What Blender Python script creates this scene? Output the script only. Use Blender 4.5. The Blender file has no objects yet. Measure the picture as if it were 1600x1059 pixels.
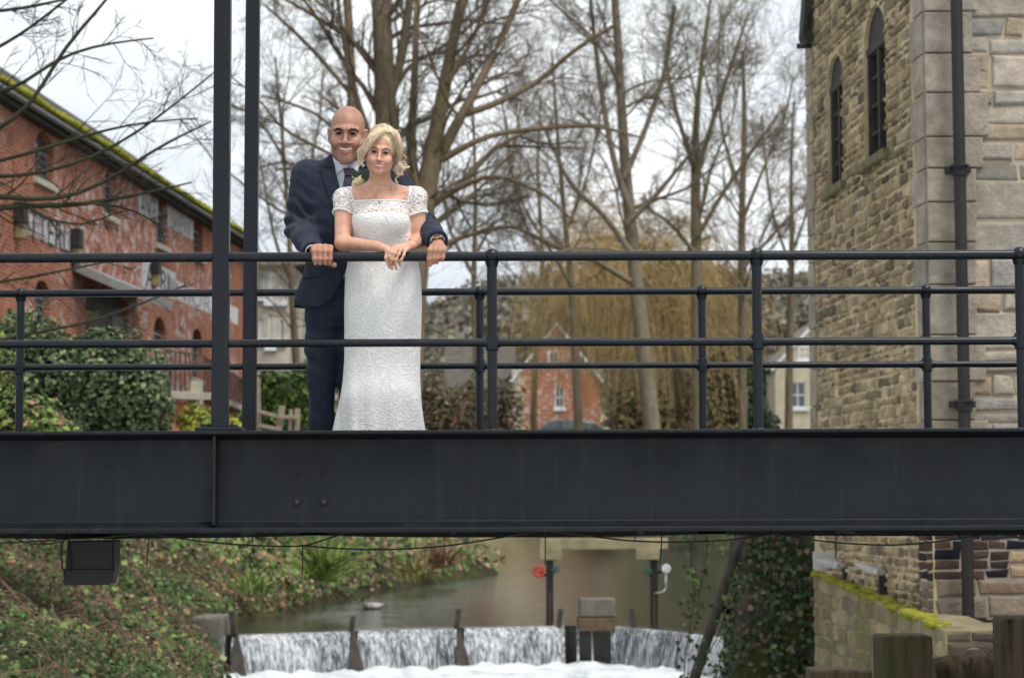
import bpy, math, random
import numpy as np
from mathutils import Vector, Matrix
SC = bpy.context.scene
COL = SC.collection
R = math.radians
rng = np.random.default_rng(7)
random.seed(7)

# ------------------------------------------------------------------ camera
FPX = 3400.0                       # focal length in pixels of the 1600 px wide photograph
PITCH, ROLL = R(4.37), R(0.2)
cam_d = bpy.data.cameras.new('camera'); cam = bpy.data.objects.new('camera', cam_d); COL.objects.link(cam)
SC.camera = cam
cam_d.sensor_width = 36.0; cam_d.lens = FPX / 1600 * 36
cam_d.clip_start = 0.1; cam_d.clip_end = 5000
cam_d.dof.use_dof = True; cam_d.dof.focus_distance = 9.4; cam_d.dof.aperture_fstop = 4.8
cam.rotation_mode = 'XYZ'
CM = Matrix.Rotation(math.pi/2 + PITCH, 3, 'X') @ Matrix.Rotation(-ROLL, 3, 'Z')
cam.matrix_world = CM.to_4x4()

def P(x, y, D):
    """world point seen at photo pixel (x, y) lying at distance D (world Y)"""
    d = CM @ Vector(((x-800)/FPX, (529.5-y)/FPX, -1))
    return d * (D / d.y)

# ------------------------------------------------------------------ sky and light: bright overcast
SUN_EL, SUN_ROT = R(60), R(140)
world = bpy.data.worlds.new('World'); SC.world = world; world.use_nodes = True
wn, wl = world.node_tree.nodes, world.node_tree.links
wn.clear()
wo = wn.new('ShaderNodeOutputWorld'); bg = wn.new('ShaderNodeBackground'); bg2 = wn.new('ShaderNodeBackground')
sky = wn.new('ShaderNodeTexSky'); sky.sky_type = 'NISHITA'; sky.sun_disc = False
sky.sun_elevation = SUN_EL; sky.sun_rotation = SUN_ROT; sky.dust_density = 3.0
wl.new(sky.outputs[0], bg.inputs[0]); bg.inputs[1].default_value = 0.06
tc = wn.new('ShaderNodeTexCoord'); mp = wn.new('ShaderNodeMapping'); mp.inputs['Scale'].default_value = (1, 1, 2.6)
nz = wn.new('ShaderNodeTexNoise'); nz.inputs['Scale'].default_value = 3.2; nz.inputs['Detail'].default_value = 6; nz.inputs['Roughness'].default_value = .55
cr = wn.new('ShaderNodeValToRGB')
cr.color_ramp.elements[0].position = .36; cr.color_ramp.elements[0].color = (.47, .52, .59, 1)
cr.color_ramp.elements[1].position = .60; cr.color_ramp.elements[1].color = (.80, .83, .85, 1)
wl.new(tc.outputs['Generated'], mp.inputs[0]); wl.new(mp.outputs[0], nz.inputs[0]); wl.new(nz.outputs[0], cr.inputs[0]); wl.new(cr.outputs[0], bg2.inputs[0])
bg2.inputs[1].default_value = 1.0
ad = wn.new('ShaderNodeMixShader'); ad.inputs[0].default_value = 1.0
wl.new(bg.outputs[0], ad.inputs[1]); wl.new(bg2.outputs[0], ad.inputs[2]); wl.new(ad.outputs[0], wo.inputs[0])
sun_d = bpy.data.lights.new('sun', 'SUN'); sun = bpy.data.objects.new('sun', sun_d); COL.objects.link(sun)
sun_d.energy = 2.0; sun_d.angle = R(22); sun_d.color = (1, .955, .9)
sun.rotation_euler = (R(90)-SUN_EL, 0, R(180)-SUN_ROT)   # light comes from behind the photographer, from the right
SC.view_settings.view_transform = 'Standard'; SC.view_settings.look = 'None'
SC.view_settings.exposure = 0.55; SC.view_settings.gamma = 1.0
SC.cycles.max_bounces = 8; SC.cycles.transparent_max_bounces = 12
SC.cycles.use_denoising = True

# ------------------------------------------------------------------ object helpers
def tag(o, label=None, cat=None, group=None, kind=None):
    if label: o['label'] = label
    if cat: o['category'] = cat
    if group: o['group'] = group
    if kind: o['kind'] = kind
    return o
def empty(name, loc=(0, 0, 0), label=None, cat=None, group=None, rz=0):
    o = bpy.data.objects.new(name, None); COL.objects.link(o); o.location = loc; o.rotation_euler = (0, 0, rz)
    o.empty_display_size = .1
    return tag(o, label, cat, group)
def setparent(o, parent):
    if parent is not None:
        bpy.context.view_layer.update()
        o.parent = parent; o.matrix_parent_inverse = parent.matrix_world.inverted()
def mesh(name, v, f, mat=None, parent=None, smooth=False, local=False, mats=None, fm=None):
    me = bpy.data.meshes.new(name)
    v = np.asarray(v, dtype=np.float32).reshape(-1, 3)
    if isinstance(f, np.ndarray):
        n, k = f.shape
        me.vertices.add(len(v)); me.vertices.foreach_set('co', v.ravel())
        me.loops.add(n*k); me.loops.foreach_set('vertex_index', f.astype(np.int32).ravel())
        me.polygons.add(n); me.polygons.foreach_set('loop_start', np.arange(0, n*k, k, dtype=np.int32))
        me.update(calc_edges=True)
    else:
        me.from_pydata(v.tolist(), [], f); me.update()
    if smooth: me.polygons.foreach_set('use_smooth', np.ones(len(me.polygons), dtype=bool))
    for m in (mats or ([mat] if mat else [])): me.materials.append(m)
    if fm is not None: me.polygons.foreach_set('material_index', np.asarray(fm, dtype=np.int32))
    o = bpy.data.objects.new(name, me); COL.objects.link(o)
    if parent is not None:
        if local: o.parent = parent
        else: setparent(o, parent)
    return o
def vcol(o, c, name='col'):
    c = np.asarray(c, dtype=np.float32)
    if c.shape[1] == 3: c = np.hstack([c, np.ones((len(c), 1), np.float32)])
    a = o.data.color_attributes.new(name, 'FLOAT_COLOR', 'POINT'); a.data.foreach_set('color', c.ravel())

class MB:
    """collects shapes into one mesh"""
    def __init__(s): s.v = []; s.f = []; s.c = []; s.n = 0
    def add(s, v, f, c=None):
        v = np.asarray(v, float).reshape(-1, 3)
        s.v.append(v); s.f += [tuple(int(i)+s.n for i in q) for q in f]
        if c is not None: s.c.append(np.tile(np.asarray(c, float), (len(v), 1)))
        s.n += len(v); return s
    def box(s, lo, hi, M=None, c=None):
        x0, y0, z0 = lo; x1, y1, z1 = hi
        v = np.array([(x0,y0,z0),(x1,y0,z0),(x1,y1,z0),(x0,y1,z0),(x0,y0,z1),(x1,y0,z1),(x1,y1,z1),(x0,y1,z1)], float)
        if M is not None: v = np.array([tuple(M @ Vector(p)) for p in v])
        return s.add(v, [(0,3,2,1),(4,5,6,7),(0,1,5,4),(1,2,6,5),(2,3,7,6),(3,0,4,7)], c)
    def bar(s, a, b, wx, wy, up=(0, 1, 0), c=None):
        """rectangular bar from a to b"""
        a, b = Vector(a), Vector(b); d = (b-a).normalized(); u = Vector(up); x = d.cross(u)
        if x.length < 1e-4: x = d.cross(Vector((1, 0, 0)))
        x.normalize(); y = x.cross(d)
        v = []
        for p in (a, b):
            for sx, sy in ((-1,-1),(1,-1),(1,1),(-1,1)): v.append(tuple(p + x*sx*wx/2 + y*sy*wy/2))
        return s.add(v, [(3,2,1,0),(4,5,6,7),(0,1,5,4),(1,2,6,5),(2,3,7,6),(3,0,4,7)], c)
    def tube(s, pts, r, n=10, cap=True, c=None):
        pts = [Vector(p) for p in pts]; m = len(pts)
        rr = [r]*m if np.isscalar(r) else list(r)
        v = []; f = []; px = None
        for i, p in enumerate(pts):
            d = (pts[min(i+1, m-1)] - pts[max(i-1, 0)]).normalized()
            if px is None:
                px = d.cross(Vector((0, 0, 1)))
                if px.length < .1: px = d.cross(Vector((1, 0, 0)))
            px = (px - d*px.dot(d)).normalized(); py = d.cross(px)
            for k in range(n):
                t = 2*math.pi*k/n; v.append(tuple(p + px*math.cos(t)*rr[i] + py*math.sin(t)*rr[i]))
        for i in range(m-1):
            for k in range(n):
                k2 = (k+1) % n; f.append((i*n+k, i*n+k2, (i+1)*n+k2, (i+1)*n+k))
        if cap: f.append(tuple(range(n-1, -1, -1))); f.append(tuple(range((m-1)*n, m*n)))
        return s.add(v, f, c)
    def ball(s, c0, r, nu=16, nv=10, c=None):
        r = (r, r, r) if np.isscalar(r) else r
        v = [(c0[0], c0[1], c0[2]-r[2])]; f = []
        for j in range(1, nv):
            t = math.pi*j/nv - math.pi/2
            for i in range(nu):
                a = 2*math.pi*i/nu; v.append((c0[0]+r[0]*math.cos(t)*math.cos(a), c0[1]+r[1]*math.cos(t)*math.sin(a), c0[2]+r[2]*math.sin(t)))
        v.append((c0[0], c0[1], c0[2]+r[2])); L = len(v)-1
        for i in range(nu):
            i2 = (i+1) % nu
            f.append((0, 1+i2, 1+i)); f.append((L, L-nu+i, L-nu+i2))
            for j in range(nv-2): f.append((1+j*nu+i, 1+j*nu+i2, 1+(j+1)*nu+i2, 1+(j+1)*nu+i))
        return s.add(v, f, c)
    def prism(s, poly, d, c=None):
        """poly: 3-D points of a planar polygon; d: extrusion vector"""
        n = len(poly); a = [Vector(p) for p in poly]; b = [p + Vector(d) for p in a]
        f = [tuple(range(n)), tuple(range(2*n-1, n-1, -1))]
        for i in range(n):
            j = (i+1) % n; f.append((i, i+n, j+n, j))
        return s.add([tuple(p) for p in a+b], f, c)
    def build(s, name, mat=None, parent=None, smooth=False, bevel=0, seg=2, auto=None):
        o = mesh(name, np.vstack(s.v), s.f, mat, parent, smooth)
        if s.c and sum(len(c) for c in s.c) == s.n: vcol(o, np.vstack(s.c))
        if bevel:
            b = o.modifiers.new('bevel', 'BEVEL'); b.width = bevel; b.segments = seg; b.limit_method = 'ANGLE'
        if auto is not None:
            o.data.polygons.foreach_set('use_smooth', np.ones(len(o.data.polygons), bool))
            o.data.set_sharp_from_angle(angle=R(auto))
        return o

# ------------------------------------------------------------------ material helper
class NT:
    def __init__(s, name, rough=.6, spec=.5, metal=0):
        s.m = bpy.data.materials.new(name); s.m.use_nodes = True; s.t = s.m.node_tree; s.n = s.t.nodes
        s.b = s.n['Principled BSDF']; s.b.inputs['Roughness'].default_value = rough; s.b.inputs['Metallic'].default_value = metal
        s.b.inputs['Specular IOR Level'].default_value = spec; s.o = s.n['Material Output']
        s._tc = None
    def L(s, a, b): s.t.links.new(a, b); return s
    def new(s, ty, **kw):
        n = s.n.new('ShaderNode'+ty)
        for k, v in kw.items():
            if k in n.inputs: n.inputs[k].default_value = v
            else: setattr(n, k, v)
        return n
    def tc(s, kind='Object'):
        if s._tc is None: s._tc = s.new('TexCoord')
        return s._tc.outputs[kind]
    def map(s, scale=(1,1,1), rot=(0,0,0), kind='Object', loc=(0,0,0), src=None):
        m = s.new('Mapping'); m.inputs['Scale'].default_value = scale; m.inputs['Rotation'].default_value = rot; m.inputs['Location'].default_value = loc
        s.L(src if src is not None else s.tc(kind), m.inputs[0]); return m.outputs[0]
    def noise(s, scale, detail=4, rough=.55, vec=None, dist=0, out=0):
        n = s.new('TexNoise', Scale=scale, Detail=detail, Roughness=rough, Distortion=dist)
        s.L(vec if vec is not None else s.tc(), n.inputs['Vector']); return n.outputs[out]
    def ramp(s, fac, stops, interp='LINEAR'):
        r = s.new('ValToRGB'); r.color_ramp.interpolation = interp
        e = r.color_ramp.elements
        while len(e) < len(stops): e.new(.5)
        for q, (p, c) in zip(e, stops):
            q.position = p; q.color = (c, c, c, 1) if np.isscalar(c) else tuple(c)+(1,)
        s.L(fac, r.inputs[0]); return r.outputs[0]
    def mix(s, fac, a, b, mode='MIX'):
        m = s.new('MixRGB', blend_type=mode)
        for i, q in enumerate((fac, a, b)):
            if hasattr(q, 'is_output'): s.L(q, m.inputs[i])
            else: m.inputs[i].default_value = q if np.isscalar(q) else tuple(q)+(1,)*(4-len(q))
        return m.outputs[0]
    def math(s, op, a, b=0):
        m = s.new('Math', operation=op)
        for i, q in enumerate((a, b)):
            if hasattr(q, 'is_output'): s.L(q, m.inputs[i])
            else: m.inputs[i].default_value = q
        return m.outputs[0]
    def sep(s, v):
        q = s.new('SeparateXYZ'); s.L(v, q.inputs[0]); return q.outputs
    def comb(s, x, y, z=0.0):
        q = s.new('CombineXYZ')
        for i, a in enumerate((x, y, z)):
            if hasattr(a, 'is_output'): s.L(a, q.inputs[i])
            else: q.inputs[i].default_value = a
        return q.outputs[0]
    def attr(s, name='col'):
        return s.new('Attribute', attribute_name=name).outputs['Color']
    def color(s, c):
        if hasattr(c, 'is_output'): s.L(c, s.b.inputs['Base Color'])
        else: s.b.inputs['Base Color'].default_value = tuple(c)+(1,)
        return s
    def rough(s, r): s.L(r, s.b.inputs['Roughness']); return s
    def bump(s, h, strength=.5, dist=.01):
        b = s.new('Bump', Strength=strength, Distance=dist); s.L(h, b.inputs['Height']); s.L(b.outputs[0], s.b.inputs['Normal']); return s
def simple(name, col, rough=.6, spec=.5, metal=0, var=.15, scale=8, bump=0, bd=.01):
    t = NT(name, rough, spec, metal)
    n = t.noise(scale, 5)
    f = t.ramp(n, [(.3, 1-var), (.7, 1+var)])
    t.color(t.mix(1, tuple(col), f, 'MULTIPLY'))
    if bump: t.bump(n, bump, bd)
    return t.m

# ------------------------------------------------------------------ implicit surfaces (smooth, continuous bodies)
def smin(a, b, k):
    if k <= 0: return np.minimum(a, b)
    h = np.maximum(k - np.abs(a-b), 0)/k
    return np.minimum(a, b) - h*h*k*.25
def smax(a, b, k): return -smin(-a, -b, k)
def s_cone(p, a, b, ra, rb):
    a = np.asarray(a, np.float32); b = np.asarray(b, np.float32); ab = b-a
    t = np.clip(((p-a) @ ab)/max(float(ab@ab), 1e-9), 0, 1)
    return np.linalg.norm(p - a - t[:, None]*ab, axis=1) - (ra + (rb-ra)*t)
def s_ell(p, c, r, M=None):
    q = p - np.asarray(c, np.float32)
    if M is not None: q = q @ M
    r = np.asarray(r, np.float32); k0 = np.linalg.norm(q/r, axis=1); k1 = np.linalg.norm(q/(r*r), axis=1)
    return k0*(k0-1)/np.maximum(k1, 1e-6)
def s_chain(p, pts, rs, k=0):
    d = None
    for i in range(len(pts)-1):
        e = s_cone(p, pts[i], pts[i+1], rs[i], rs[i+1]); d = e if d is None else smin(d, e, k)
    return d
def s_stack(p, T, n=2.2):
    """T rows: z, cx, cy, a, b (ascending z): superelliptical sections"""
    T = np.asarray(T, np.float32); z = p[:, 2]
    cx, cy, a, b = [np.interp(z, T[:, 0], T[:, i]) for i in (1, 2, 3, 4)]
    u = np.abs((p[:, 0]-cx)/a); w = np.abs((p[:, 1]-cy)/b)
    d = ((u**n + w**n)**(1/n) - 1)*np.minimum(a, b)
    return np.maximum(d, np.maximum(T[0, 0]-z, z-T[-1, 0]))
def dens(T, n=70, it=4):
    T = np.asarray(T, float); z = np.linspace(T[0, 0], T[-1, 0], n); o = np.stack([z]+[np.interp(z, T[:, 0], T[:, i]) for i in (1, 2, 3, 4)], 1)
    for _ in range(it): o[1:-1, 1:] = (o[:-2, 1:]+2*o[1:-1, 1:]+o[2:, 1:])/4
    return [tuple(q) for q in o]
def sdf_mesh(fn, lo, hi, res, coarse=5, pad=1.2):
    lo = np.asarray(lo, float); hi = np.asarray(hi, float)
    n = (np.ceil((hi-lo)/res/coarse).astype(int))*coarse + 1
    nc = (n-1)//coarse + 1
    ax = [lo[i] + np.arange(nc[i])*res*coarse for i in range(3)]
    g = np.stack(np.meshgrid(*ax, indexing='ij'), -1).reshape(-1, 3).astype(np.float32)
    dc = fn(g).reshape(nc)
    th = res*coarse*1.75*pad
    near = np.abs(dc) < th
    cell = np.zeros(nc-1, bool)
    for i in (0, 1):
        for j in (0, 1):
            for k in (0, 1): cell |= near[i:nc[0]-1+i, j:nc[1]-1+j, k:nc[2]-1+k]
    D = np.repeat(np.repeat(np.repeat(np.where(dc < 0, -1., 1.).astype(np.float32), coarse, 0), coarse, 1), coarse, 2)[:n[0], :n[1], :n[2]]
    D = np.ascontiguousarray(D)
    m = np.zeros(n, bool); c3 = np.repeat(np.repeat(np.repeat(cell, coarse, 0), coarse, 1), coarse, 2)
    for i in (0, 1):
        for j in (0, 1):
            for k in (0, 1): m[i:i+c3.shape[0], j:j+c3.shape[1], k:k+c3.shape[2]] |= c3
    ix = np.nonzero(m)
    pts = np.stack([lo[i] + ix[i]*res for i in range(3)], -1).astype(np.float32)
    out = np.empty(len(pts), np.float32)
    for s in range(0, len(pts), 400000): out[s:s+400000] = fn(pts[s:s+400000])
    D[ix] = out
    S = D < 0
    cnt = np.zeros(n-1, np.int8)
    for i in (0, 1):
        for j in (0, 1):
            for k in (0, 1): cnt += S[i:n[0]-1+i, j:n[1]-1+j, k:n[2]-1+k]
    act = (cnt > 0) & (cnt < 8)
    ci = np.stack(np.nonzero(act), -1)
    idm = np.full(n-1, -1, np.int32); idm[act] = np.arange(len(ci))
    acc = np.zeros((len(ci), 3)); num = np.zeros(len(ci))
    E = []
    for a in range(3):
        for u in (0, 1):
            for w in (0, 1):
                o = [0, 0, 0]; o[(a+1) % 3] = u; o[(a+2) % 3] = w; e = list(o); e[a] = 1; E.append((o, e, a))
    for o, e, a in E:
        q0 = ci+o; q1 = ci+e
        d0 = D[q0[:, 0], q0[:, 1], q0[:, 2]]; d1 = D[q1[:, 0], q1[:, 1], q1[:, 2]]
        x = (d0 < 0) != (d1 < 0); t = np.where(x, d0/np.where(d0 == d1, 1, d0-d1), 0)
        pt = ci + np.array(o); pt = pt.astype(float); pt[:, a] += t
        acc += pt*x[:, None]; num += x
    V = lo + acc/num[:, None]*res
    F = []
    for a in range(3):
        b, c = (a+1) % 3, (a+2) % 3
        sl0 = [slice(None)]*3; sl1 = [slice(None)]*3; sl0[a] = slice(0, n[a]-1); sl1[a] = slice(1, n[a])
        for q in (b, c): sl0[q] = slice(1, n[q]-1); sl1[q] = slice(1, n[q]-1)
        s0 = S[tuple(sl0)]; s1 = S[tuple(sl1)]
        e = np.stack(np.nonzero(s0 != s1), -1); sg = s0[tuple(e.T)]
        e[:, b] += 1; e[:, c] += 1
        def g(db, dc):
            q = e.copy(); q[:, b] -= db; q[:, c] -= dc; return idm[q[:, 0], q[:, 1], q[:, 2]]
        quad = np.stack([g(1, 1), g(0, 1), g(0, 0), g(1, 0)], -1)
        quad[~sg] = quad[~sg][:, ::-1]; F.append(quad)
    F = np.vstack(F); F = F[(F >= 0).all(1)]
    return V, F
def drape(fn, poly, y0, y1, off, step=.006, name='patch', mat=None, parent=None, thick=.003, warp=None):
    """cloth patch: an (x, z) polygon laid on the front of surface fn (searching y from y0 to y1), raised by off"""
    from mathutils.geometry import tessellate_polygon
    poly = np.asarray(poly, float)
    x0, z0 = poly.min(0); x1, z1 = poly.max(0)
    xs = np.arange(x0-step, x1+step*2, step); zs = np.arange(z0-step, z1+step*2, step)
    X, Z = np.meshgrid(xs, zs, indexing='ij'); q = np.stack([X.ravel(), Z.ravel()], -1)
    # signed distance to polygon
    n = len(poly); ins = np.zeros(len(q), bool); best = np.full(len(q), 1e9); near = q.copy()
    for i in range(n):
        a = poly[i]; b = poly[(i+1) % n]; ab = b-a
        t = np.clip(((q-a)@ab)/max(ab@ab, 1e-12), 0, 1); c = a+t[:, None]*ab; dd = np.linalg.norm(q-c, axis=1)
        m = dd < best; best[m] = dd[m]; near[m] = c[m]
        cr_ = ((a[1] > q[:, 1]) != (b[1] > q[:, 1])); xx = a[0]+(q[:, 1]-a[1])/(b[1]-a[1]+1e-12)*ab[0]
        ins ^= cr_ & (q[:, 0] < xx)
    keep = ins | (best < step*.75)
    qq = np.where((~ins & keep)[:, None], near, q)
    ids = np.full(len(q), -1); ids[keep] = np.arange(keep.sum()); qk = qq[keep]
    ys = np.linspace(y0, y1, 90); yy = np.full(len(qk), np.nan); prev = None
    for i, y in enumerate(ys):
        p = np.stack([qk[:, 0], np.full(len(qk), y), qk[:, 1]], -1).astype(np.float32); d = fn(p) - off
        if prev is not None:
            h = np.isnan(yy) & (d <= 0); yy[h] = ys[i-1] + (ys[i]-ys[i-1])*(prev[h]/np.maximum(prev[h]-d[h], 1e-9))
        prev = d
    ok = ~np.isnan(yy); yy[~ok] = np.nanmean(yy) if ok.any() else y1
    V = np.stack([qk[:, 0], yy, qk[:, 1]], -1)
    g = ids.reshape(X.shape); okg = np.zeros(len(V), bool); okg[ok] = True
    A, B, C_, D_ = g[:-1, :-1].ravel(), g[1:, :-1].ravel(), g[1:, 1:].ravel(), g[:-1, 1:].ravel()
    F = np.stack([A, B, C_, D_], -1); F = F[(F >= 0).all(1)]; F = F[okg[F].all(1)]
    # drop collapsed quads
    e1 = V[F[:, 2]]-V[F[:, 0]]; e2 = V[F[:, 3]]-V[F[:, 1]]; ar = np.linalg.norm(np.cross(e1, e2), axis=1); F = F[ar > 1e-8]
    o = mesh(name, V, F, mat, parent, smooth=True)
    s = o.modifiers.new('thickness', 'SOLIDIFY'); s.thickness = thick; s.offset = -1
    return o
def ring(name, c, axis, r, t, mat, parent, n=28, wide=1.0):
    ax = Vector(axis).normalized(); x = ax.orthogonal().normalized(); y = ax.cross(x); v = []; f = []
    for i in range(n):
        a = 2*math.pi*i/n; u = x*math.cos(a)+y*math.sin(a)
        for k in range(8):
            b = 2*math.pi*k/8; v.append(tuple(Vector(c) + u*(r+t*math.cos(b)) + ax*t*wide*math.sin(b)))
    for i in range(n):
        for k in range(8): f.append((i*8+k, ((i+1) % n)*8+k, ((i+1) % n)*8+(k+1) % 8, i*8+(k+1) % 8))
    return mesh(name, v, f, mat, parent, smooth=True)
def skin_mat(name, sss=.14, rough=.50):
    t = NT(name, rough, .45)
    n = t.noise(90, 4, .6); n2 = t.noise(9, 3)
    n3 = t.noise(28, 5, .65); c = t.mix(1, t.attr(), t.ramp(n2, [(.3, .92), (.7, 1.08)]), 'MULTIPLY'); c = t.mix(1, c, t.ramp(n3, [(.35, (.90, .82, .80)), (.65, (1.06, 1.08, 1.07))]), 'MULTIPLY')
    t.color(c); t.b.inputs['Subsurface Weight'].default_value = sss; t.b.inputs['Subsurface Radius'].default_value = (1, .35, .2); t.b.inputs['Subsurface Scale'].default_value = .012
    t.bump(t.math('ADD', n, t.math('MULTIPLY', t.noise(240, 3, .6), .5)), .4, .0010); return t.m
M_SKIN = skin_mat('skin')
# ------------------------------------------------------------------ the footbridge
def paint_mat(name, base, rough=.42):
    t = NT(name, rough, .35)
    n = t.noise(2.2, 6, .6); n2 = t.noise(60, 3, .6)
    c = t.mix(t.ramp(n, [(.3, 0), (.7, 1)]), tuple(b*.8 for b in base), tuple(b*1.25 for b in base))
    ch = t.noise(26, 8, .75)
    c = t.mix(t.ramp(ch, [(.675, 0), (.70, 1)]), c, (.085, .045, .028))
    gr = t.noise(1.0, 6, .7, t.map((14, 14, 1.1))); c = t.mix(t.ramp(gr, [(.55, 0), (.8, .35)]), c, (.05, .05, .045)); sp = t.noise(75, 2, .5); c = t.mix(t.ramp(sp, [(.80, 0), (.82, .5)]), c, (.16, .15, .14))
    t.color(c); t.rough(t.ramp(t.noise(5, 5), [(.3, rough-.06), (.7, rough+.14)])); t.bump(n2, .18, .002)
    return t.m
M_PAINT = paint_mat('anthracite_paint', (.0034, .0056, .0092), .30)
M_PAINTD = paint_mat('beam_paint', (.0018, .0034, .0056), .5)
M_RUST = simple('rusty_bolt', (.05, .028, .02), .8, var=.5, scale=40)
M_HOLE = simple('bolt_hole_dark', (.006, .006, .006), .9)
M_DECK = simple('deck_boards', (.05, .045, .04), .8, var=.3, scale=5, bump=.3)
YB = 9.30                        # centre line of the front parapet
YR = 10.83                       # centre line of the rear parapet
def XZ(x, y, D):
    p = P(x, y, D); return p.x, p.z
ztop = P(800, 671, 9.2).z; zbot = P(800, 830.5, 9.2).z; ZDECK = -.06
def girder(name, yc, label, sgn):
    e = empty(name, (0, yc, zbot), label, 'girder', 'steel girders of the footbridge')
    x0, x1 = -9.5, 9.5
    fl = .024; hw = .10
    # rolled section with tapered flanges
    prof = [(-hw, zbot), (hw, zbot), (hw, zbot+.020), (.012, zbot+.045), (.012, ztop-.036), (hw, ztop-.016), (hw, ztop), (-hw, ztop), (-hw, ztop-.016), (-.012, ztop-.036), (-.012, zbot+.045), (-hw, zbot+.020)]
    m = MB(); m.prism([(x0, yc+a, b) for a, b in prof][::-1], (x1-x0, 0, 0))
    m.build('beam', M_PAINTD, e, bevel=.004)
    for i, px in enumerate((339, -560)):
        x = P(px, 745, yc).x; s = MB(); s.box((x-.007, yc-sgn*.012-(0.082 if sgn > 0 else 0), zbot+.03), (x+.007, yc-sgn*.012+(0 if sgn > 0 else .082), ztop-.022)); s.build('web_stiffener', M_PAINTD, e, bevel=.002)
    return e
g1 = girder('bridge_girder', 9.30, 'dark grey steel girder at the front of the footbridge, in front of the couple', 1)
g2 = girder('bridge_girder', YR, 'dark grey steel girder at the back of the footbridge, behind the couple', -1)
for px, py, r in ((466, 740, .006), (504, 740, .006), (464, 783, .012), (506, 783, .012)):
    x, z = XZ(px, py, 9.288)
    if 1:
        m = MB(); m.tube([(x, 9.288, z), (x, 9.283 if r > .01 else 9.286, z)], .019 if r > .01 else .011, 9); m.build('washer', M_PAINTD, g1, bevel=.002)
    m = MB(); m.tube([(x, 9.29, z), (x, 9.2815, z)], r*.7, 10); m.build('bolt_hole', M_HOLE if r < .01 else M_RUST, g1)
# deck
m = MB()
m.box((-9.5, 9.42, ZDECK-.05), (9.5, YR-.11, ZDECK))
deck = m.build('bridge_deck', M_DECK); tag(deck, 'dark boarded deck of the footbridge between the two girders', 'bridge deck')
m = MB()
for x in np.arange(-9.3, 9.4, .9):
    m.box((x-.04, 9.315, ZDECK-.068), (x+.04, YR-.015, ZDECK-.053))
for x in np.arange(-9.0, 8.5, 1.8):           # shallow arched soffit plates
    n = 14; pts = [(x+1.0*math.sin(t), -.022*math.cos(t)) for t in np.linspace(-1.3, 1.3, n)]
    pl = [(a, 9.9, ZDECK-.062+b) for a, b in pts]
    m.prism([(x-.96, 9.9, ZDECK-.052)]+pl+[(x+.96, 9.9, ZDECK-.052)], (0, .5, 0))
m.build('deck_joists', M_HOLE, deck, bevel=0)
# parapets
def rail(name, px_y, D, r, x0, x1, label, grp):
    m = MB(); z = P(800, px_y, D).z
    segs = [(x0, D, z), (x1, D, z)]
    m.tube(segs, r, 20)
    return m.build(name, M_PAINT, None, auto=40), z
def parapet(name, D, ytop, ymid, rtop, rmid, posts, yball, label, grp):
    e = empty(name, (0, D, ztop), label, 'parapet', grp)
    zt = P(800, ytop, D).z; zm = P(800, ymid, D).z
    for z, r, nm in ((zt, rtop, 'top_rail'), (zm, rmid, 'middle_rail')):
        m = MB(); m.tube([(-9.4, D, z), (9.4, D, z)], r, 24); m.build(nm, M_PAINT, e, auto=40)
    for px in posts:
        x = P(px, ymid, D).x; s = empty('post', (x, D, ztop)); setparent(s, e)
        m = MB(); pr = .0215 if D < 10 else .020
        m.tube([(x, D, ztop), (x, D, zt)], pr, 20); o = m.build('shaft', M_PAINT, s, auto=40)
        m = MB(); m.ball((x, D, zt+.002), rtop*1.58, 20, 14)
        m.tube([(x, D, zt-rtop*2.1), (x, D, zt-rtop*1.0)], [pr*1.12, rtop*1.45], 20)
        o = m.build('ball_joint', M_PAINT, s, smooth=True, auto=50)
        m = MB(); m.tube([(x, D, zm-.036), (x, D, zm-.032), (x, D, zm-.022), (x, D, zm), (x, D, zm+.022), (x, D, zm+.032), (x, D, zm+.036)], [pr+.001, pr*1.3, pr*1.32, pr*1.45, pr*1.32, pr*1.3, pr+.001], 20)
        for dx in (-1, 1): m.tube([(x, D, zm), (x+dx*.036, D, zm)], rmid*1.22, 16)
        m.build('collar', M_PAINT, s, auto=40)
        m = MB(); m.tube([(x, D, ztop), (x, D, ztop+.004), (x, D, ztop+.009)], [pr*1.35, pr*1.35, pr*1.02], 16); m.build('weld', M_PAINT, s, smooth=True)
    return e
d1 = 1.127; 
par1 = parapet('parapet', YB, 400.5, 535, .0208, .0172, (770-413*2-0, 769, 1183.5, 1595.5, 2008), 0, 'anthracite tubular railing the couple lean on, with ball jointed posts', 'tubular railings of the footbridge')
par2 = parapet('parapet', YR, 456, 571.5, .0190, .0165, (-317, 31, 749.5, 1097.5, 1448.5, 1800), 0, 'anthracite tubular railing behind the couple, with ball jointed posts', 'tubular railings of the footbridge')
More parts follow.
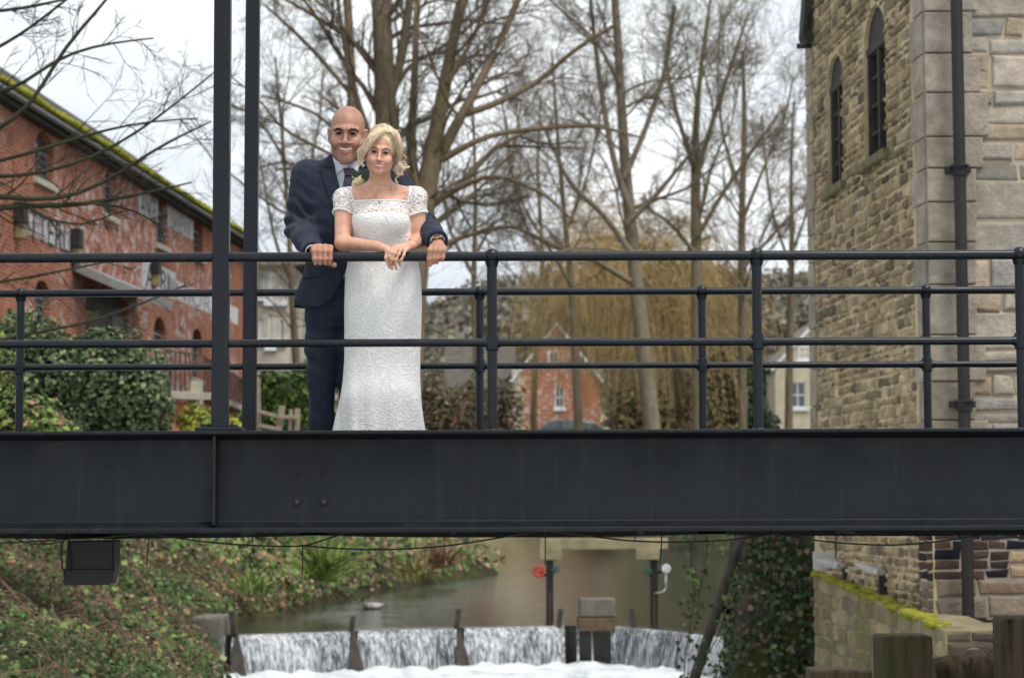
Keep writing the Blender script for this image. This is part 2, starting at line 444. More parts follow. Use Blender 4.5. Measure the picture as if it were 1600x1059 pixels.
# tall square uprights
def upright(D, a, b, w, plate, label):
    A = P(a[0], a[1], D); B = P(b[0], b[1], D); top = A + (B-A)*((4.2-A.z)/(B.z-A.z))
    e = empty('steel_upright', (A.x, D, ztop), label, 'steel post', 'tall square uprights of the bridge')
    m = MB(); m.bar((A.x, D, ztop), top, w, w*.85, up=(0, 1, 0)); m.build('post', M_PAINT, e, bevel=.006, seg=3)
    if plate:
        m = MB(); x0 = P(309, 668, D).x; x1 = P(380, 668, D).x; m.box((x0, D-.085, ztop+.0005), (x1, D+.085, ztop+.016)); m.build('base_plate', M_PAINT, e, bevel=.003)
        for bx in (x0+.035, x1-.04):
            for by in (-.06, .06):
                m = MB(); m.tube([(bx, D+by, ztop+.016), (bx, D+by, ztop+.024)], .016, 6); m.tube([(bx, D+by, ztop+.022), (bx, D+by, ztop+.03)], .008, 8); m.build('bolt', M_PAINT, e)
    else:
        m = MB(); m.box((A.x-.09, D-.085, ztop+.0005), (A.x+.09, D+.085, ztop+.014)); m.build('base_plate', M_PAINT, e, bevel=.003)
upright(YB, (344, 665), (348.5, 0), .071, True, 'thick square steel upright bolted to the front girder, nearer of the two')
upright(YR, (389.5, 668), (395.5, 0), .069, False, 'square steel upright on the back girder, just right of the nearer one')
# black box light hung under the bridge
M_BLACK = simple('black_enclosure', (.012, .010, .010), .6, var=.4, scale=20)
e = empty('floodlight', tuple(P(139, 845, 9.75)), 'black rusty box floodlight hanging under the left end of the bridge', 'floodlight')
m = MB(); D = 9.75
c = [P(105, 845, D), P(179, 844, D), P(177, 886, D), P(172, 913.5, D), P(100, 914, D), P(102, 888, D)]
m.prism([tuple(q) for q in c], (0, .16, 0)); m.build('housing', M_BLACK, e, bevel=.005)
m = MB(); a = P(99, 889, D-.012); b = P(176, 911, D-.012); m.box((a.x, a.y, b.z), (b.x, a.y+.011, a.z)); m.build('front_lip', M_RUST if 0 else M_BLACK, e, bevel=.003)
for px in (108, 176):
    m = MB(); m.tube([P(px, 832, D), P(px+1, 850, D), P(px+2, 893, D-.02)], .0045, 6); m.build('bracket', M_BLACK, e)
m = MB(); m.tube([P(102, 838, D), P(97, 850, D-.02), P(96, 866, D-.02), P(97, 886, D-.02), P(103, 899, D-.01)], .004, 6); m.build('lead', M_BLACK, e, smooth=True)
# hanging cables
M_CABLE = simple('black_cable', (.010, .010, .011), .55)
def cable(pts, D, r, label, grp='black cables slung below the bridge'):
    pp = []
    pts = [P(x, y, D) for x, y in pts]
    for i in range(len(pts)-1):           # smooth with Catmull-Rom
        p0, p1, p2, p3 = pts[max(i-1, 0)], pts[i], pts[i+1], pts[min(i+2, len(pts)-1)]
        for t in np.linspace(0, 1, 7)[:-1]:
            pp.append(.5*((2*p1)+(-p0+p2)*t+(2*p0-5*p1+4*p2-p3)*t*t+(-p0+3*p1-3*p2+p3)*t**3))
    pp.append(pts[-1])
    m = MB(); m.tube(pp, r, 6); o = m.build('hanging_cable', M_CABLE, smooth=True); return tag(o, label, 'cable', grp)
cable([(-60, 850), (0, 848), (60, 845), (104, 842), (150, 840), (230, 833)], 9.45, .0035, 'thin black cable running from the left edge over the black box floodlight')
cable([(-40, 824), (10, 836), (40, 847), (65, 850.5), (90, 847), (105, 842)], 9.48, .003, 'short sagging black cable left of the black box floodlight')
cable([(236, 832), (270, 839), (330, 847), (400, 852), (470, 852.5), (500, 845), (540, 832)], 9.5, .0042, 'sagging black cable above the ivy bank, left of the clear spray of grass')
cable([(472, 852), (530, 856.5), (610, 858), (690, 853), (760, 843), (830, 831)], 9.5, .0042, 'long sagging black cable above the swimming duck')
cable([(862, 830), (900, 834), (970, 843), (1040, 846.5), (1110, 845), (1180, 839), (1212, 832)], 9.5, .0042, 'sagging black cable above the sluice gate frame')
cable([(1208, 833), (1260, 842), (1330, 849), (1400, 851), (1460, 846), (1520, 838), (1548, 834)], 9.5, .0042, 'sagging black cable in front of the stone building base')
cable([(1560, 834), (1600, 841), (1650, 846)], 9.5, .0038, 'short black cable at the right edge under the girder')
for (pts, lb) in (([(232, 834), (231, 862), (229, 884)], 'loose black wire end dangling above the ivy, right of the box floodlight'),
                  ([(473, 852), (473, 880), (472, 898)], 'loose black wire end dangling in front of the long grass'),
                  ([(852, 832), (852, 858), (852, 882)], 'loose black wire end dangling beside the red handwheel'),
                  ([(1034, 836), (1033, 862), (1031, 880)], 'loose black wire end dangling beside the white handwheel'),
                  ([(1203, 833), (1203, 870), (1202, 905)], 'loose black wire end dangling in front of the ivy wall'),
                  ([(1306, 834), (1306, 855), (1306, 872)], 'loose black wire end dangling above the stacked lamp heads'),
                  ([(394, 833), (395, 838), (394, 846)], 'stubby black wire tag under the girder, left of centre'),
                  ([(992, 833), (992, 843), (991, 846)], 'very short black wire end above the timber beam')):
    m = MB(); m.tube([P(x, y, 9.5) for x, y in pts], .0030, 6); tag(m.build('dangling_wire', M_CABLE), lb, 'wire', 'loose wire ends below the bridge')
# ------------------------------------------------------------------ surroundings
def on_z(x, y, z): d = P(x, y, 1); return d*(z/d.z)
def px_of(p):
    q = CM.transposed() @ Vector(p); return 800+q.x/-q.z*FPX, 529.5-q.y/-q.z*FPX
ZW, ZP = -2.0, -2.64             # water above and below the weir
LX = np.array([(6, -4.0), (14, -3.9), (20, -3.4), (27, -3.55), (31, -4.0), (34, -4.72), (37.8, -4.75), (48.6, -3.5), (59, -1.8), (65, -.35), (75, -1.3), (100, -5), (160, -14), (260, -30)])
RX = np.array([(6, 3.6), (16, 3.5), (24, 3.35), (26, 3.0), (32, 3.3), (36, 3.7), (50, 5.5), (70, 7.5), (90, 8.0), (105, 6), (115, 3.5), (125, 2.2), (150, .8), (200, -1.5), (260, -20)])
def vnoise(x, y, seed=0):
    r = np.random.default_rng(seed); d = 0
    for k in range(7):
        f = .12*1.75**k; a = r.uniform(0, 6.28, 4); th = r.uniform(0, 3.14)
        d = d + (np.sin(x*f*np.cos(th)*3+y*f*np.sin(th)*3+a[0])*np.sin(-x*f*np.sin(th)*3+y*f*np.cos(th)*3+a[1]))/1.45**k
    return d
def ground_z(X, D):
    X = np.asarray(X, float); D = np.asarray(D, float)
    xl = np.interp(D, LX[:, 0], LX[:, 1]) + .12*np.sin(D*1.9)+.1*np.sin(D*.8); xr = np.interp(D, RX[:, 0], RX[:, 1])
    plat_l = np.interp(D, [10, 30, 50, 75, 110, 170], [.5, .9, 1.1, 1.9, 3.2, 3.6]); plat_r = np.interp(D, [10, 24, 40, 75, 110, 170], [-.9, -.7, 1.0, 2.2, 3.3, 3.6])
    dl = xl-X; dr = X-xr; water = np.interp(D, [30, 37.5], [ZP, ZW])
    prof = lambda d, pl: water - .35 + np.interp(d, [-1, 0, .35, .9, 2.2, 4.5, 7], [0, .25, .75, .95, 1.45, 2.35, 2.9])
    zl = np.minimum(prof(dl, 0) + np.maximum(dl-4.5, 0)*.35, plat_l); zr_ = np.minimum(prof(dr, 0)+np.maximum(dr-4, 0)*.35, plat_r)
    z = np.where(dl > -1, zl, np.where(dr > -1, zr_, np.where(D < 38, ZP, ZW)-.5)); z = np.where((dl <= .0) & (dr <= .0) & (D < 38), np.minimum(z, ZP-.25), z)
    z = np.where((dl > 0), z + vnoise(X*3, D*3, 2)*.10*np.clip(dl, 0, 1), z)
    z = np.where((dr > 0) & (D > 26), z + vnoise(X*3, D*3, 3)*.10*np.clip(dr, 0, 1), z)
    # the far hill
    hill = np.interp(D, [180, 230, 330, 450, 600, 1200, 4000], [0, 4, 14, 33, 41, 35, 30]) * (1+.10*np.sin(X*.013+1)+.05*np.sin(X*.05))
    return np.where(D > 180, z+hill-0*z, z)
# ground sheet: rows with growing spacing
Ds = np.r_[np.linspace(5, 45, 161), np.linspace(45.3, 90, 130), np.linspace(91, 200, 90), np.geomspace(205, 4000, 70)]
us = np.r_[-np.geomspace(1, .36, 30), np.linspace(-.355, .30, 300), np.geomspace(.31, 1, 30)]
DD, UU = np.meshgrid(Ds, us, indexing='ij'); XX = UU*(DD+4)
ZZ = ground_z(XX, DD)
nD, nU = DD.shape; idx = np.arange(nD*nU).reshape(nD, nU)
Fg = np.stack([idx[:-1, :-1], idx[:-1, 1:], idx[1:, 1:], idx[1:, :-1]], -1).reshape(-1, 4)
def ground_mat():
    t = NT('ground_earth_and_grass', .95, .2); v = t.tc('Object'); s = t.sep(v)
    n = t.noise(.9, 8, .65); n2 = t.noise(.02, 6, .6); n3 = t.noise(.35, 6, .7)
    near = t.mix(t.ramp(n, [(.35, 0), (.6, 1)]), (.045, .032, .02), (.055, .06, .02))
    far = t.mix(t.ramp(n2, [(.42, 0), (.50, 1)]), (.10, .085, .045), (.30, .25, .11))
    wood = t.mix(t.ramp(n3, [(.35, 0), (.65, 1)]), (.05, .045, .035), (.12, .10, .07))
    zf = t.ramp(t.math('DIVIDE', s[2], 60.0), [(.30, 0), (.36, 1)])
    far = t.mix(zf, far, wood)
    t.color(t.mix(t.ramp(t.math('DIVIDE', s[1], 400.0), [(.42, 0), (.5, 1)]), near, far)); t.bump(n, .6, .05); return t.m
g = mesh('ground', np.stack([XX, DD, ZZ], -1).reshape(-1, 3), Fg, ground_mat(), smooth=True); tag(g, kind='structure')
def river_mat():
    t = NT('river_water', .06, .5); v = t.map((1, .55, 1), (0, 0, .15))
    n = t.noise(1.1, 5, .6, v); n2 = t.noise(5.5, 4, .6, v); n3 = t.noise(.15, 3)
    t.color(t.mix(t.ramp(n3, [(.3, 0), (.7, 1)]), (.022, .028, .022), (.035, .040, .030)))
    t.bump(t.math('ADD', t.math('MULTIPLY', n, 1.0), t.math('MULTIPLY', n2, .45)), .42, .10); t.b.inputs['IOR'].default_value = 1.33; return t.m
M_RIVER = river_mat()
def crest_D(x): return np.interp(x, [-5, -4.2, -1, .9, 1.7, 2.5, 3.6], [34.0, 34.6, 36.2, 36.8, 36.6, 35.2, 32.2])
# upstream water surface up to the crest, with ripples
xs = np.linspace(-5.2, 3.9, 60); m = MB()
rows = [[(x, crest_D(x)+dy, ZW + dz) for x in xs] for dy, dz in ((0, -.012), (.35, .0), (1.2, .0), (4, 0))]
rows[3] = [(x, 44., ZW) for x in xs]; v = [p for r in rows for p in r]; n = len(xs)
m.add(v, [(j*n+i, j*n+i+1, (j+1)*n+i+1, (j+1)*n+i) for j in range(3) for i in range(n-1)])
m.add([(-30, 262, ZW), (-30, 44, ZW), (-5.2, 44, ZW), (3.9, 44, ZW), (20, 44, ZW), (20, 262, ZW)][::1], [(0, 1, 2, 3, 4, 5)])
w = m.build('river', M_RIVER); tag(w, kind='structure')
def fall_mat():
    t = NT('falling_water', .28, .5); v = t.map((11, 11, .5)); v2 = t.map((26, 26, 1.6)); v3 = t.map((1.2, 1.2, .2))
    n = t.noise(1.6, 5, .65, v, .3); n2 = t.noise(1.8, 4, .7, v2); n3 = t.noise(1.5, 2, .5, v3)
    h = t.math('ADD', t.math('MULTIPLY', n, .55), t.math('ADD', t.math('MULTIPLY', n2, .35), t.math('MULTIPLY', n3, .25)))
    f = t.ramp(h, [(.50, 0), (.585, .35), (.70, 1)])
    t.color(t.mix(f, (.045, .055, .062), (.74, .77, .80))); t.rough(t.ramp(f, [(0, .12), (1, .6)])); t.bump(h, .8, .05); return t.m
M_FALL = fall_mat()
def foam_mat():
    t = NT('white_water_foam', .6, .3); n = t.noise(2.2, 7, .6, t.map((1, .6, 1))); t.color(t.ramp(n, [(.30, (.36, .41, .43)), (.50, (.62, .65, .66)), (.7, (.72, .74, .75))])); t.bump(n, .8, .08); return t.m
M_FOAM = foam_mat()
gaps = [(.86, 1.62)]
def fall_strip(x0, x1, nm, rows=16):
    xs = np.linspace(x0, x1, max(4, int((x1-x0)*14))); V = []; 
    for j in range(rows+1):
        t = j/rows; z = ZW-.012-(t**1.35)*(ZW-ZP+.06); 
        for x in xs:
            dy = -.02-.34*math.sqrt(t)*1.0 - .03*math.sin(x*9+2*math.sin(x*4))*t - .02*math.sin(x*31)*t
            if x > 2.0: dy -= (x-2.0)*.25*t
            V.append((x, crest_D(x)+dy, z))
    n = len(xs); F_ = [(j*n+i, (j+1)*n+i, (j+1)*n+i+1, j*n+i+1) for j in range(rows) for i in range(n-1)]
    return V, F_
m = MB()
for x0, x1 in ((-4.75, -4.50), (-4.40, -2.62), (-2.50, -.93), (-.80, .86), (1.06, 1.10), (1.30, 1.33), (1.62, 3.7)):
    V, F_ = fall_strip(x0, x1, ''); m.add(V, F_)
wf = m.build('waterfall', M_FALL, smooth=True); tag(wf, kind='structure')
xs = np.linspace(-6, 4.2, 90); ys = np.linspace(8, 36.6, 130); V = []
for y in ys:
    for x in xs:
        z = ZP + .025*math.sin(x*3.1+y*1.3)*math.sin(y*2.3-x) + .015*math.sin(x*9.7+y*4.4) + .02*math.sin(x*17-y*13); d = crest_D(x)-y
        z += .05*math.exp(-((d-.7)/.45)**2)*(1+.5*math.sin(x*11)+.35*math.sin(x*23+y*7)); V.append((x, y, z))
n = len(xs); pool = mesh('plunge_pool', V, [(j*n+i, j*n+i+1, (j+1)*n+i+1, (j+1)*n+i) for j in range(len(ys)-1) for i in range(n-1)], M_FOAM, smooth=True); tag(pool, kind='structure')
# weir sill under the water and its timbers
M_WETSTONE = simple('wet_dark_stone', (.045, .042, .036), .5, var=.5, scale=3, bump=.6, bd=.03)
M_CONC = simple('weathered_concrete', (.13, .115, .095), .9, var=.3, scale=6, bump=.5, bd=.01)
M_OLDWOOD = simple('old_dark_wood', (.040, .032, .025), .85, var=.5, scale=7, bump=.6, bd=.01)
m = MB(); xs = np.linspace(-5.3, 4.0, 40)
for a, b in zip(xs[:-1], xs[1:]):
    p = [(a, crest_D(a), ZW-.03), (b, crest_D(b), ZW-.03), (b, crest_D(b)+.6, ZW-.03), (a, crest_D(a)+.6, ZW-.03), (a, crest_D(a), ZP-.6), (b, crest_D(b), ZP-.6), (b, crest_D(b)+.6, ZP-.6), (a, crest_D(a)+.6, ZP-.6)]
    m.add(p, [(0, 1, 2, 3), (4, 5, 1, 0), (6, 7, 3, 2)])
weir = m.build('weir', M_WETSTONE); tag(weir, 'dark stone weir sill the river pours over, below the bridge', 'weir')
for px, ytop, ybase, lean in ((366, 955, 1075, 5), (548, 962, 1052, 3), (713, 950, 1042, 3), (872, 950, 975, -1), (991, 950, 978, 4)):
    D = float(crest_D(P(px, 980, 35).x)); a = P(px, 983, D-.05); b = P(px-4 if lean > 3 else px+4, ytop, D-.05)
    e = empty('weir_baffle', (a.x, a.y, a.z), {366: 'leaning wooden baffle at the left end of the weir, beside the stone block', 548: 'leaning wooden baffle on the weir crest below the swimming duck', 713: 'leaning wooden baffle in the middle of the long weir crest', 872: 'short wooden stub on the weir crest left of the concrete block', 991: 'short slanting wooden stub on the weir crest right of the concrete block'}[px], 'baffle', 'wooden baffles along the weir')
    m = MB(); m.bar(P(px, 990, D-.05), b, .085, .12); m.build('stub', M_OLDWOOD, e, bevel=.01)
    if ybase > 1000:
        m = MB(); c0 = P(px-5, 983, D-.06); c1 = P(px+5, 983, D-.06); m.prism([(c0.x, D-.02, ZW+.02), (c1.x, D-.02, ZW+.02), (c1.x+.23, D-.62, ZP-.1), (c0.x+.08, D-.62, ZP-.1)], (0, .12, 0))
        m.build('fin', M_OLDWOOD, e, bevel=.01)
e = empty('concrete_block', (P(934, 960, 36.7).x, 36.6, ZW), 'grey concrete block standing on the weir crest between the two sluice posts', 'concrete block')
m = MB(); a = P(906, 935, 36.5); b = P(962, 963, 36.5); m.box((a.x, 36.4, b.z), (b.x, 37.1, a.z)); m.build('block', M_CONC, e, bevel=.02)
m = MB(); a = P(903, 964, 36.5); b = P(961, 985, 36.5); m.box((a.x, 36.33, b.z), (b.x, 37.1, a.z-.004)); m.build('timber_base', simple('brown_timber_base', (.10, .065, .035), .85, var=.3, bump=.4), e, bevel=.02)
# stone block at the left end of the weir
m = MB(); a = P(303, 962, 34.2); b = P(349, 1100, 34.2); m.box((a.x, 33.9, ZP-.4), (b.x, 35.0, a.z)); tag(m.build('stone_block', M_CONC, bevel=.04), 'squat stone block at the left end of the weir among the ivy', 'stone block')
# sluice gate frame
M_MOSSWOOD = simple('mossy_timber', (.25, .215, .125), .9, var=.4, scale=3, bump=.5)
M_IRON = simple('dark_iron', (.011, .010, .010), .5, var=.3, scale=10)
M_RED = simple('red_paint', (.45, .03, .02), .5); M_WHITE = simple('white_paint', (.7, .72, .72), .5); M_GREENP = simple('green_paint', (.02, .09, .06), .5)
DS = 37.4
e = empty('sluice_gate_frame', tuple(P(940, 978, DS)), 'mossy timber beam on two dark iron posts above the weir', 'sluice frame')
m = MB(); a = P(843, 841, DS); b = P(1043, 858, DS); m.box((a.x, DS-.15, b.z), (b.x, DS+.15, a.z)); m.build('beam', M_MOSSWOOD, e, bevel=.02)
for x0, x1 in ((843, 878), (992, 1030)):
    m = MB(); a = P(x0, 858.5, DS-.08); b = P(x1, 874, DS-.08); m.box((a.x, DS-.17, b.z), (b.x, DS+.1, a.z+.02)); m.build('bracket', M_MOSSWOOD, e, bevel=.01)
for px in (859, 1022):
    po = empty('iron_post', tuple(P(px, 975, DS))); setparent(po, e)
    m = MB(); m.bar(P(px, 990, DS), P(px, 866, DS), .125, .12); m.build('shaft', M_IRON, po, bevel=.01)
    m = MB(); m.bar(P(px, 992, DS-.07), P(px, 925, DS-.07), .06, .03); m.build('guide_plate', simple('rusty_plate', (.06, .028, .02), .8), po, bevel=.004)
def wheel(px, py, rpx, mat, nm, label, hub=True, spokes=5):
    c = P(px, py, DS-.14); r = rpx/3400*DS; e = empty('handwheel', tuple(c), label, 'handwheel', 'handwheels on the sluice posts')
    ring('rim', tuple(c), (0, 1, 0), r*.8, r*.2, mat, e, 18)
    m = MB()
    for k in range(spokes):
        a = 2*math.pi*k/spokes; m.bar(tuple(c), tuple(c+Vector((math.cos(a)*r*.85, 0, math.sin(a)*r*.85))), r*.22, r*.18)
    m.tube([tuple(c+Vector((0, -.03, 0))), tuple(c+Vector((0, .05, 0)))], r*.28, 10); m.build('spokes', mat, e)
    m = MB(); q = px_of((c.x, c.y, c.z)); near = 859 if px < 940 else 1022
    m.tube([tuple(c+Vector((0, .05, 0))), tuple(Vector((P(near, py+8, DS).x, DS, c.z-.12)))], .02, 6); m.build('spindle', M_IRON, e)
    return e
wheel(842, 892, 9.5, M_RED, 'w', 'small red handwheel on the left iron post of the sluice frame')
wheel(868, 889, 6.5, M_GREENP, 'w', 'dark green handwheel just right of the left iron post')
wheel(1012, 893, 6.5, M_GREENP, 'w', 'dark green handwheel just left of the right iron post')
wheel(1041, 888, 7, M_WHITE, 'w', 'white handwheel right of the right iron post', spokes=8)
m = MB(); m.tube([P(1041, 895, DS-.1), P(1040, 905, DS-.1), P(1041, 918, DS-.1)], .016, 8); m.tube([P(1041, 918, DS-.1), P(1036, 924, DS-.1), P(1024, 926, DS-.1)], .009, 6)
tag(m.build('sight_glass', M_WHITE, smooth=True), 'thin white gauge tube below the white handwheel', 'gauge')

# ---------------- stone building on the right
def stone_courses(name, O, u, nrm, W, z0, z1, openings, cols, mats, parent, hmin, hmax, wmin, wmax, seed, mortar=.018, depth=(.006, .03), skip=None):
    """coursed rubble: every stone a worn block standing proud of the mortar bed. O corner (x,y), u unit along the wall, nrm outward"""
    r = np.random.default_rng(seed); V = []; F_ = []; C = []; z = z0
    u = np.array(u, float); nrm = np.array(nrm, float); O = np.array(O, float)
    def block(a, b, c, d, dp, col):
        nonlocal V, F_, C
        s = .5*mortar; j = min(.018, .16*(b-a), .16*(d-c)); bz = min(.02, .2*(b-a), .2*(d-c)); k = len(V)
        co = [(a+s, c+s), (b-s, c+s), (b-s, d-s), (a+s, d-s)]
        co = [(x+r.uniform(-j, j), y+r.uniform(-j, j)) for x, y in co]
        cx, cy = (a+b)/2, (c+d)/2
        for (x, y) in co: V.append(O+u*x+nrm*.0005+np.array((0, 0, y)))
        for (x, y) in co:
            xx = x+np.sign(cx-x)*bz*.45; yy = y+np.sign(cy-y)*bz*.45; V.append(O+u*xx+nrm*dp*.75+np.array((0, 0, yy)))
        for (x, y) in co:
            xx = x+np.sign(cx-x)*bz*1.3; yy = y+np.sign(cy-y)*bz*1.3; V.append(O+u*xx+nrm*(dp*r.uniform(.9, 1.15))+np.array((0, 0, yy)))
        for q in (0, 4):
            for i in range(4): F_.append((k+q+i, k+q+(i+1) % 4, k+q+4+(i+1) % 4, k+q+4+i))
        F_.append((k+8, k+9, k+10, k+11))
        C += [col]*12
    while z < z1-.03:
        h = min(r.uniform(hmin, hmax), z1-z)
        if z1-z-h < .06: h = z1-z
        zm = z+h/2
        iv = [(0, W)]
        for o in openings:
            lo_, hi_ = o(z, z+h) if callable(o) else ((o[0], o[1]) if (z+h > o[2] and z < o[3]) else (None, None))
            if lo_ is None: continue
            nv_ = []
            for a, b in iv:
                if hi_ <= a or lo_ >= b: nv_.append((a, b))
                else:
                    if lo_ > a: nv_.append((a, lo_))
                    if hi_ < b: nv_.append((hi_, b))
            iv = nv_
        for a, b in iv:
            x = a
            while x < b-1e-4:
                w = r.uniform(wmin, wmax)*min(1.3, max(.7, h/((hmin+hmax)/2)))
                if b-x-w < wmin*.6: w = b-x
                base = np.array(cols(r, x+w/2, zm)); sp = (h > .2 and r.uniform() < .25)
                if sp:
                    block(x, x+w, z, z+h*.5, r.uniform(*depth), base*r.uniform(.85, 1.15)); block(x, x+w, z+h*.5, z+h, r.uniform(*depth), np.array(cols(r, x+w/2, zm)))
                else: block(x, x+w, z, z+h, r.uniform(*depth), base)
                x += w
        z += h
    o = mesh(name, np.array(V), F_, mats, parent, smooth=False); vcol(o, np.clip(np.array(C), 0, 1)); return o
def stone_mat(name, moss=.0, dirt=.35, soft=.9):
    t = NT(name, .92, .25); n = t.noise(5, 8, .7); n2 = t.noise(1.1, 5, .6); n3 = t.noise(24, 6, .7)
    c = t.mix(1, t.attr(), t.ramp(n, [(.25, 1-dirt), (.7, 1.15)]), 'MULTIPLY')
    c = t.mix(t.ramp(n3, [(.56, 0), (.70, .6)]), c, t.mix(.5, c, (.06, .055, .05)))
    if moss: c = t.mix(t.math('MULTIPLY', t.ramp(n2, [(.48, 0), (.62, 1)]), moss), c, (.15, .135, .055))
    t.color(c); t.bump(t.math('ADD', n3, t.math('MULTIPLY', n, 1.2)), .9, .018); return t.m
M_ST_L = stone_mat('brown_rubble_stone', .35, .5); M_ST_F = stone_mat('pale_limestone', .25, .55); M_ST_B = stone_mat('engineering_brick', 0, .4); M_ST_W = stone_mat('mossy_river_wall_stone', .9, .5)
M_MORT_L = simple('ochre_mortar', (.46, .36, .225), .95, var=.35, scale=2.5, bump=.6, bd=.02); M_MORT_F = simple('pale_mortar', (.44, .36, .27), .95, var=.2, scale=4, bump=.6, bd=.02)
M_MORT_D = simple('grey_mortar', (.30, .26, .21), .95, var=.3, scale=4, bump=.6, bd=.02)
M_GLASS = NT('window_glass', .05, .6).color((.02, .022, .025)).m
CX, CY = 3.46, 18.0                         # near corner of the building
ul = np.array((-.07, 1.0, 0)); ul /= np.linalg.norm(ul); nl = np.array((-ul[1], ul[0], 0))
def s_on_left(px, py):
    """distance along the left face for a pixel"""
    a, b = 0., 12.
    for _ in range(50):
        c_ = (a+b)/2; X = CX+ul[0]*c_; D = CY+ul[1]*c_; x = P(px, py, D).x
        if X > x: a = c_
        else: b = c_
    return a
def z_on_left(px, py): s = s_on_left(px, py); return P(px, py, CY+ul[1]*s).z
SLEN = s_on_left(1266, 350)
mill = empty('stone_mill', (CX, CY, -.9), 'brown rubble stone mill building with arched windows on the right bank', 'stone building')
ZB0, ZB1 = -.95, 6.2
def arch_opening(s0, s1, z0, zs, zt):
    c_ = (s0+s1)/2; hw = (s1-s0)/2
    def f(a, b):
        if b <= z0 or a >= zt: return None, None
        m_ = max(a, z0)
        if m_ <= zs: return s0, s1
        k = math.sqrt(max(0, 1-((m_-zs)/(zt-zs))**2)); return (c_-hw*k, c_+hw*k) if k > .25 else (None, None)
    f.box = (s0, s1, z0, zs, zt); return f
wins = []
for (xa, xb, ytop, ybot) in ((1349.5, 1384, 8, 246), (1292.5, 1317.5, 84, 292)):
    sb, sa = s_on_left(xb, (ytop+ybot)/2), s_on_left(xa, (ytop+ybot)/2); xm_ = (xa+xb)/2
    zt = z_on_left(xm_, ytop); zb = z_on_left(xm_, ybot); wins.append(arch_opening(sb, sa, zb, zt-(sa-sb)*.42, zt))
def col_left(r, s, z):
    k = r.uniform(); b = [(.43, .335, .205), (.34, .26, .16), (.20, .16, .115), (.54, .43, .265), (.39, .30, .175)][int(k*5)]
    v = r.uniform(.7, 1.25)*(1.0 if z < 1.6 else .88); return [q*v for q in b]
def col_front(r, s, z):
    b = [(.50, .44, .37), (.44, .395, .34), (.54, .46, .375), (.38, .35, .32), (.50, .40, .29)][int(r.uniform()*5)]; v = r.uniform(.85, 1.12); return [q*v for q in b]
def col_q(r, s, z):
    v = r.uniform(.85, 1.1); b = (.45, .385, .315) if r.uniform() < .6 else (.37, .33, .275); return [q*v for q in b]
Lc = (CX, CY, 0); QN, QF = .42, .30
# wall mass with real openings (mortar bed), left and front
def wall_mass(name, O, u, nrm, W, z0, z1, wins, mat, parent, th=.45, steps=9):
    m = MB(); O = Vector(O); u = Vector(u); nn = Vector(nrm)
    def slab(a, b, c_, d):
        if b-a < 1e-4 or d-c_ < 1e-4: return
        p = [O+u*a+Vector((0, 0, c_)), O+u*b+Vector((0, 0, c_)), O+u*b+Vector((0, 0, d)), O+u*a+Vector((0, 0, d))]
        m.prism([tuple(q) for q in p], tuple(-nn*th))
    zs = {z0, z1}
    for w_ in wins:
        s0, s1, a, b, c_ = w_.box; zs |= {a, b, c_} | {b+(c_-b)*k/steps for k in range(steps)}
    zs = sorted(q for q in zs if z0 <= q <= z1)
    for a, b in zip(zs[:-1], zs[1:]):
        iv = [(0, W)]
        for w_ in wins:
            lo_, hi_ = w_((a+b)/2, (a+b)/2+1e-6)
            if lo_ is None: continue
            iv = [q for (x, y) in iv for q in (((x, y),) if (hi_ <= x or lo_ >= y) else tuple(t_ for t_ in ((x, lo_), (hi_, y)) if t_[1] > t_[0]+1e-5))]
        for x, y in iv: slab(x, y, a, b)
    return m.build(name, mat, parent)
wall_mass('side_wall', Lc, ul, nl, SLEN, ZB0, ZB1, wins, M_MORT_L, mill)
stone_courses('side_wall_stones', Lc, ul, nl, SLEN-QF, ZB0, ZB1, [lambda a, b: (0, QN)]+wins, col_left, M_ST_L, mill, .055, .135, .08, .26, 5, depth=(.004, .036), mortar=.026)
uf = np.array((1., 0, 0)); nf = np.array((0, -1., 0))
m = MB(); m.box((CX+.001, CY+.002, .0), (CX+5, CY+.45, ZB1)); m.build('front_wall', M_MORT_F, mill)
m = MB(); m.box((CX+.001, CY+.002, ZB0), (CX+5, CY+.45, -.0005)); m.build('front_wall_base', M_MORT_D, mill)
stone_courses('front_wall_stones', (CX+.30, CY, 0), uf, nf, 4.6, .10, ZB1, [], col_front, M_ST_F, mill, .09, .36, .16, .80, 6, depth=(.004, .034), mortar=.018)
# quoins, alternately long on each face
r = np.random.default_rng(11); z = .0; V = MB(); V2 = MB(); k = 0
while z < ZB1:
    h = r.uniform(.26, .42); a = QN+(.0 if k % 2 else -.12); b = .50 if k % 2 else .46; c_ = np.array(col_q(r, 0, z)); dp = .022
    V.box((CX-.0, CY-.042-dp*r.uniform(.0, .6), z+.006), (CX+b*r.uniform(.75, 1.05), CY+.1, z+h-.006), c=c_)
    p = [Vector(Lc)+Vector(ul)*q+Vector((0, 0, w_)) for q, w_ in ((0.0, z+.006), (a-.006, z+.006), (a-.006, z+h-.006), (0.0, z+h-.006))]
    V.prism([tuple(q+Vector(nl)*.020) for q in p], tuple(-Vector(nl)*.1), c=c_*.95)
    s0 = SLEN-QF+(.0 if k % 2 else .06); p = [Vector(Lc)+Vector(ul)*q+Vector((0, 0, w_)) for q, w_ in ((s0, z+.006), (SLEN+.02, z+.006), (SLEN+.02, z+h-.006), (s0, z+h-.006))]
    V2.prism([tuple(q+Vector(nl)*.028) for q in p], tuple(-Vector(nl)*.3), c=c_*(.95, .97, .88))
    z += h; k += 1
V.build('quoins', M_ST_F, mill, bevel=.012, seg=3); V2.build('quoins', M_ST_F, mill, bevel=.008)
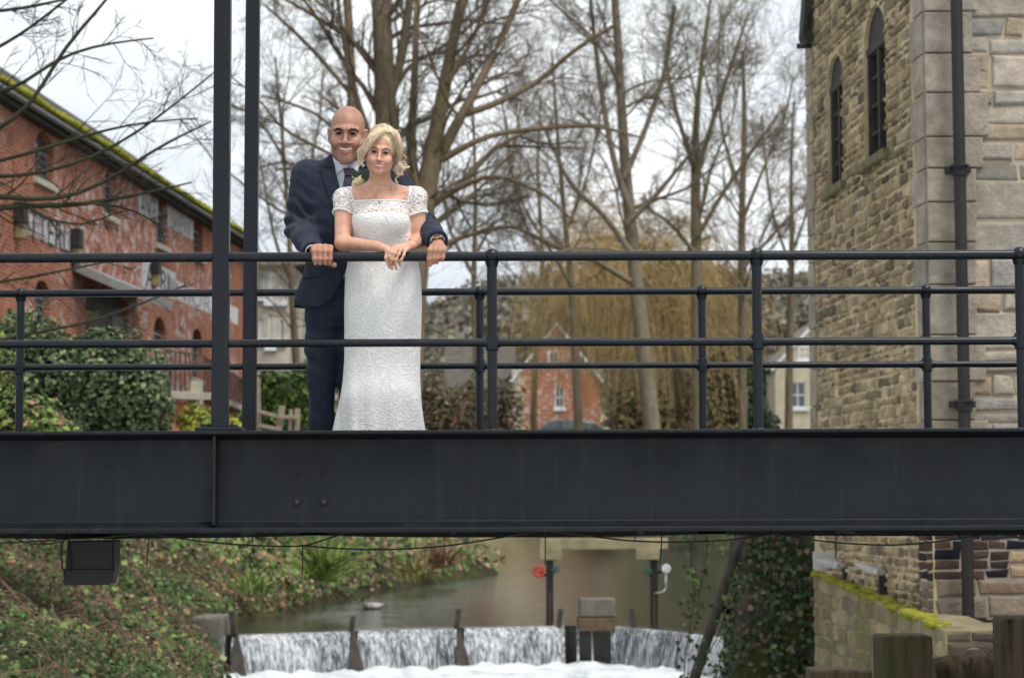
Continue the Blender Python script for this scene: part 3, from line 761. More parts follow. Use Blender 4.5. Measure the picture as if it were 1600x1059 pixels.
# left face below the deck keeps rubble; front base in dark engineering brick
def col_brick(r, s, z):
    if z < -.62: b = [(.26, .21, .16), (.20, .16, .13), (.30, .22, .16)][int(r.uniform()*3)]
    else: b = [(.012, .013, .022), (.060, .034, .030), (.016, .016, .024), (.085, .050, .040), (.03, .024, .028)][int(r.uniform()*5)]
    v = r.uniform(.8, 1.3); return [q*v for q in b]
stone_courses('brick_base', (CX+.004, CY, 0), uf, nf, 4.8, -.62, .09, [lambda a, b: (.62, 1.05) if b > -.62 and a < -.40 else (None, None)], col_brick, M_ST_B, mill, .075, .085, .14, .24, 8, depth=(.006, .010), mortar=.013)
stone_courses('stone_base', (CX+.02, CY, 0), uf, nf, 4.8, ZB0, -.62, [], col_brick, M_ST_F, mill, .12, .20, .25, .6, 9, depth=(.01, .03), mortar=.02)
stone_courses('pale_patch', (CX+.62, CY, 0), uf, nf, .43, -.618, -.40, [], lambda r, a, b: (.45, .33, .2), M_ST_F, mill, .10, .12, .3, .43, 9, depth=(.01, .012), mortar=.02)
stone_courses('corner_bricks', Lc, ul, nl, .45, ZB0, -.002, [], col_brick, M_ST_B, mill, .075, .085, .14, .24, 18, depth=(.006, .012), mortar=.013)
# arched windows: frame, glazing bars, sill
for w_ in wins:
    s0, s1, z0, zs, zt = w_.box; c_ = (s0+s1)/2; e = empty('window', tuple(Vector(Lc)+Vector(ul)*c_+Vector((0, 0, z0)))); setparent(e, mill)
    L = lambda s, z, d: tuple(Vector(Lc)+Vector(ul)*s-Vector(nl)*d+Vector((0, 0, z)))
    m = MB(); fw = .055; d0 = .035
    for a, b in ((s0+.002, s0+fw), (s1-fw, s1-.002), (c_-.03, c_+.03)): m.prism([L(a, z0+.002, d0), L(b, z0+.002, d0), L(b, zs, d0), L(a, zs, d0)], tuple(-Vector(nl)*.07))
    m.prism([L(s0+.002, zs-.035, d0-.01), L(s1-.002, zs-.035, d0-.01), L(s1-.002, zs+.035, d0-.01), L(s0+.002, zs+.035, d0-.01)], tuple(-Vector(nl)*.08))
    for k in range(1, 4): zz_ = z0+(zs-z0)*k/4; m.prism([L(s0+fw, zz_-.012, d0+.02), L(s1-fw, zz_-.012, d0+.02), L(s1-fw, zz_+.012, d0+.02), L(s0+fw, zz_+.012, d0+.02)], tuple(-Vector(nl)*.03))
    m.build('frame', M_OLDWOOD, e, bevel=.004)
    arc = [L(c_+math.cos(t)*(s1-s0)/2, zs+math.sin(t)*(zt-zs), d0+.01) for t in np.linspace(0, math.pi, 15)]
    m = MB(); m.prism(arc, tuple(-Vector(nl)*.05)); m.build('arched_head', simple('dark_boarding', (.022, .020, .018), .7), e)
    m = MB(); m.prism([L(s0, z0, .085), L(s1, z0, .085), L(s1, zs, .085), L(s0, zs, .085)], tuple(-Vector(nl)*.02)); m.build('glass', M_GLASS, e)
    m = MB(); m.prism([L(s0-.10, z0-.09, -.07), L(s1+.10, z0-.09, -.07), L(s1+.10, z0-.003, -.07), L(s0-.10, z0-.003, -.07)], tuple(-Vector(nl)*.26)); m.build('sill', M_ST_W if 0 else simple('mossy_sill', (.13, .115, .055), .9, var=.4), e, bevel=.012)
m = MB(); m.box((CX+.3, CY+.46, ZB0), (CX+5, CY+SLEN-.1, ZB1-.3)); m.build('inner_mass', M_MORT_D, mill)
# roof verge at the far end
vg = MB(); a = P(1253.5, 60, 22.3); vg.prism([tuple(P(x, y, 22.3)) for x, y in ((1254, 52), (1262, 66), (1271, 60), (1275, -60), (1262, -60))], (0, .35, 0)); vg.prism([tuple(P(x, y, 22.27)) for x, y in ((1257, 20), (1255, 42), (1263, 46), (1266, 20))], (0, .1, 0))
M_SLATE = simple('dark_slate', (.028, .027, .020), .85, var=.5, scale=9, bump=.7, bd=.02)
vg.build('roof_verge', M_SLATE, mill, bevel=.01)
m = MB(); m.tube([P(1245, 72.5, 22.0), P(1268, 71.5, 22.0)], .028, 10); m.build('overflow_pipe', M_IRON, mill, smooth=True)
# downpipe
M_PIPE = simple('cast_iron_pipe', (.009, .007, .0065), .55, var=.6, scale=3)
dp = empty('downpipe', tuple(P(1514, 985, 17.86)), 'black rusty cast iron downpipe running down the stone mill beside its corner', 'downpipe')
m = MB(); DPY = 17.83
pt = [P(1495, -40, DPY), P(1516, 992, DPY)]; x_ = P(1504, 500, DPY).x
for ya, yb in ((-80, 262), (270, 626), (640, 990)):
    m.tube([(x_, DPY, P(1500, ya, DPY).z), (x_, DPY, P(1500, yb, DPY).z)], .050, 16)
m.build('pipe', M_PIPE, dp, auto=40)
for y in (266, 633):
    z = P(1500, y, DPY).z; m = MB(); m.tube([(x_, DPY, z-.05), (x_, DPY, z-.045), (x_, DPY, z-.02), (x_, DPY, z+.02), (x_, DPY, z+.03), (x_, DPY, z+.045)], [.052, .060, .062, .066, .076, .074], 18); m.box((x_-.10, DPY+.02, z-.015), (x_+.10, DPY+.13, z+.035)); m.build('collar', M_PIPE, dp, auto=40)
m = MB(); z = P(1516, 998, DPY-1.2).z; a = P(1516, 985, DPY).z; m.box((x_-.13, DPY-.10, a-.06), (x_+.13, DPY+.10, a)); m.build('shoe', M_PIPE, dp, bevel=.01)
# river wall with mossy top and plinth in front of the mill
rw = empty('river_wall', (3.3, 16.6, -3), 'low stone river wall with a mossy top at the foot of the mill', 'wall')
A0 = P(1476, 985, 16.6); A1 = P(1272, 893, 22.7); uw = np.array((A1.x-A0.x, A1.y-A0.y, 0)); LW = np.linalg.norm(uw); uw /= LW; nw = np.array((-uw[1], uw[0], 0)); ZT = -.93
m = MB()
V8 = lambda s, z, d: tuple(np.array((A0.x, A0.y, 0))+uw*s-nw*d+np.array((0, 0, z)))
m.add([V8(0, -3.4, 0), V8(LW, -3.4, 0), V8(LW, A1.z, 0), V8(0, A0.z, 0), V8(0, -3.4, .45), V8(LW, -3.4, .45), V8(LW, A1.z, .45), V8(0, A0.z, .45)], [(0, 3, 2, 1), (4, 5, 6, 7), (3, 7, 6, 2), (1, 2, 6, 5), (0, 4, 7, 3)])
m.box((A0.x+.02, A0.y+.003, -3.4), (9, 17.9, A0.z-.01)); m.build('core', simple('mossy_mortar', (.20, .165, .09), .95, var=.4, scale=3, bump=.6, bd=.02), rw)
def col_rw(r, s, z):
    b = [(.34, .28, .15), (.27, .22, .13), (.22, .20, .12), (.38, .30, .19), (.20, .16, .12)][int(r.uniform()*5)]; v = r.uniform(.8, 1.2); return [q*v for q in b]
stone_courses('river_face_stones', (A0.x, A0.y, 0), uw, nw, LW, -3.4, A1.z-.01, [lambda a, b: (0, min(LW, (b-A0.z)/(A1.z-A0.z)*LW)) if b > A0.z-.005 else (None, None)], col_rw, M_ST_W, rw, .10, .18, .16, .42, 12, depth=(.006, .02), mortar=.022)
def col_wet(r, s, z): b = [(.10, .08, .065), (.14, .11, .085), (.075, .065, .055), (.17, .13, .10)][int(r.uniform()*4)]; v = r.uniform(.8, 1.25); return [q*v for q in b]
stone_courses('end_face_stones', (A0.x+.02, A0.y, 0), uf, nf, 4.5, -3.3, A0.z-.01, [], col_wet, M_ST_L, rw, .12, .24, .2, .55, 13, depth=(.01, .035), mortar=.02)
m = MB(); c0 = P(1521, 1027, A0.y-.03); m.tube([(c0.x, A0.y-.045, c0.z), (c0.x, A0.y+.05, c0.z)], .062, 16); m.build('drain_pipe', M_HOLE, rw)
ring('drain_rim', (c0.x, A0.y-.04, c0.z), (0, 1, 0), .066, .012, M_CONC, rw)
# moss cushions on the wall top
r = np.random.default_rng(4); m = MB()
for k in range(150):
    s = r.uniform(0, 1)**.8*LW; zt_ = A0.z+(A1.z-A0.z)*s/LW; c0 = V8(s, zt_, r.uniform(-.02, .12)); q = r.uniform(.025, .065); m.ball(c0, (q*1.2, q*1.5, q*.6), 8, 5)
def moss_mat():
    t = NT('bright_moss', .95, .1); n = t.noise(9, 5, .7); t.color(t.ramp(n, [(.3, (.10, .11, .02)), (.55, (.27, .27, .035)), (.75, (.30, .22, .03))])); t.bump(t.noise(70, 3), .8, .02); return t.m
M_MOSS = moss_mat(); m.build('moss', M_MOSS, rw, smooth=True)
# bank lamps on the wall
M_LAMP = simple('grey_lamp_housing', (.46, .46, .44), .4, var=.1); M_POST = simple('dark_post', (.02, .02, .02), .7)
def lamp(px0, py0, px1, py1, D, postpx, posty, label, plate=False):
    a, b = P(px0, py0, D), P(px1, py1, D); e = empty('bank_lamp', tuple(P(postpx, posty, D)), label, 'lamp', 'grey lamp heads on the river wall')
    m = MB(); n = 14; pts = []; rr_ = []
    V = []; F_ = []
    for i in range(n+1):
        t = i/n; c0 = a+(b-a)*t; w = .10*math.sin(math.pi*min(1, (t*.93+.05)))**.7; h1 = .022*math.sin(math.pi*(t*.9+.05)); h0 = .060*math.sin(math.pi*(t*.9+.05))
        for k in range(12):
            q = 2*math.pi*k/12; V.append((c0.x, c0.y+math.cos(q)*w, c0.z+(h1 if math.sin(q) > 0 else h0)*math.sin(q)))
    for i in range(n):
        for k in range(12): F_.append((i*12+k, i*12+(k+1) % 12, (i+1)*12+(k+1) % 12, (i+1)*12+k))
    m.add(V, F_+[tuple(range(11, -1, -1)), tuple(range(n*12, n*12+12))]); m.build('lamp_head', M_LAMP, e, smooth=True)
    c0 = a*.35+b*.65; m = MB(); m.ball((c0.x-.03, c0.y-.09, c0.z-.015), .028, 10, 8); m.build('knuckle', M_LAMP, e, smooth=True)
    m = MB(); m.bar(P(postpx, posty, D), P(postpx, py1+3, D), .07, .05); m.build('post', M_POST, e, bevel=.005)
    if plate: m = MB(); q0 = P(px0-7, py0-8, D+.12); q1 = P(px0+25, py0+18, D+.12); m.prism([tuple(P(x, y, D+.12)) for x, y in ((1270, 861), (1304, 864), (1306, 884), (1288, 890), (1271, 889))], (0, .02, 0)); m.build('back_plate', M_LAMP, e, bevel=.004)
lamp(1276, 874, 1327, 883, 21.2, 1322, 905, 'long grey lamp head with a square back plate, farther one on the mossy wall', True)
lamp(1336, 880, 1391, 895, 19.6, 1379, 938, 'long grey lamp head on a short dark post, nearer one on the mossy wall')
# timber mooring posts close behind the bridge
def wood_mat():
    t = NT('weathered_oak', .9, .2); v = t.map((9, 9, .9)); n = t.noise(2.5, 7, .7, v); n2 = t.noise(2, 4)
    c = t.mix(t.ramp(n, [(.35, 0), (.7, 1)]), (.035, .026, .017), (.15, .115, .07)); t.color(t.mix(t.ramp(n2, [(.5, 0), (.65, .7)]), c, (.07, .075, .03))); t.bump(n, 1, .02); return t.m
M_OAK = wood_mat()
def post(px0, px1, ytop, D, label, dep=.26):
    a, b = P(px0, ytop, D), P(px1, ytop, D); m = MB(); zt_ = a.z; n = 5; V = []
    m.box((a.x, D, -3.2), (b.x, D+dep, zt_)); o = m.build('timber_post', M_OAK, bevel=.02, seg=3); tag(o, label, 'timber post', 'weathered timber posts on the near right bank')
post(1376, 1458, 993, 11.2, 'thick mossy square timber post with a flat top, below the lamps')
post(1567, 1660, 966, 11.0, 'taller timber post cut off by the right edge')
post(1268, 1364, 1046, 11.6, 'low timber post whose top just shows at the bottom edge')
m = MB(); m.tube([P(1462, 1058, 11.5), P(1520, 1047, 11.5), P(1580, 1040, 11.6), P(1640, 1036, 11.7)], [.10, .11, .10, .12], 14); tag(m.build('fallen_log', M_OAK, smooth=True), 'rough log lying between the timber posts at the bottom right corner', 'log')
# leaning ribbed pole
a, b = P(1080, 1075, 23.5), P(1158, 838, 24.2); m = MB(); pts = []; rs = []
for i in range(91):
    t = i/90; pts.append(tuple(a+(b-a)*t)); rs.append(.060-.012*t+(.006 if (i % 2) and t > .35 else 0))
m.tube(pts, rs, 12); tag(m.build('leaning_pole', M_OLDWOOD, auto=60), 'dark ribbed pole leaning over the weir by the ivy covered bank', 'pole')
# ------------------------------------------------------------------ vegetation
def tubes_batch(Pt, Rd, ns):
    """Pt (n,K,3), Rd (n,K) -> verts, quads of n tubes"""
    n, K, _ = Pt.shape; d = np.gradient(Pt, axis=1); d /= np.linalg.norm(d, axis=2, keepdims=True)+1e-9
    ref = np.where(np.abs(d[..., 2:3]) > .9, np.array((1., 0, 0)), np.array((0, 0, 1.)))
    u = np.cross(d, ref); u /= np.linalg.norm(u, axis=2, keepdims=True)+1e-9; w = np.cross(d, u)
    a = np.arange(ns)*2*np.pi/ns
    V = Pt[:, :, None, :] + Rd[:, :, None, None]*(u[:, :, None, :]*np.cos(a)[None, None, :, None] + w[:, :, None, :]*np.sin(a)[None, None, :, None])
    base = (np.arange(n)*K*ns)[:, None, None] + (np.arange(K-1)*ns)[None, :, None] + np.arange(ns)[None, None, :]
    nx = (np.arange(n)*K*ns)[:, None, None] + (np.arange(K-1)*ns)[None, :, None] + ((np.arange(ns)+1) % ns)[None, None, :]
    F_ = np.stack([base, nx, nx+ns, base+ns], -1).reshape(-1, 4)
    return V.reshape(-1, 3), F_
def resample(g, K):
    g = np.asarray(g, float); L = np.r_[0, np.cumsum(np.linalg.norm(np.diff(g[:, :3], axis=0), axis=1))]; t = np.linspace(0, L[-1], K)
    o = np.stack([np.interp(t, L, g[:, i]) for i in range(g.shape[1])], 1)
    for _ in range(2): o[1:-1] = (o[:-2]+2*o[1:-1]+o[2:])/4
    return o, L[-1]
class Grow:
    def __init__(s, seed): s.r = np.random.default_rng(seed); s.V = []; s.F = []; s.n = 0
    def put(s, V, F_): s.V.append(V); s.F.append(F_+s.n); s.n += len(V)
    def batch(s, st, d, L, rad, K, wob_, up, ns, emit=True, taper=.3):
        r = s.r; n = len(st); Pt = np.empty((n, K, 3)); Pt[:, 0] = st; d = d.copy(); seg = (L/(K-1))[:, None]
        bend = r.normal(size=(n, 3))*wob_*.5
        for k in range(1, K):
            d = d + r.normal(size=(n, 3))*wob_ + bend*.35 + np.array((0, 0, up)); d /= np.linalg.norm(d, axis=1, keepdims=True)
            Pt[:, k] = Pt[:, k-1]+d*seg
        Rd = rad[:, None]*(np.linspace(1, taper, K)**1.0)[None]
        if emit: s.put(*tubes_batch(Pt, Rd, ns))
        return Pt, Rd
    def kids(s, Pt, Rd, L, m, t0, t1, spread, lr, rr, flat=1.0):
        r = s.r; n, K, _ = Pt.shape; pi = np.repeat(np.arange(n), m); t = r.uniform(t0, t1, n*m); f = t*(K-1); i = np.minimum(f.astype(int), K-2); fr = (f-i)[:, None]
        st = Pt[pi, i]*(1-fr)+Pt[pi, i+1]*fr; tg = Pt[pi, i+1]-Pt[pi, i]; tg /= np.linalg.norm(tg, axis=1, keepdims=True)+1e-9
        q = r.normal(size=(n*m, 3)); q[:, 1] *= flat; q -= tg*(q*tg).sum(1, keepdims=True); q /= np.linalg.norm(q, axis=1, keepdims=True)+1e-9
        a = r.normal(spread, .22, n*m)[:, None]; d = tg*np.cos(a)+q*np.sin(a)
        Lk = L[pi]*r.uniform(lr[0], lr[1], n*m)*(1.15-.6*t); rk = (Rd[pi, i])*r.uniform(rr[0], rr[1], n*m)
        return st, d, Lk, rk
def tree_mat(name, c1, c2, moss=.3):
    t = NT(name, .9, .2); v = t.map((5, 5, 1.6)); n = t.noise(2.5, 6, .7, v); n2 = t.noise(.8, 4)
    c = t.mix(t.ramp(n, [(.3, 0), (.7, 1)]), c1, c2)
    t.color(t.mix(t.math('MULTIPLY', t.ramp(n2, [(.45, 0), (.6, 1)]), moss), c, (.075, .085, .025))); t.bump(n, .8, .03); return t.m
M_BARK = tree_mat('grey_brown_bark', (.085, .066, .045), (.25, .19, .13), .4)
M_BARKP = tree_mat('pale_bark', (.13, .105, .075), (.27, .22, .16), .15)
M_TWIG = simple('dark_twigs', (.105, .085, .060), .9, var=.3, scale=2)
M_TWIGL = simple('light_brown_twigs', (.17, .14, .09), .9, var=.35, scale=1)
M_NEARB = tree_mat('near_dark_bark', (.020, .018, .014), (.05, .045, .032), .3)
def bare_tree(name, limbs, D, seed, label, mtrunk, mtwig, m1=9, m2=7, m3=6, L1=.55, up=.02, rmin=.0035, spread=.85, ydepth=.9, grp=None, cat='tree', t0=.25, minlen=0, m4=3, dd=0.0, wb=.16):
    """limbs: lists of (px, py, radius in px); each gets depth variation, then three orders of branches"""
    G = Grow(seed); T = Grow(seed+1); r = G.r; k_ = D/FPX; allP = []; allR = []; allL = []
    for li, g in enumerate(limbs):
        D0 = D+(r.uniform(-1, 1)*dd if li else 0)
        g3 = [list(P(x, y, D0+(0 if j == 0 else (r.normal()*ydepth*.4)*min(j, 2)/2)))+[rp*k_*(.86 if D > 30 else 1)] for j, (x, y, rp) in enumerate(g)]
        o, L = resample(g3, 14); G.put(*tubes_batch(o[None, :, :3], o[None, :, 3], 10)); allP.append(o[:, :3]); allR.append(o[:, 3]); allL.append(L)
    Pt = np.array(allP); Rd = np.array(allR); L = np.array(allL)
    c = G.kids(Pt, Rd, np.maximum(L, minlen), m1, t0, 1.0, spread, (L1*.5, L1), (.18, .38), ydepth)
    P1, R1 = G.batch(c[0], c[1], c[2]*1.25, np.maximum(c[3], rmin*2), 9, wb, up, 6)
    c = G.kids(P1, R1, c[2]*1.2, m2, .12, 1.0, .7, (.35, .75), (.4, .65)); P2, R2 = T.batch(c[0], c[1], c[2], np.maximum(c[3], rmin*1.4), 7, wb*1.1, up, 4)
    c2 = c; c = T.kids(P2, R2, c[2], m3, .1, 1.0, .6, (.4, .85), (.5, .7)); P3, R3 = T.batch(c[0], c[1], c[2], np.maximum(c[3], rmin), 5, wb*1.2, up, 3)
    if m4: c = T.kids(P3, R3, c[2], m4, .2, 1.0, .65, (.4, .7), (.6, .8)); T.batch(c[0], c[1], c[2], np.maximum(c[3], rmin*.8), 4, wb*1.2, up, 3)
    e = empty(name, tuple(Pt[0, 0]), label, cat, grp)
    mesh('trunk', np.vstack(G.V), np.vstack(G.F), mtrunk, e, smooth=True); mesh('crown', np.vstack(T.V), np.vstack(T.F), mtwig, e)
    return e
TG = 'bare winter trees beyond the footbridge'
bare_tree('bare_tree', [[(612, 700, 30), (606, 420, 26), (604, 180, 21), (598, 60, 19), (592, -60, 17)],
                        [(598, 200, 9), (628, 90, 9), (640, 0, 8), (650, -60, 7)],
                        [(604, 260, 8), (570, 200, 7), (545, 110, 5), (530, 20, 4), (520, -50, 3)],
                        [(600, 120, 6), (560, 70, 5), (500, 30, 4), (430, -10, 3)],
                        [(606, 330, 8), (560, 290, 5), (500, 260, 4), (430, 265, 2.5)],
                        [(610, 150, 6), (640, 100, 4), (700, 70, 3), (760, 20, 2.5)]], 52, 21, 'tall bare tree with a thick straight trunk rising behind the man', M_BARK, M_TWIG, m1=8, m2=7, m3=6, L1=.46, grp=TG)
bare_tree('bare_tree', [[(545, 700, 13), (548, 420, 11), (552, 170, 9), (546, 60, 8.5), (540, -50, 8)],
                        [(550, 150, 4), (500, 90, 4), (450, 40, 3), (415, 10, 2)],
                        [(548, 230, 4), (500, 180, 3), (450, 160, 2.5), (410, 150, 2)],
                        [(548, 320, 4), (490, 270, 3), (440, 250, 2), (408, 262, 1.5)]], 56, 33, 'slim bare tree just left of the man with branches reaching left', M_BARK, M_TWIG, m1=11, m2=8, m3=6, L1=.42, grp=TG)
bare_tree('forked_tree', [[(636, 700, 24), (648, 420, 24), (664, 300, 22), (680, 220, 15), (700, 100, 11), (722, 0, 10), (735, -60, 9)],
                          [(660, 320, 14), (682, 250, 12), (722, 180, 9), (775, 80, 7), (815, -10, 6), (830, -60, 5)],
                          [(650, 300, 12), (640, 240, 10), (648, 140, 7), (650, 40, 6), (655, -50, 6)],
                          [(722, 180, 7), (770, 165, 6), (840, 130, 5), (900, 75, 4), (960, 40, 3)],
                          [(690, 250, 7), (760, 210, 5), (850, 200, 4.5), (930, 195, 3.5), (1000, 215, 2)],
                          [(700, 130, 5), (740, 60, 4), (760, 0, 3.5), (770, -40, 3)],
                          [(664, 330, 8), (700, 300, 6), (770, 270, 4), (850, 300, 3), (900, 350, 2)],
                          [(658, 400, 7), (720, 370, 5), (800, 350, 3.5), (860, 380, 2)]], 48, 45, 'forked bare tree with pale twin stems right of the bride', tree_mat('warm_bark', (.11, .08, .05), (.28, .21, .14), .25), M_TWIG, m1=10, m2=8, m3=6, L1=.42, grp=TG)
bare_tree('bare_tree', [[(1022, 700, 17), (1012, 600, 15), (1000, 500, 14), (988, 380, 13), (975, 250, 10), (968, 100, 8), (958, -40, 7)],
                        [(985, 330, 7), (960, 260, 6), (940, 150, 5), (925, 30, 4), (920, -40, 3)],
                        [(975, 280, 6), (1010, 200, 5), (1040, 110, 4), (1055, 10, 3)],
                        [(990, 400, 6), (940, 330, 5), (890, 290, 4), (850, 200, 2.5)],
                        [(980, 350, 6), (1030, 300, 4.5), (1070, 250, 3), (1110, 210, 2)],
                        [(985, 440, 6), (920, 400, 5), (860, 385, 3.5), (790, 345, 2)],
                        [(968, 130, 5), (930, 60, 3), (880, 20, 2.5), (840, -20, 2)]], 62, 57, 'tall slender bare tree with a pale lower trunk in the middle of the view', M_BARKP, M_TWIG, m1=12, m2=8, m3=6, L1=.34, grp=TG)
bare_tree('bare_tree', [[(1092, 700, 13), (1090, 500, 12), (1088, 380, 11), (1086, 270, 9), (1085, 200, 6), (1095, 100, 4), (1110, 0, 3)],
                        [(1087, 280, 6), (1110, 200, 5), (1140, 110, 3.5), (1170, 20, 2)],
                        [(1086, 260, 5), (1060, 190, 4), (1040, 100, 3), (1050, 20, 2)],
                        [(1090, 370, 5), (1130, 300, 4), (1180, 230, 3), (1215, 180, 2)],
                        [(1089, 400, 5), (1050, 350, 3.5), (1020, 330, 2.5), (1000, 320, 1.5)]], 78, 69, 'bare tree with a fan of fine upright branches right of the slender tree', M_BARK, M_TWIGL, m1=12, m2=8, m3=6, L1=.36, up=.05, rmin=.007, spread=.6, grp=TG)
bare_tree('bare_tree', [[(1160, 700, 9), (1160, 500, 8), (1158, 330, 6.5), (1165, 200, 5), (1160, 80, 3)],
                        [(1158, 350, 4), (1190, 270, 3), (1225, 190, 2), (1240, 120, 1.5)],
                        [(1160, 420, 4), (1205, 370, 3), (1240, 330, 2), (1262, 320, 1.5)],
                        [(1158, 300, 3.5), (1130, 220, 3), (1120, 130, 2), (1125, 50, 1.5)]], 88, 81, 'thin bare tree with light twigs nearest the stone mill', M_BARK, M_TWIGL, m1=12, m2=8, m3=6, L1=.38, up=.05, rmin=.007, spread=.6, grp=TG)
bare_tree('bare_tree', [[(1232, 700, 8), (1234, 520, 7), (1238, 380, 5), (1235, 260, 3), (1240, 160, 2)],
                        [(1236, 420, 3), (1205, 330, 2.5), (1195, 250, 2), (1190, 180, 1.5)],
                        [(1236, 400, 3), (1262, 330, 2), (1270, 260, 1.5), (1280, 200, 1.5)]], 96, 93, 'small bare tree partly hidden by the corner of the stone mill', M_BARK, M_TWIGL, m1=11, m2=7, m3=5, L1=.40, up=.04, rmin=.008, spread=.65, grp=TG)
bare_tree('bare_tree', [[(905, 700, 9), (900, 560, 8), (893, 440, 6), (880, 320, 4.5), (870, 200, 3), (862, 80, 2)],
                        [(895, 450, 4), (860, 390, 3), (820, 330, 2.5), (790, 240, 1.5)],
                        [(885, 360, 3), (915, 290, 2.5), (935, 200, 2), (950, 110, 1.5)]], 84, 105, 'thin bare tree in front of the brick cottage', M_BARK, M_TWIGL, m1=11, m2=7, m3=5, L1=.40, up=.04, rmin=.007, spread=.7, grp=TG)
bare_tree('bare_tree', [[(748, 700, 8), (745, 560, 7), (738, 440, 5.5), (745, 330, 4), (740, 200, 3), (735, 90, 2)],
                        [(740, 430, 4), (700, 360, 3), (690, 280, 2), (700, 200, 1.5)],
                        [(742, 400, 3), (780, 330, 2.5), (800, 250, 2), (815, 160, 1.5)]], 76, 117, 'thin bare tree behind the railing post nearest the bride', M_BARK, M_TWIGL, m1=11, m2=7, m3=5, L1=.40, up=.04, rmin=.007, spread=.7, grp=TG)
bare_tree('bare_tree', [[(470, 700, 8), (462, 560, 7), (455, 440, 5.5), (450, 330, 4), (440, 200, 3), (430, 90, 2)],
                        [(455, 440, 3.5), (430, 380, 3), (415, 300, 2), (400, 220, 1.5)],
                        [(450, 350, 3), (480, 280, 2.5), (500, 190, 2), (505, 110, 1.5)],
                        [(445, 250, 3), (415, 200, 2.5), (380, 170, 2), (350, 160, 1.5)]], 66, 129, 'thin bare tree between the tall uprights and the man', M_BARK, M_TWIG, m1=11, m2=7, m3=5, L1=.38, up=.03, rmin=.006, spread=.7, grp=TG)
bare_tree('bare_tree', [[(835, 700, 7), (832, 600, 6), (845, 480, 5), (850, 390, 4), (838, 280, 3), (845, 150, 2)], [(848, 440, 3), (880, 380, 2.5), (905, 300, 2), (915, 220, 1.5)], [(846, 400, 3), (815, 340, 2.5), (800, 270, 2), (790, 190, 1.5)]], 98, 141, 'thin bare tree left of the brick cottage gable', M_BARK, M_TWIGL, m1=11, m2=7, m3=5, L1=.40, up=.04, rmin=.006, spread=.7, grp=TG)
# the near tree whose limbs reach in from the left
bare_tree('overhanging_tree', [[(-180, 900, 26), (-170, 500, 22), (-150, 300, 16), (-120, 100, 12), (-100, -60, 9)],
    [(-150, 345, 8), (-60, 328, 5.5), (40, 321, 4.6), (120, 322, 3.8), (215, 305, 2.6), (300, 285, 1.2)],
    [(-150, 310, 8), (-60, 303, 5), (20, 308, 4.4), (90, 317, 3.6), (170, 285, 3.0), (240, 232, 2.4), (330, 190, 1.2)],
    [(-140, 240, 6), (-50, 222, 4.5), (20, 195, 3.6), (60, 150, 3.4), (95, 80, 3), (150, 20, 2.6), (190, -30, 2)],
    [(-130, 170, 6), (-40, 150, 3.6), (30, 140, 3), (80, 95, 2.8), (150, 70, 2.2), (240, 60, 1.2)],
    [(-140, 280, 6), (-50, 275, 4), (40, 278, 3), (130, 255, 2.6), (210, 212, 2.2), (290, 150, 1.6), (345, 105, 1)],
    [(-120, 60, 5), (-40, 20, 3.2), (30, 15, 2.6), (100, 0, 2), (170, -20, 1.5)],
    [(-130, 130, 5), (-30, 90, 3), (40, 50, 2.4), (90, 10, 2), (130, -20, 1.5)],
    [(-150, 300, 5), (-40, 260, 3.4), (50, 240, 2.8), (120, 215, 2.4), (220, 190, 1.8), (310, 185, 1)],
    [(-150, 470, 5), (-40, 445, 2.6), (40, 435, 2.3), (110, 420, 1.8), (190, 405, 1.2)],
    [(-150, 560, 5), (-40, 540, 3), (50, 520, 2.6), (130, 507, 2.2), (210, 480, 1.8), (290, 445, 1)],
    [(100, 318, 2.4), (160, 318, 2.2), (215, 330, 1.6), (260, 360, 1)],
    [(40, 320, 2.6), (80, 345, 2), (130, 352, 1.6), (190, 330, 1)]], 21, 7, 'dark bare branches of a near tree reaching in from the left edge', M_NEARB, simple('near_twigs', (.022, .019, .015), .9), m1=9, m2=4, m3=3, L1=.26, up=.01, rmin=.0024, spread=.6, ydepth=.25, t0=.2, wb=.10, m4=0)
# weeping willow
def willow():
    G = Grow(5); T = Grow(6); r = G.r; D = 92; k_ = D/FPX
    for g in ([(1066, 700, 12), (1064, 600, 11), (1040, 540, 10), (1032, 500, 9), (1058, 470, 8), (1062, 420, 6), (1040, 380, 4)], [(1062, 430, 6), (1000, 380, 5), (940, 370, 4), (900, 380, 3)], [(1060, 420, 5), (1085, 380, 4), (1110, 370, 3)]):
        o, _ = resample([list(P(x, y, D))+[rp*k_] for x, y, rp in g], 14); G.put(*tubes_batch(o[None, :, :3], o[None, :, 3], 10))
    n = 2900; px = np.concatenate([r.normal(920, 34, 650), r.normal(1005, 40, 600), r.normal(1080, 30, 350), r.uniform(850, 1135, 500)]); px = px[(px > 850) & (px < 1135)]; n = len(px)
    top = 415 + 18*np.sin(px*.045)+r.normal(0, 52, n); ln = r.uniform(60, 250, n); st = np.array([tuple(P(a, b, D+c_)) for a, b, c_ in zip(px, top, r.normal(0, 2.6, n))])
    d = np.stack([r.normal(0, .35, n), r.normal(0, .3, n), np.full(n, .25)], 1); T.batch(st, d/np.linalg.norm(d, axis=1, keepdims=True), ln*k_, np.full(n, .013), 9, .05, -.55, 3, taper=.6)
    e = empty('weeping_willow', tuple(P(1066, 700, D)), 'weeping willow with hanging orange brown strands and a twisted trunk', 'tree')
    mesh('trunk', np.vstack(G.V), np.vstack(G.F), M_BARK, e, smooth=True); mesh('hanging_twigs', np.vstack(T.V), np.vstack(T.F), simple('orange_willow_twigs', (.46, .33, .14), .85, var=.45, scale=.6), e)
willow()
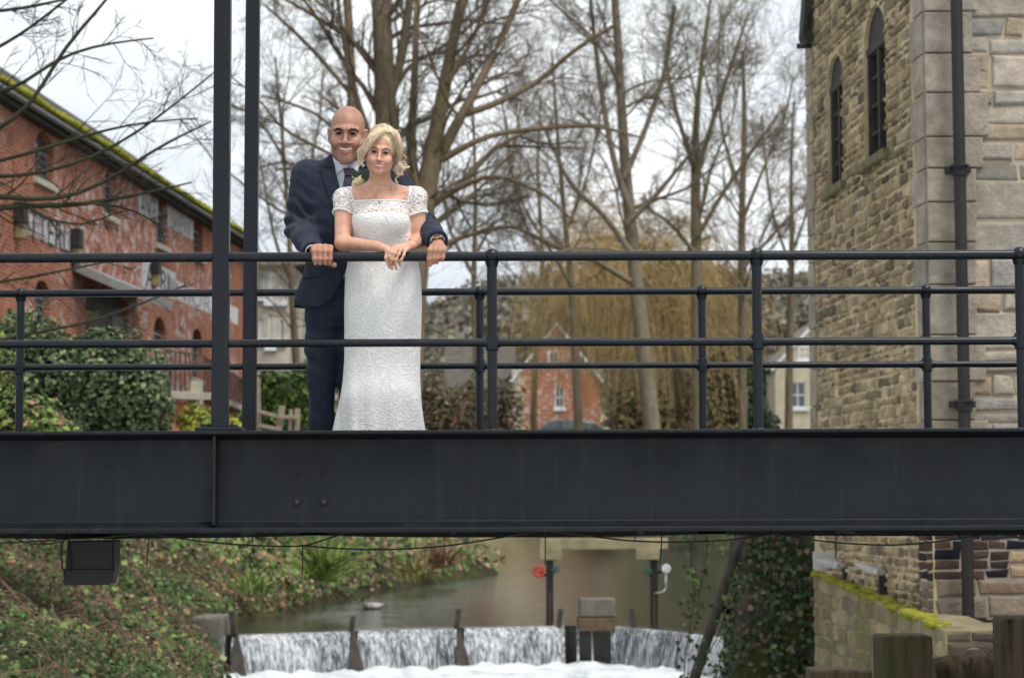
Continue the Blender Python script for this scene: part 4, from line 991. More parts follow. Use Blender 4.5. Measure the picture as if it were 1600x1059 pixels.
# leaf clouds
def leafcol_mat(name, rough=.45, trans=.0):
    t = NT(name, .6, .22); n = t.noise(3.0, 4, .6); t.color(t.mix(1, t.attr(), t.ramp(n, [(.3, .62), (.7, 1.35)]), 'MULTIPLY')); return t.m
M_LEAF = leafcol_mat('leaves')
def leaves(name, pts, nrm, size, cols, mat, parent=None, seed=0, jitter=.7, asp=.75):
    """one small folded leaf (two triangles in a quad) per point, facing roughly nrm"""
    r = np.random.default_rng(seed); n = len(pts); nn = nrm + r.normal(size=(n, 3))*jitter; nn /= np.linalg.norm(nn, axis=1, keepdims=True)+1e-9
    a = r.normal(size=(n, 3)); a -= nn*(a*nn).sum(1, keepdims=True); a /= np.linalg.norm(a, axis=1, keepdims=True)+1e-9; b = np.cross(nn, a)
    s = (np.asarray(size)*r.uniform(.6, 1.3, n))[:, None] if np.ndim(size) else (size*r.uniform(.6, 1.3, n))[:, None]
    V = np.stack([pts-a*s*.5, pts+b*s*.5*asp-a*s*.05+nn*s*.12, pts+a*s*.5, pts-b*s*.5*asp-a*s*.05+nn*s*.12], 1).reshape(-1, 3)
    F_ = np.arange(n*4, dtype=np.int32).reshape(n, 4); o = mesh(name, V, F_, mat, parent); vcol(o, np.repeat(np.clip(cols, 0, 1), 4, axis=0)); return o
def palette(r, n, cols, w, var=.3):
    c = np.array(cols)[r.choice(len(cols), n, p=np.array(w)/sum(w))]; return c*r.uniform(1-var, 1+var, (n, 1))
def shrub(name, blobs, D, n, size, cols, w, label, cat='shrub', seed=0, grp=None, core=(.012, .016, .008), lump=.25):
    """blobs: (px, py, rx px, rz px, depth m); leaves through the outer shell of lumpy ellipsoids, with bare stems inside"""
    r = np.random.default_rng(seed); e = empty(name, tuple(P(blobs[0][0], blobs[0][1]+blobs[0][3], D)), label, cat, grp); k_ = D/FPX; tot = sum(b[2]*b[3] for b in blobs)
    PT, NR, G = [], [], MB()
    for bi, (x, y, rx, rz_, dy) in enumerate(blobs):
        c0 = np.array(tuple(P(x, y, D+dy))); R_ = np.array((rx*k_, (rx+rz_)*.5*k_*.8, rz_*k_)); m = int(n*rx*rz_/tot)
        d = r.normal(size=(m, 3)); d /= np.linalg.norm(d, axis=1, keepdims=True); d[:, 1] = np.where(r.uniform(size=m) < .75, -np.abs(d[:, 1]), d[:, 1])
        lm = 1+lump*.5*(np.sin(d[:, 0]*5+bi)*np.sin(d[:, 2]*6+2*bi)+.6*np.sin(d[:, 0]*13+bi*3)*np.sin(d[:, 2]*11+d[:, 1]*9)); rad = lm*(1-r.uniform(0, 1, m)**2*.45)
        PT.append(c0+d*R_*rad[:, None]); NR.append(d+np.array((0, -.2, .35)))
        for k in range(14):
            q = r.normal(size=3); q /= np.linalg.norm(q); G.tube([tuple(c0+np.array((0, 0, -R_[2]*1.0))), tuple(c0+q*R_*.4), tuple(c0+q*R_*.85)], [.02, .013, .005], 5)
    CF = .45 if lump > .3 else .66
    PT = np.vstack(PT); NR = np.vstack(NR); G.build('stems', M_NEARB, e)
    cc = palette(r, len(PT), cols, w); leaves('foliage', PT, NR, size, cc, M_LEAF, e, seed)
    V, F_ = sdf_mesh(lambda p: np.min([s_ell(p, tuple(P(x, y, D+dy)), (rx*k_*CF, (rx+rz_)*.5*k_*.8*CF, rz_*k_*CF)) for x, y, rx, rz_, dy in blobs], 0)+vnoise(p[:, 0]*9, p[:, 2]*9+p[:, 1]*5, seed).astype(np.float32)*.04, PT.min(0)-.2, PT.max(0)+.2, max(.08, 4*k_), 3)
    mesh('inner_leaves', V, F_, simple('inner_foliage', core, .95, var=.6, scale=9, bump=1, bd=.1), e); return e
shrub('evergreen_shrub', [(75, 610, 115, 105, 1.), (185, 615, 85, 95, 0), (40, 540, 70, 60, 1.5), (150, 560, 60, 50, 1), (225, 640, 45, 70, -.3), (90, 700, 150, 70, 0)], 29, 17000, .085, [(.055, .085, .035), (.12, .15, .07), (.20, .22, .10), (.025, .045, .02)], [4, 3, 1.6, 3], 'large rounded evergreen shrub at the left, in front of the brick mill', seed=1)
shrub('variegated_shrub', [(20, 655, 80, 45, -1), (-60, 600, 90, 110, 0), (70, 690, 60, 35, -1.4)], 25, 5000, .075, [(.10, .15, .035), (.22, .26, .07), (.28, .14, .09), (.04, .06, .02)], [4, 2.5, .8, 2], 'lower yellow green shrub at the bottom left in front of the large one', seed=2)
shrub('yellow_shrub', [(312, 665, 34, 34, 0), (355, 680, 40, 26, .3)], 40, 2600, .10, [(.26, .27, .04), (.38, .36, .05), (.12, .16, .03), (.55, .45, .05)], [3, 2, 2, .5], 'small yellow flowering shrub at the foot of the front upright', seed=3)
shrub('laurel_hedge', [(420, 610, 40, 38, 0), (455, 640, 42, 55, .8), (410, 660, 45, 30, -.5), (480, 600, 26, 40, 1.5)], 56, 5200, .15, [(.07, .13, .03), (.15, .22, .05), (.03, .06, .02), (.22, .28, .07)], [4, 3, 2.5, 1], 'bright green hedge between the square uprights and the man', 'hedge', seed=4)
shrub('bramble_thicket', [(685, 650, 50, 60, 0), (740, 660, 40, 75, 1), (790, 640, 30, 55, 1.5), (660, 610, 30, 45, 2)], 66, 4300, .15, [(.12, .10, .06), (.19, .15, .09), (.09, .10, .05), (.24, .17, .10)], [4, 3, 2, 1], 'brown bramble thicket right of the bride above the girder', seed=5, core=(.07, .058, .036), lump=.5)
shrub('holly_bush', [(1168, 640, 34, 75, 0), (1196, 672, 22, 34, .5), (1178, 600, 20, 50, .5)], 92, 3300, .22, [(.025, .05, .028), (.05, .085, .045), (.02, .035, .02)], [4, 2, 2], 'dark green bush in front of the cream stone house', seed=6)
shrub('waterside_bush', [(975, 655, 30, 70, 1), (1000, 680, 30, 50, 1), (1030, 665, 30, 55, .5), (1100, 640, 36, 80, 0), (1135, 620, 30, 80, 1)], 90, 4200, .24, [(.15, .12, .06), (.24, .18, .08), (.11, .115, .05), (.28, .19, .07)], [4, 3, 2, 1], 'olive brown undergrowth below the hanging willow strands', seed=7, core=(.09, .07, .04), lump=.5)
# distant woods on the hill: far-off wood that reads as one mass
r = np.random.default_rng(77); n = 90000; D_ = r.uniform(225, 470, n); px = r.uniform(380, 1300, n); X_ = (px-800)/FPX*D_; zz = ground_z(X_, D_)
keep = ((D_ > 355) | (vnoise(X_*.35, D_*.35, 9) > .9)); X_, D_, zz = X_[keep], D_[keep], zz[keep]; n = len(X_); hgt = r.uniform(0, 1, n)**.7*r.uniform(4, 9, n)
cols = palette(r, n, [(.15, .135, .11), (.20, .175, .135), (.11, .11, .09), (.17, .155, .10)], [4, 3, 2, 2])
wd = leaves('distant_wood', np.stack([X_+r.normal(size=n)*1.2, D_, zz+hgt], 1), np.tile((0, -1., .3), (n, 1)), 1.5, cols, M_LEAF, None, 8, 1.0); tag(wd, 'brown leafless woodland covering the far hillside', 'woodland', kind='stuff')
# middle distance scrub between the trees and the field
r = np.random.default_rng(78); n = 42000; D_ = r.uniform(105, 150, n); px = r.uniform(560, 1290, n); env = 600-60*np.abs(np.sin(px*.02+1))-70*np.abs(np.sin(px*.043))-70*(px > 900)
keep = ~((px > 655) & (px < 955)) & ~(px > 1195); px, D_, env = px[keep], D_[keep], env[keep]; n = len(px); py = r.uniform(0, 1, n)**.75*(720-env)+env
pp = np.array([tuple(P(a, b, d)) for a, b, d in zip(px, py, D_)]); cols = palette(r, n, [(.10, .085, .05), (.15, .12, .065), (.075, .07, .04), (.18, .13, .06)], [4, 3, 2, 1.5])
sc_ = leaves('scrub', pp, np.tile((0, -1., .3), (n, 1)), .38, cols, M_LEAF, None, 9, 1.0, asp=.3); tag(sc_, 'tangled brown scrub and undergrowth beyond the river', 'scrub', kind='stuff')
# ---- ivy and leaf litter on the left bank
r = np.random.default_rng(31)
def bank_cover(name, n, D0, D1, x0, x1, size, cols, w, seed, label, side='L', lift=.05, dpow=1.4, dens=None):
    r = np.random.default_rng(seed); D_ = D0+(D1-D0)*r.uniform(0, 1, n)**dpow; px = r.uniform(x0, x1, n); X_ = (px-800)/FPX*D_
    xl = np.interp(D_, LX[:, 0], LX[:, 1]); xr = np.interp(D_, RX[:, 0], RX[:, 1]); k = (X_ < xl+.15) if side == 'L' else (X_ > xr-.1); X_, D_ = X_[k], D_[k]
    e_ = .05; z = ground_z(X_, D_); gx = (ground_z(X_+e_, D_)-z)/e_; gy = (ground_z(X_, D_+e_)-z)/e_; nn = np.stack([-gx, -gy, np.ones(len(z))], 1); nn /= np.linalg.norm(nn, axis=1, keepdims=True)
    cl = vnoise(X_*1.9, D_*1.1, 40); nn2 = nn+np.array((.15, -.55, .2)); wt = np.interp(D_, [30, 37.5], [ZP, ZW]); ok = z > wt+.05
    X_, D_, z, nn, nn2, cl = [a[ok] for a in (X_, D_, z, nn, nn2, cl)]
    if dens is not None: q = r.uniform(size=len(X_)) < dens(cl); X_, D_, z, nn, nn2, cl = [a[q] for a in (X_, D_, z, nn, nn2, cl)]
    pts = np.stack([X_, D_, z], 1)+nn*(lift*(.4+r.uniform(0, 1.6, len(z))*(1+.9*np.clip(cl, -.5, 1.5))))[:, None]
    o = leaves(name, pts, nn2, np.full(len(z), size)*np.clip(D_/30, .8, 2.0), palette(r, len(z), cols, w, .35), M_LEAF, None, seed, .6)
    return tag(o, label, 'ground cover', kind='stuff')
GI = [(.020, .042, .013), (.042, .085, .020), (.095, .145, .04), (.20, .23, .10), (.10, .06, .034)]
bank_cover('ivy_ground_cover', 80000, 12, 50, -80, 640, .070, GI, [4, 4, 2, .6, 1], 41, 'glossy green ivy covering the left river bank', lift=.09, dpow=1.0, dens=lambda c: np.clip(.60+.75*c, .10, 1))
bank_cover('leaf_litter', 52000, 12, 50, -80, 640, .060, [(.17, .105, .06), (.25, .165, .10), (.09, .06, .036), (.33, .25, .18), (.08, .11, .035)], [4, 2.5, 4, .8, 2], 43, 'brown dead leaves and stems lying among the ivy', lift=.055, dpow=1.0, dens=lambda c: np.clip(.60-.75*c, .08, 1))
bank_cover('bank_herbage', 42000, 42, 105, -60, 900, .085, [(.09, .15, .04), (.18, .24, .07), (.24, .16, .09), (.36, .24, .16), (.05, .08, .03)], [3, 2, 3, 1.8, 1.6], 44, 'mixed green and russet plants on the far part of the left bank', lift=.16, dpow=1.0)
bank_cover('right_bank_cover', 16000, 27, 100, 1000, 1500, .085, [(.04, .07, .025), (.08, .10, .035), (.10, .075, .045)], [3, 2, 2], 45, 'dark ivy and weeds on the right bank upstream', side='R', lift=.12, dpow=1.0)
bank_cover('broad_leaves', 5200, 14, 60, -80, 700, .125, [(.07, .13, .03), (.14, .20, .055), (.22, .25, .10), (.20, .11, .05)], [4, 3, 1, 1.5], 46, 'larger bright leaves of dock and bramble scattered over the left bank', lift=.14, dpow=1.0, dens=lambda c: np.clip(.5-.5*c, .15, 1))
# bramble stems
m = MB(); r = np.random.default_rng(51)
for k in range(260):
    D_ = r.uniform(16, 42); px = r.uniform(-40, 420); X_ = (px-800)/FPX*D_
    if X_ > np.interp(D_, LX[:, 0], LX[:, 1])-.2: continue
    a = r.uniform(0, 6.28); L = r.uniform(.5, 1.3); pts = []
    for t in np.linspace(0, 1, 6): x = X_+math.cos(a)*L*t; y = D_+math.sin(a)*L*.5*t; pts.append((x, y, float(ground_z(x, y))+.10+.28*L*math.sin(t*math.pi)*.8))
    m.tube(pts, [.007]*5+[.003], 4, cap=False)
tag(m.build('bramble_stems', simple('pinkish_brown_stems', (.16, .09, .06), .8, var=.3)), 'arching pinkish brown bramble stems over the ivy bank', 'brambles', kind='stuff')
# spray of long grass and ferns on the bank
def tuft(name, px, py, D, n, L, w, cols, label, seed, droop=1.0, cat='grass clump', grp=None):
    r = np.random.default_rng(seed); c0 = P(px, py, D); V = []; F_ = []; C = []
    for k in range(n):
        a = r.uniform(0, 6.28); el = r.uniform(.5, 1.45); l = L*r.uniform(.5, 1.1); d = np.array((math.cos(a)*math.cos(el), math.sin(a)*math.cos(el), math.sin(el))); p = np.array(tuple(c0))+r.normal(size=3)*(.12, .12, .02); s = np.cross(d, (0, 1, .2)); s /= np.linalg.norm(s)+1e-9
        b = len(V); K = 7; col = np.array(cols[r.integers(len(cols))])*r.uniform(.75, 1.25)
        for i in range(K):
            ww = w*(1-(i/(K-1))**2)+.002; V += [p-s*ww, p+s*ww]; C += [col, col]; p = p+d*l/K; d = d+np.array((0, 0, -.26*droop*(i/K+.3))); d /= np.linalg.norm(d)
        F_ += [(b+2*i, b+2*i+1, b+2*i+3, b+2*i+2) for i in range(K-1)]
    o = mesh(name, V, F_, M_LEAF); vcol(o, np.clip(np.array(C), 0, 1)); return tag(o, label, cat, grp)
GG = [(.14, .22, .04), (.22, .30, .07), (.30, .33, .12), (.09, .15, .03)]
tuft('long_grass_clump', 510, 905, 42, 190, 1.25, .018, GG, 'tall arching clump of bright green grass on the left bank', 61)
tuft('long_grass_clump', 400, 925, 39, 90, .55, .014, GG, 'low clump of bright green grass near the stone block', 62)
tuft('fern', 645, 905, 52, 60, .9, .022, [(.25, .28, .10), (.30, .20, .10)], 'pale yellowing fern on the left bank right of the tall grass', 63, cat='fern')
tuft('dry_grass_clump', 690, 885, 56, 170, .9, .016, [(.28, .19, .11), (.22, .14, .08)], 'russet dry grass clump on the left bank left of the water', 64)
tuft('orange_bush', 935, 838, 110, 160, 2.6, .09, [(.42, .20, .05), (.35, .24, .07)], 'small orange brown bush showing over the sluice beam', 65, cat='bush')
# trailing ivy in front of the weir, right
def trail(pts, D, n, label, seed):
    r = np.random.default_rng(seed); o, L = resample([list(P(x, y, D)) for x, y in pts], 26); e = empty('trailing_ivy', tuple(o[0]), label, 'ivy', 'ivy strands hanging beside the leaning pole')
    m = MB(); m.tube([tuple(q) for q in o], .006, 5)
    ts = r.integers(0, 26, n); P_ = o[ts]+r.normal(size=(n, 3))*(.055, .05, .04); m.build('stem', M_NEARB, e, smooth=True)
    leaves('foliage', P_, np.tile((0, -1., .4), (n, 1)), .062, palette(r, n, [(.05, .085, .03), (.09, .13, .05), (.03, .05, .02), (.18, .24, .06)], [4, 2, 3, .8]), M_LEAF, e, seed, .6)
trail([(1080, 845), (1079, 880), (1086, 930), (1076, 990), (1068, 1040), (1072, 1075)], 23, 85, 'ivy strand hanging farthest left, left of the leaning pole', 71)
trail([(1108, 840), (1100, 890), (1092, 930), (1090, 965)], 22.7, 40, 'short ivy strand with yellow green leaves beside the top of the leaning pole', 72)
trail([(1150, 905), (1132, 960), (1120, 1000), (1098, 1030), (1090, 1070)], 23.2, 80, 'ivy strand crossing the weir right of the leaning pole', 73)
trail([(1148, 985), (1128, 1020), (1118, 1060), (1122, 1080)], 22.9, 45, 'short ivy strand at the bottom right of the leaning pole', 74)
# ivy covered bank wall between the weir and the mill
VB = empty('ivy_wall', tuple(P(1210, 1000, 26)), 'dark mossy bank wall smothered in ivy between the weir and the mill', 'wall')
def ivyw(p):
    D = p[:, 1]; xe = np.interp(p[:, 2], [P(1, 1070, 26).z, P(1, 1000, 26).z, P(1, 940, 26).z, P(1, 835, 26).z, .8], [P(1135, 900, 25.6).x, P(1148, 900, 25.6).x, P(1154, 900, 25.6).x, P(1166, 900, 25.6).x, P(1174, 900, 25.6).x]) + np.maximum(D-25.6, 0)*.14
    return np.maximum(np.maximum(np.maximum(xe-p[:, 0], 25.6+(p[:, 0]-2.6)*-.15-D), np.maximum(D-31, p[:, 0]-8)), p[:, 2]-.55) + vnoise(p[:, 0]*12, p[:, 2]*12+D*4, 5).astype(np.float32)*.05
V, F_ = sdf_mesh(ivyw, (2.1, 24.8, -3.6), (8.2, 31.2, .9), .10, 4)
def dm():
    t = NT('dark_mossy_rock', .95, .2); n = t.noise(1.6, 7, .7); n2 = t.noise(1.0, 4); t.color(t.mix(t.ramp(n2, [(.45, 0), (.6, 1)]), t.mix(t.ramp(n, [(.35, 0), (.7, 1)]), (.03, .024, .018), (.13, .10, .08)), (.05, .06, .02))); t.bump(n, 1, .08); return t.m
mesh('rock_face', V, F_, dm(), VB, smooth=True)
n = 110000; r = np.random.default_rng(91); fi = r.integers(0, len(F_), n); P_ = V[F_[fi]].mean(1); nn = np.cross(V[F_[fi, 2]]-V[F_[fi, 0]], V[F_[fi, 3]]-V[F_[fi, 1]]); nn /= np.linalg.norm(nn, axis=1, keepdims=True)+1e-9
q = (P_[:, 1] < 29) & (r.uniform(size=n) < np.clip(.30+.6*vnoise(P_[:, 0]*3, P_[:, 2]*3, 12), .05, 1)); P_, nn = P_[q]+nn[q]*r.uniform(.01, .12, (q.sum(), 1))+r.uniform(-.055, .055, (q.sum(), 3)), nn[q]
leaves('ivy_leaves', P_, nn+np.array((0, -.3, .2)), .085, palette(r, len(P_), [(.03, .05, .022), (.06, .09, .035), (.10, .13, .06), (.12, .085, .06)], [5, 3, 1.4, 2.2]), M_LEAF, VB, 92, .6)
# ------------------------------------------------------------------ the brick mill on the left
def brick_mat(name, c1, c2, cm, scale=1.0, paint=0, white=None):
    t = NT(name, .92, .2); s = t.sep(t.tc('Object')); v = t.comb(s[0], s[2])
    b = t.new('TexBrick', Scale=1.0, offset=.5); t.L(v, b.inputs['Vector'])
    b.inputs['Color1'].default_value = tuple(c1)+(1,); b.inputs['Color2'].default_value = tuple(c2)+(1,); b.inputs['Mortar'].default_value = tuple(cm)+(1,)
    b.inputs['Mortar Size'].default_value = .010*scale; b.inputs['Brick Width'].default_value = .235*scale; b.inputs['Row Height'].default_value = .083*scale; b.inputs['Bias'].default_value = -.1
    n = t.noise(.8, 6, .65); n2 = t.noise(3.5, 6, .75); c = t.mix(1, b.outputs['Color'], t.ramp(n, [(.3, .72), (.7, 1.25)]), 'MULTIPLY')
    c = t.mix(t.ramp(n2, [(.60, 0), (.68, .55)]), c, (.10, .05, .04))
    if paint:      # flaking limewash
        n3 = t.noise(2.6, 7, .8, t.map((1, 1, 1.3))); n4 = t.math('SUBTRACT', t.noise(.30, 3, .5, t.map(loc=(paint, 0, 3))), t.math('MULTIPLY', t.math('ABSOLUTE', t.math('SUBTRACT', s[0], paint)), .016))
        c = t.mix(t.math('MULTIPLY', t.ramp(n3, [(.51, 0), (.56, 1)]), t.ramp(n4, [(.36, 0), (.46, .8)])), c, (.55, .50, .50))
    t.color(c); t.bump(b.outputs['Fac'], -.6, .01); return t.m
X0m = -12.9; um = np.array((.0725, 1., 0)); um /= np.linalg.norm(um); nm = np.array((um[1], -um[0], 0))
OM = Vector((X0m+.0725*34, 34, 0))
def s_mill(px, py):
    a, b = 0., 60.
    for _ in range(60):
        c_ = (a+b)/2; p = OM+Vector(um)*c_; x = P(px, py, p.y).x
        if p.x < x: a = c_
        else: b = c_
    return a
def sz(px, py): s = s_mill(px, py); return s, P(px, py, (OM+Vector(um)*s).y).z
SE = s_mill(384, 420); ZE = 7.93; ZG = .6
def OP(x0, x1, ytop, ybot, arch=.32):
    sa, sb = s_mill(x0, (ytop+ybot)/2), s_mill(x1, (ytop+ybot)/2); xm_ = (x0+x1)/2; zt, zb = sz(xm_, ytop)[1], sz(xm_, ybot)[1]; return arch_opening(sa, sb, zb, zt-(sb-sa)*arch, zt)
# local frame: x along the wall, y into the wall, z up
mb = empty('brick_mill', tuple(OM), 'long red brick mill with arched windows, faded white painted lettering and a mossy eave', 'brick mill')
mb.rotation_euler = (0, 0, math.atan2(um[1], um[0])); bpy.context.view_layer.update()
ww = [OP(55, 84, 206, 284), OP(163, 182, 265, 338), OP(245, 262, 308, 384), OP(303, 317, 340, 402), OP(54, 78, 437, 512), OP(240, 259, 495, 566), OP(300, 316, 513, 592), OP(343, 355, 366, 425)]
porch = (s_mill(133, 480), s_mill(199, 480)); 
pz0 = 1.2
pw = arch_opening(porch[0], porch[1], ZG, sz(160, 452)[1], sz(160, 452)[1]+.02)
M_BRICK = brick_mat('red_brick', (.37, .115, .055), (.19, .058, .034), (.32, .23, .18), 1.0, paint=18)
def lwall(name, W, z0, z1, wins, mat, parent, th=.4):
    o = wall_mass(name, (0, 0, 0), (1, 0, 0), (0, -1, 0), W, z0, z1, wins, mat, None, th); o.parent = parent; return o
# wall_mass extrudes along -normal: normal is -y locally, so the wall goes into +y
lwall('wall', SE, -1.5, ZE, ww+[pw], M_BRICK, mb)
def lbox(name, lo, hi, mat, bevel=.0, parent=None):
    m = MB(); m.box(lo, hi); o = m.build(name, mat, None, bevel=bevel); o.parent = parent or mb; return o
lbox('end_wall', (SE-.35, .401, -1.5), (SE, 9, ZE), M_BRICK)
lbox('interior', (.4, .402, -1.5), (SE-.4, 8.5, ZE-.2), simple('dark_interior', (.012, .011, .010), .9))
M_SILL = simple('stone_sill', (.42, .38, .30), .9, var=.2); M_FRAMED = simple('grey_window_frame', (.16, .16, .16), .6)
M_GLASSB = NT('reflecting_glass', .04, .8).color((.05, .055, .06)).m
def wmesh(w_, d=.12, white=False):
    s0, s1, z0, zs, zt = w_.box; e = empty('window', (0, 0, 0)); e.parent = mb; e.location = ((s0+s1)/2, 0, z0); c_ = (s0+s1)/2
    def lb(nm, boxes, mat, bev=0):
        m = MB()
        for a, b in boxes: m.box((a[0]-c_, a[1], a[2]-z0), (b[0]-c_, b[1], b[2]-z0))
        o = m.build(nm, mat, None, bevel=bev); o.parent = e; return o
    w = s1-s0; f = .06
    bx = [((s0, d, z0), (s0+f, d+.06, zs)), ((s1-f, d, z0), (s1, d+.06, zs)), ((s0+f, d, z0), (s1-f, d+.06, z0+f)), ((s0, d-.003, zs-f*.5), (s1, d+.063, zs+f*.5)), ((c_-.02, d+.01, z0+f), (c_+.02, d+.05, zs-f*.5))]
    for k in (1, 2, 3): zz_ = z0+(zs-z0)*k/4; bx.append(((s0+f, d+.012, zz_-.014), (s1-f, d+.048, zz_+.014)))
    lb('frame', bx, M_FRAMED)
    lb('glass', [((s0, d+.04, z0), (s1, d+.05, zt))], M_GLASSB)
    lb('sill', [((s0-.12, -.09, z0-.14), (s1+.12, d-.001, z0-.002))], M_SILL, .01)
for w_ in ww: wmesh(w_)
# timber porch with sloping grey canopy
s0, s1 = porch; zt = pw.box[4]; M_GREYW = simple('grey_boarding', (.10, .10, .098), .8, var=.3, scale=6)
e = empty('loading_porch', ((s0+s1)/2, 0, ZG)); e.parent = mb; e.location = ((s0+s1)/2, 0, ZG)
def eb(nm, lo, hi, mat, bev=0):
    m = MB(); m.box((lo[0]-(s0+s1)/2, lo[1], lo[2]-ZG), (hi[0]-(s0+s1)/2, hi[1], hi[2]-ZG)); o = m.build(nm, mat, None, bevel=bev); o.parent = e; return o
eb('boarding', (s0, .15, ZG), (s1, .22, zt), M_GREYW); sm_ = s0+(s1-s0)*.38
eb('window', (s0+.25, .08, ZG+1.0), (sm_, .149, zt-.5), M_GLASSB); eb('door', (sm_+1.2, .06, ZG), (s1-.15, .149, zt-.5), M_FRAMED)
m = MB(); sa, sb = s_mill(112, 410), s_mill(214, 452); zc = sz(112, 410)[1]; q = (s0+s1)/2
m.prism([(sa-q, -.05, zt+.35-ZG), (sa-q, -.9, zt-.05-ZG), (sa-q, -.9, zt-.25-ZG), (sa-q, -.05, zt+.12-ZG)][::-1], (sb-sa, 0, 0)); o = m.build('canopy', simple('grey_canopy', (.22, .22, .21), .7, var=.2), None, bevel=.01); o.parent = e
# eave, gutter and mossy slate roof
lbox('eave_board', (-1, -.22, ZE-.16), (SE+.1, -.001, ZE+.02), simple('dark_eave', (.035, .033, .03), .8)); 
m = MB(); m.prism([(-1.2, -.26, ZE-.02), (-1.2, -.28, ZE+.10), (-1.2, 4.6, ZE+3.6), (-1.2, 4.6, ZE+3.4)][::-1], (SE+1.5, 0, 0)); m.prism([(-1.2, 4.6, ZE+3.6), (-1.2, 9.4, ZE+.2), (-1.2, 9.4, ZE+.0), (-1.2, 4.6, ZE+3.4)][::-1], (SE+1.5, 0, 0)); o = m.build('roof', M_SLATE, None); o.parent = mb
m = MB(); m.tube([(-1, -.32, ZE-.02), (SE+.2, -.32, ZE-.02)], .06, 10); o = m.build('gutter', simple('grey_gutter', (.14, .14, .135), .6), None, auto=40); o.parent = mb
m = MB(); r = np.random.default_rng(8)
for k in range(900):
    s = r.uniform(-1, SE+.2); y = -.32+abs(r.normal())*.16; q = r.uniform(.06, .13)*(.7+.5*math.sin(s*.9)**2); m.ball((s, y, ZE+.10+(y+.3)*.7+.05), (q*1.8, q, q*.75), 7, 4)
o = m.build('moss', M_MOSS, None, smooth=True); o.parent = mb
# faded painted name boards: paint on the brickwork, 4 mm proud, worn through in places
def paint_patch(s0_, s1_, z0_, z1_, text, tsize, strength, name='painted_sign', tx=.1, tc=(.06, .06, .07), worn=.45):
    t = NT('worn_white_paint', .9, .2); n = t.noise(3.2, 7, .8); t.color(t.mix(t.ramp(t.noise(1.2, 4), [(.3, 0), (.7, 1)]), (.60, .59, .60), (.48, .45, .46)))
    t.L(t.ramp(n, [(worn-.08, 1), (worn+.06+.25*strength, 0)]) if strength < 1 else t.ramp(n, [(.62, 1), (.68, .2)]), t.b.inputs['Alpha'])
    m = MB(); m.box((0, -.004, 0), (s1_-s0_, -.0005, z1_-z0_)); o = m.build(name, t.m, None); o.parent = mb; o.location = (s0_, 0, z0_)
    cu = bpy.data.curves.new('txt', 'FONT'); cu.body = text; cu.size = tsize; cu.extrude = .0015; to = bpy.data.objects.new('txt', cu); COL.objects.link(to); bpy.context.view_layer.update()
    me = bpy.data.meshes.new_from_object(to.evaluated_get(bpy.context.evaluated_depsgraph_get())); bpy.data.objects.remove(to)
    t2 = NT('worn_dark_lettering', .9, .2); t2.color(tc); t2.L(t2.ramp(t2.noise(2.5, 6, .8), [(.50, 1), (.66, .15)]), t2.b.inputs['Alpha']); me.materials.clear(); me.materials.append(t2.m)
    xs = [v.co.x for v in me.vertices]; w = max(xs)-min(xs); sx = (s1_-s0_)*(1-2*tx)/w
    for v in me.vertices: v.co = ((v.co.x-min(xs))*sx+(s1_-s0_)*tx, -.0065-v.co.z, v.co.y*1.0+(z1_-z0_-tsize*.72)/2)
    l = bpy.data.objects.new('lettering', me); COL.objects.link(l); l.parent = o
    return o
def patch_px(xa, xb, ya, yb, xr_b=None, **k):
    """xa..xb px range; ya, yb = top and bottom at xa"""
    sa, za = sz(xa, ya); _, zb = sz(xa, yb); sb = s_mill(xb, ya); return sa, sb, zb, za
a = patch_px(217, 247, 297, 333); paint_patch(*a, 'ANGS', .85, 1.0)
a = patch_px(262, 302, 322, 354); paint_patch(*a, 'BREW', .75, 1.0, tc=(.30, .27, .27))
a = patch_px(30, 128, 322, 360); paint_patch(*a, 'ITTERLL', .85, .2, worn=.50, tc=(.05, .05, .06))
a = patch_px(222, 275, 402, 448); paint_patch(*a, 'AFRL', .85, .6, worn=.55, tc=(.07, .07, .08))
a = patch_px(262, 372, 432, 462); paint_patch(*a, 'NIURELL', .6, 1.0, tc=(.30, .28, .28))
for px, py in ((24, 350), (112, 388), (237, 428)):
    s, z = sz(px, py); e = empty('wall_lamp', (s, 0, z)); e.parent = mb; e.location = (s, 0, z)
    m = MB(); m.box((-.16, -.22, 0), (.16, -.001, .42)); o = m.build('hood', M_IRON, None, bevel=.01); o.parent = e
    m = MB(); m.box((-.10, -.20, -.30), (.18, -.02, -.002)); o = m.build('shade', simple('amber_glass', (.26, .21, .11), .4), None, bevel=.02); o.parent = e
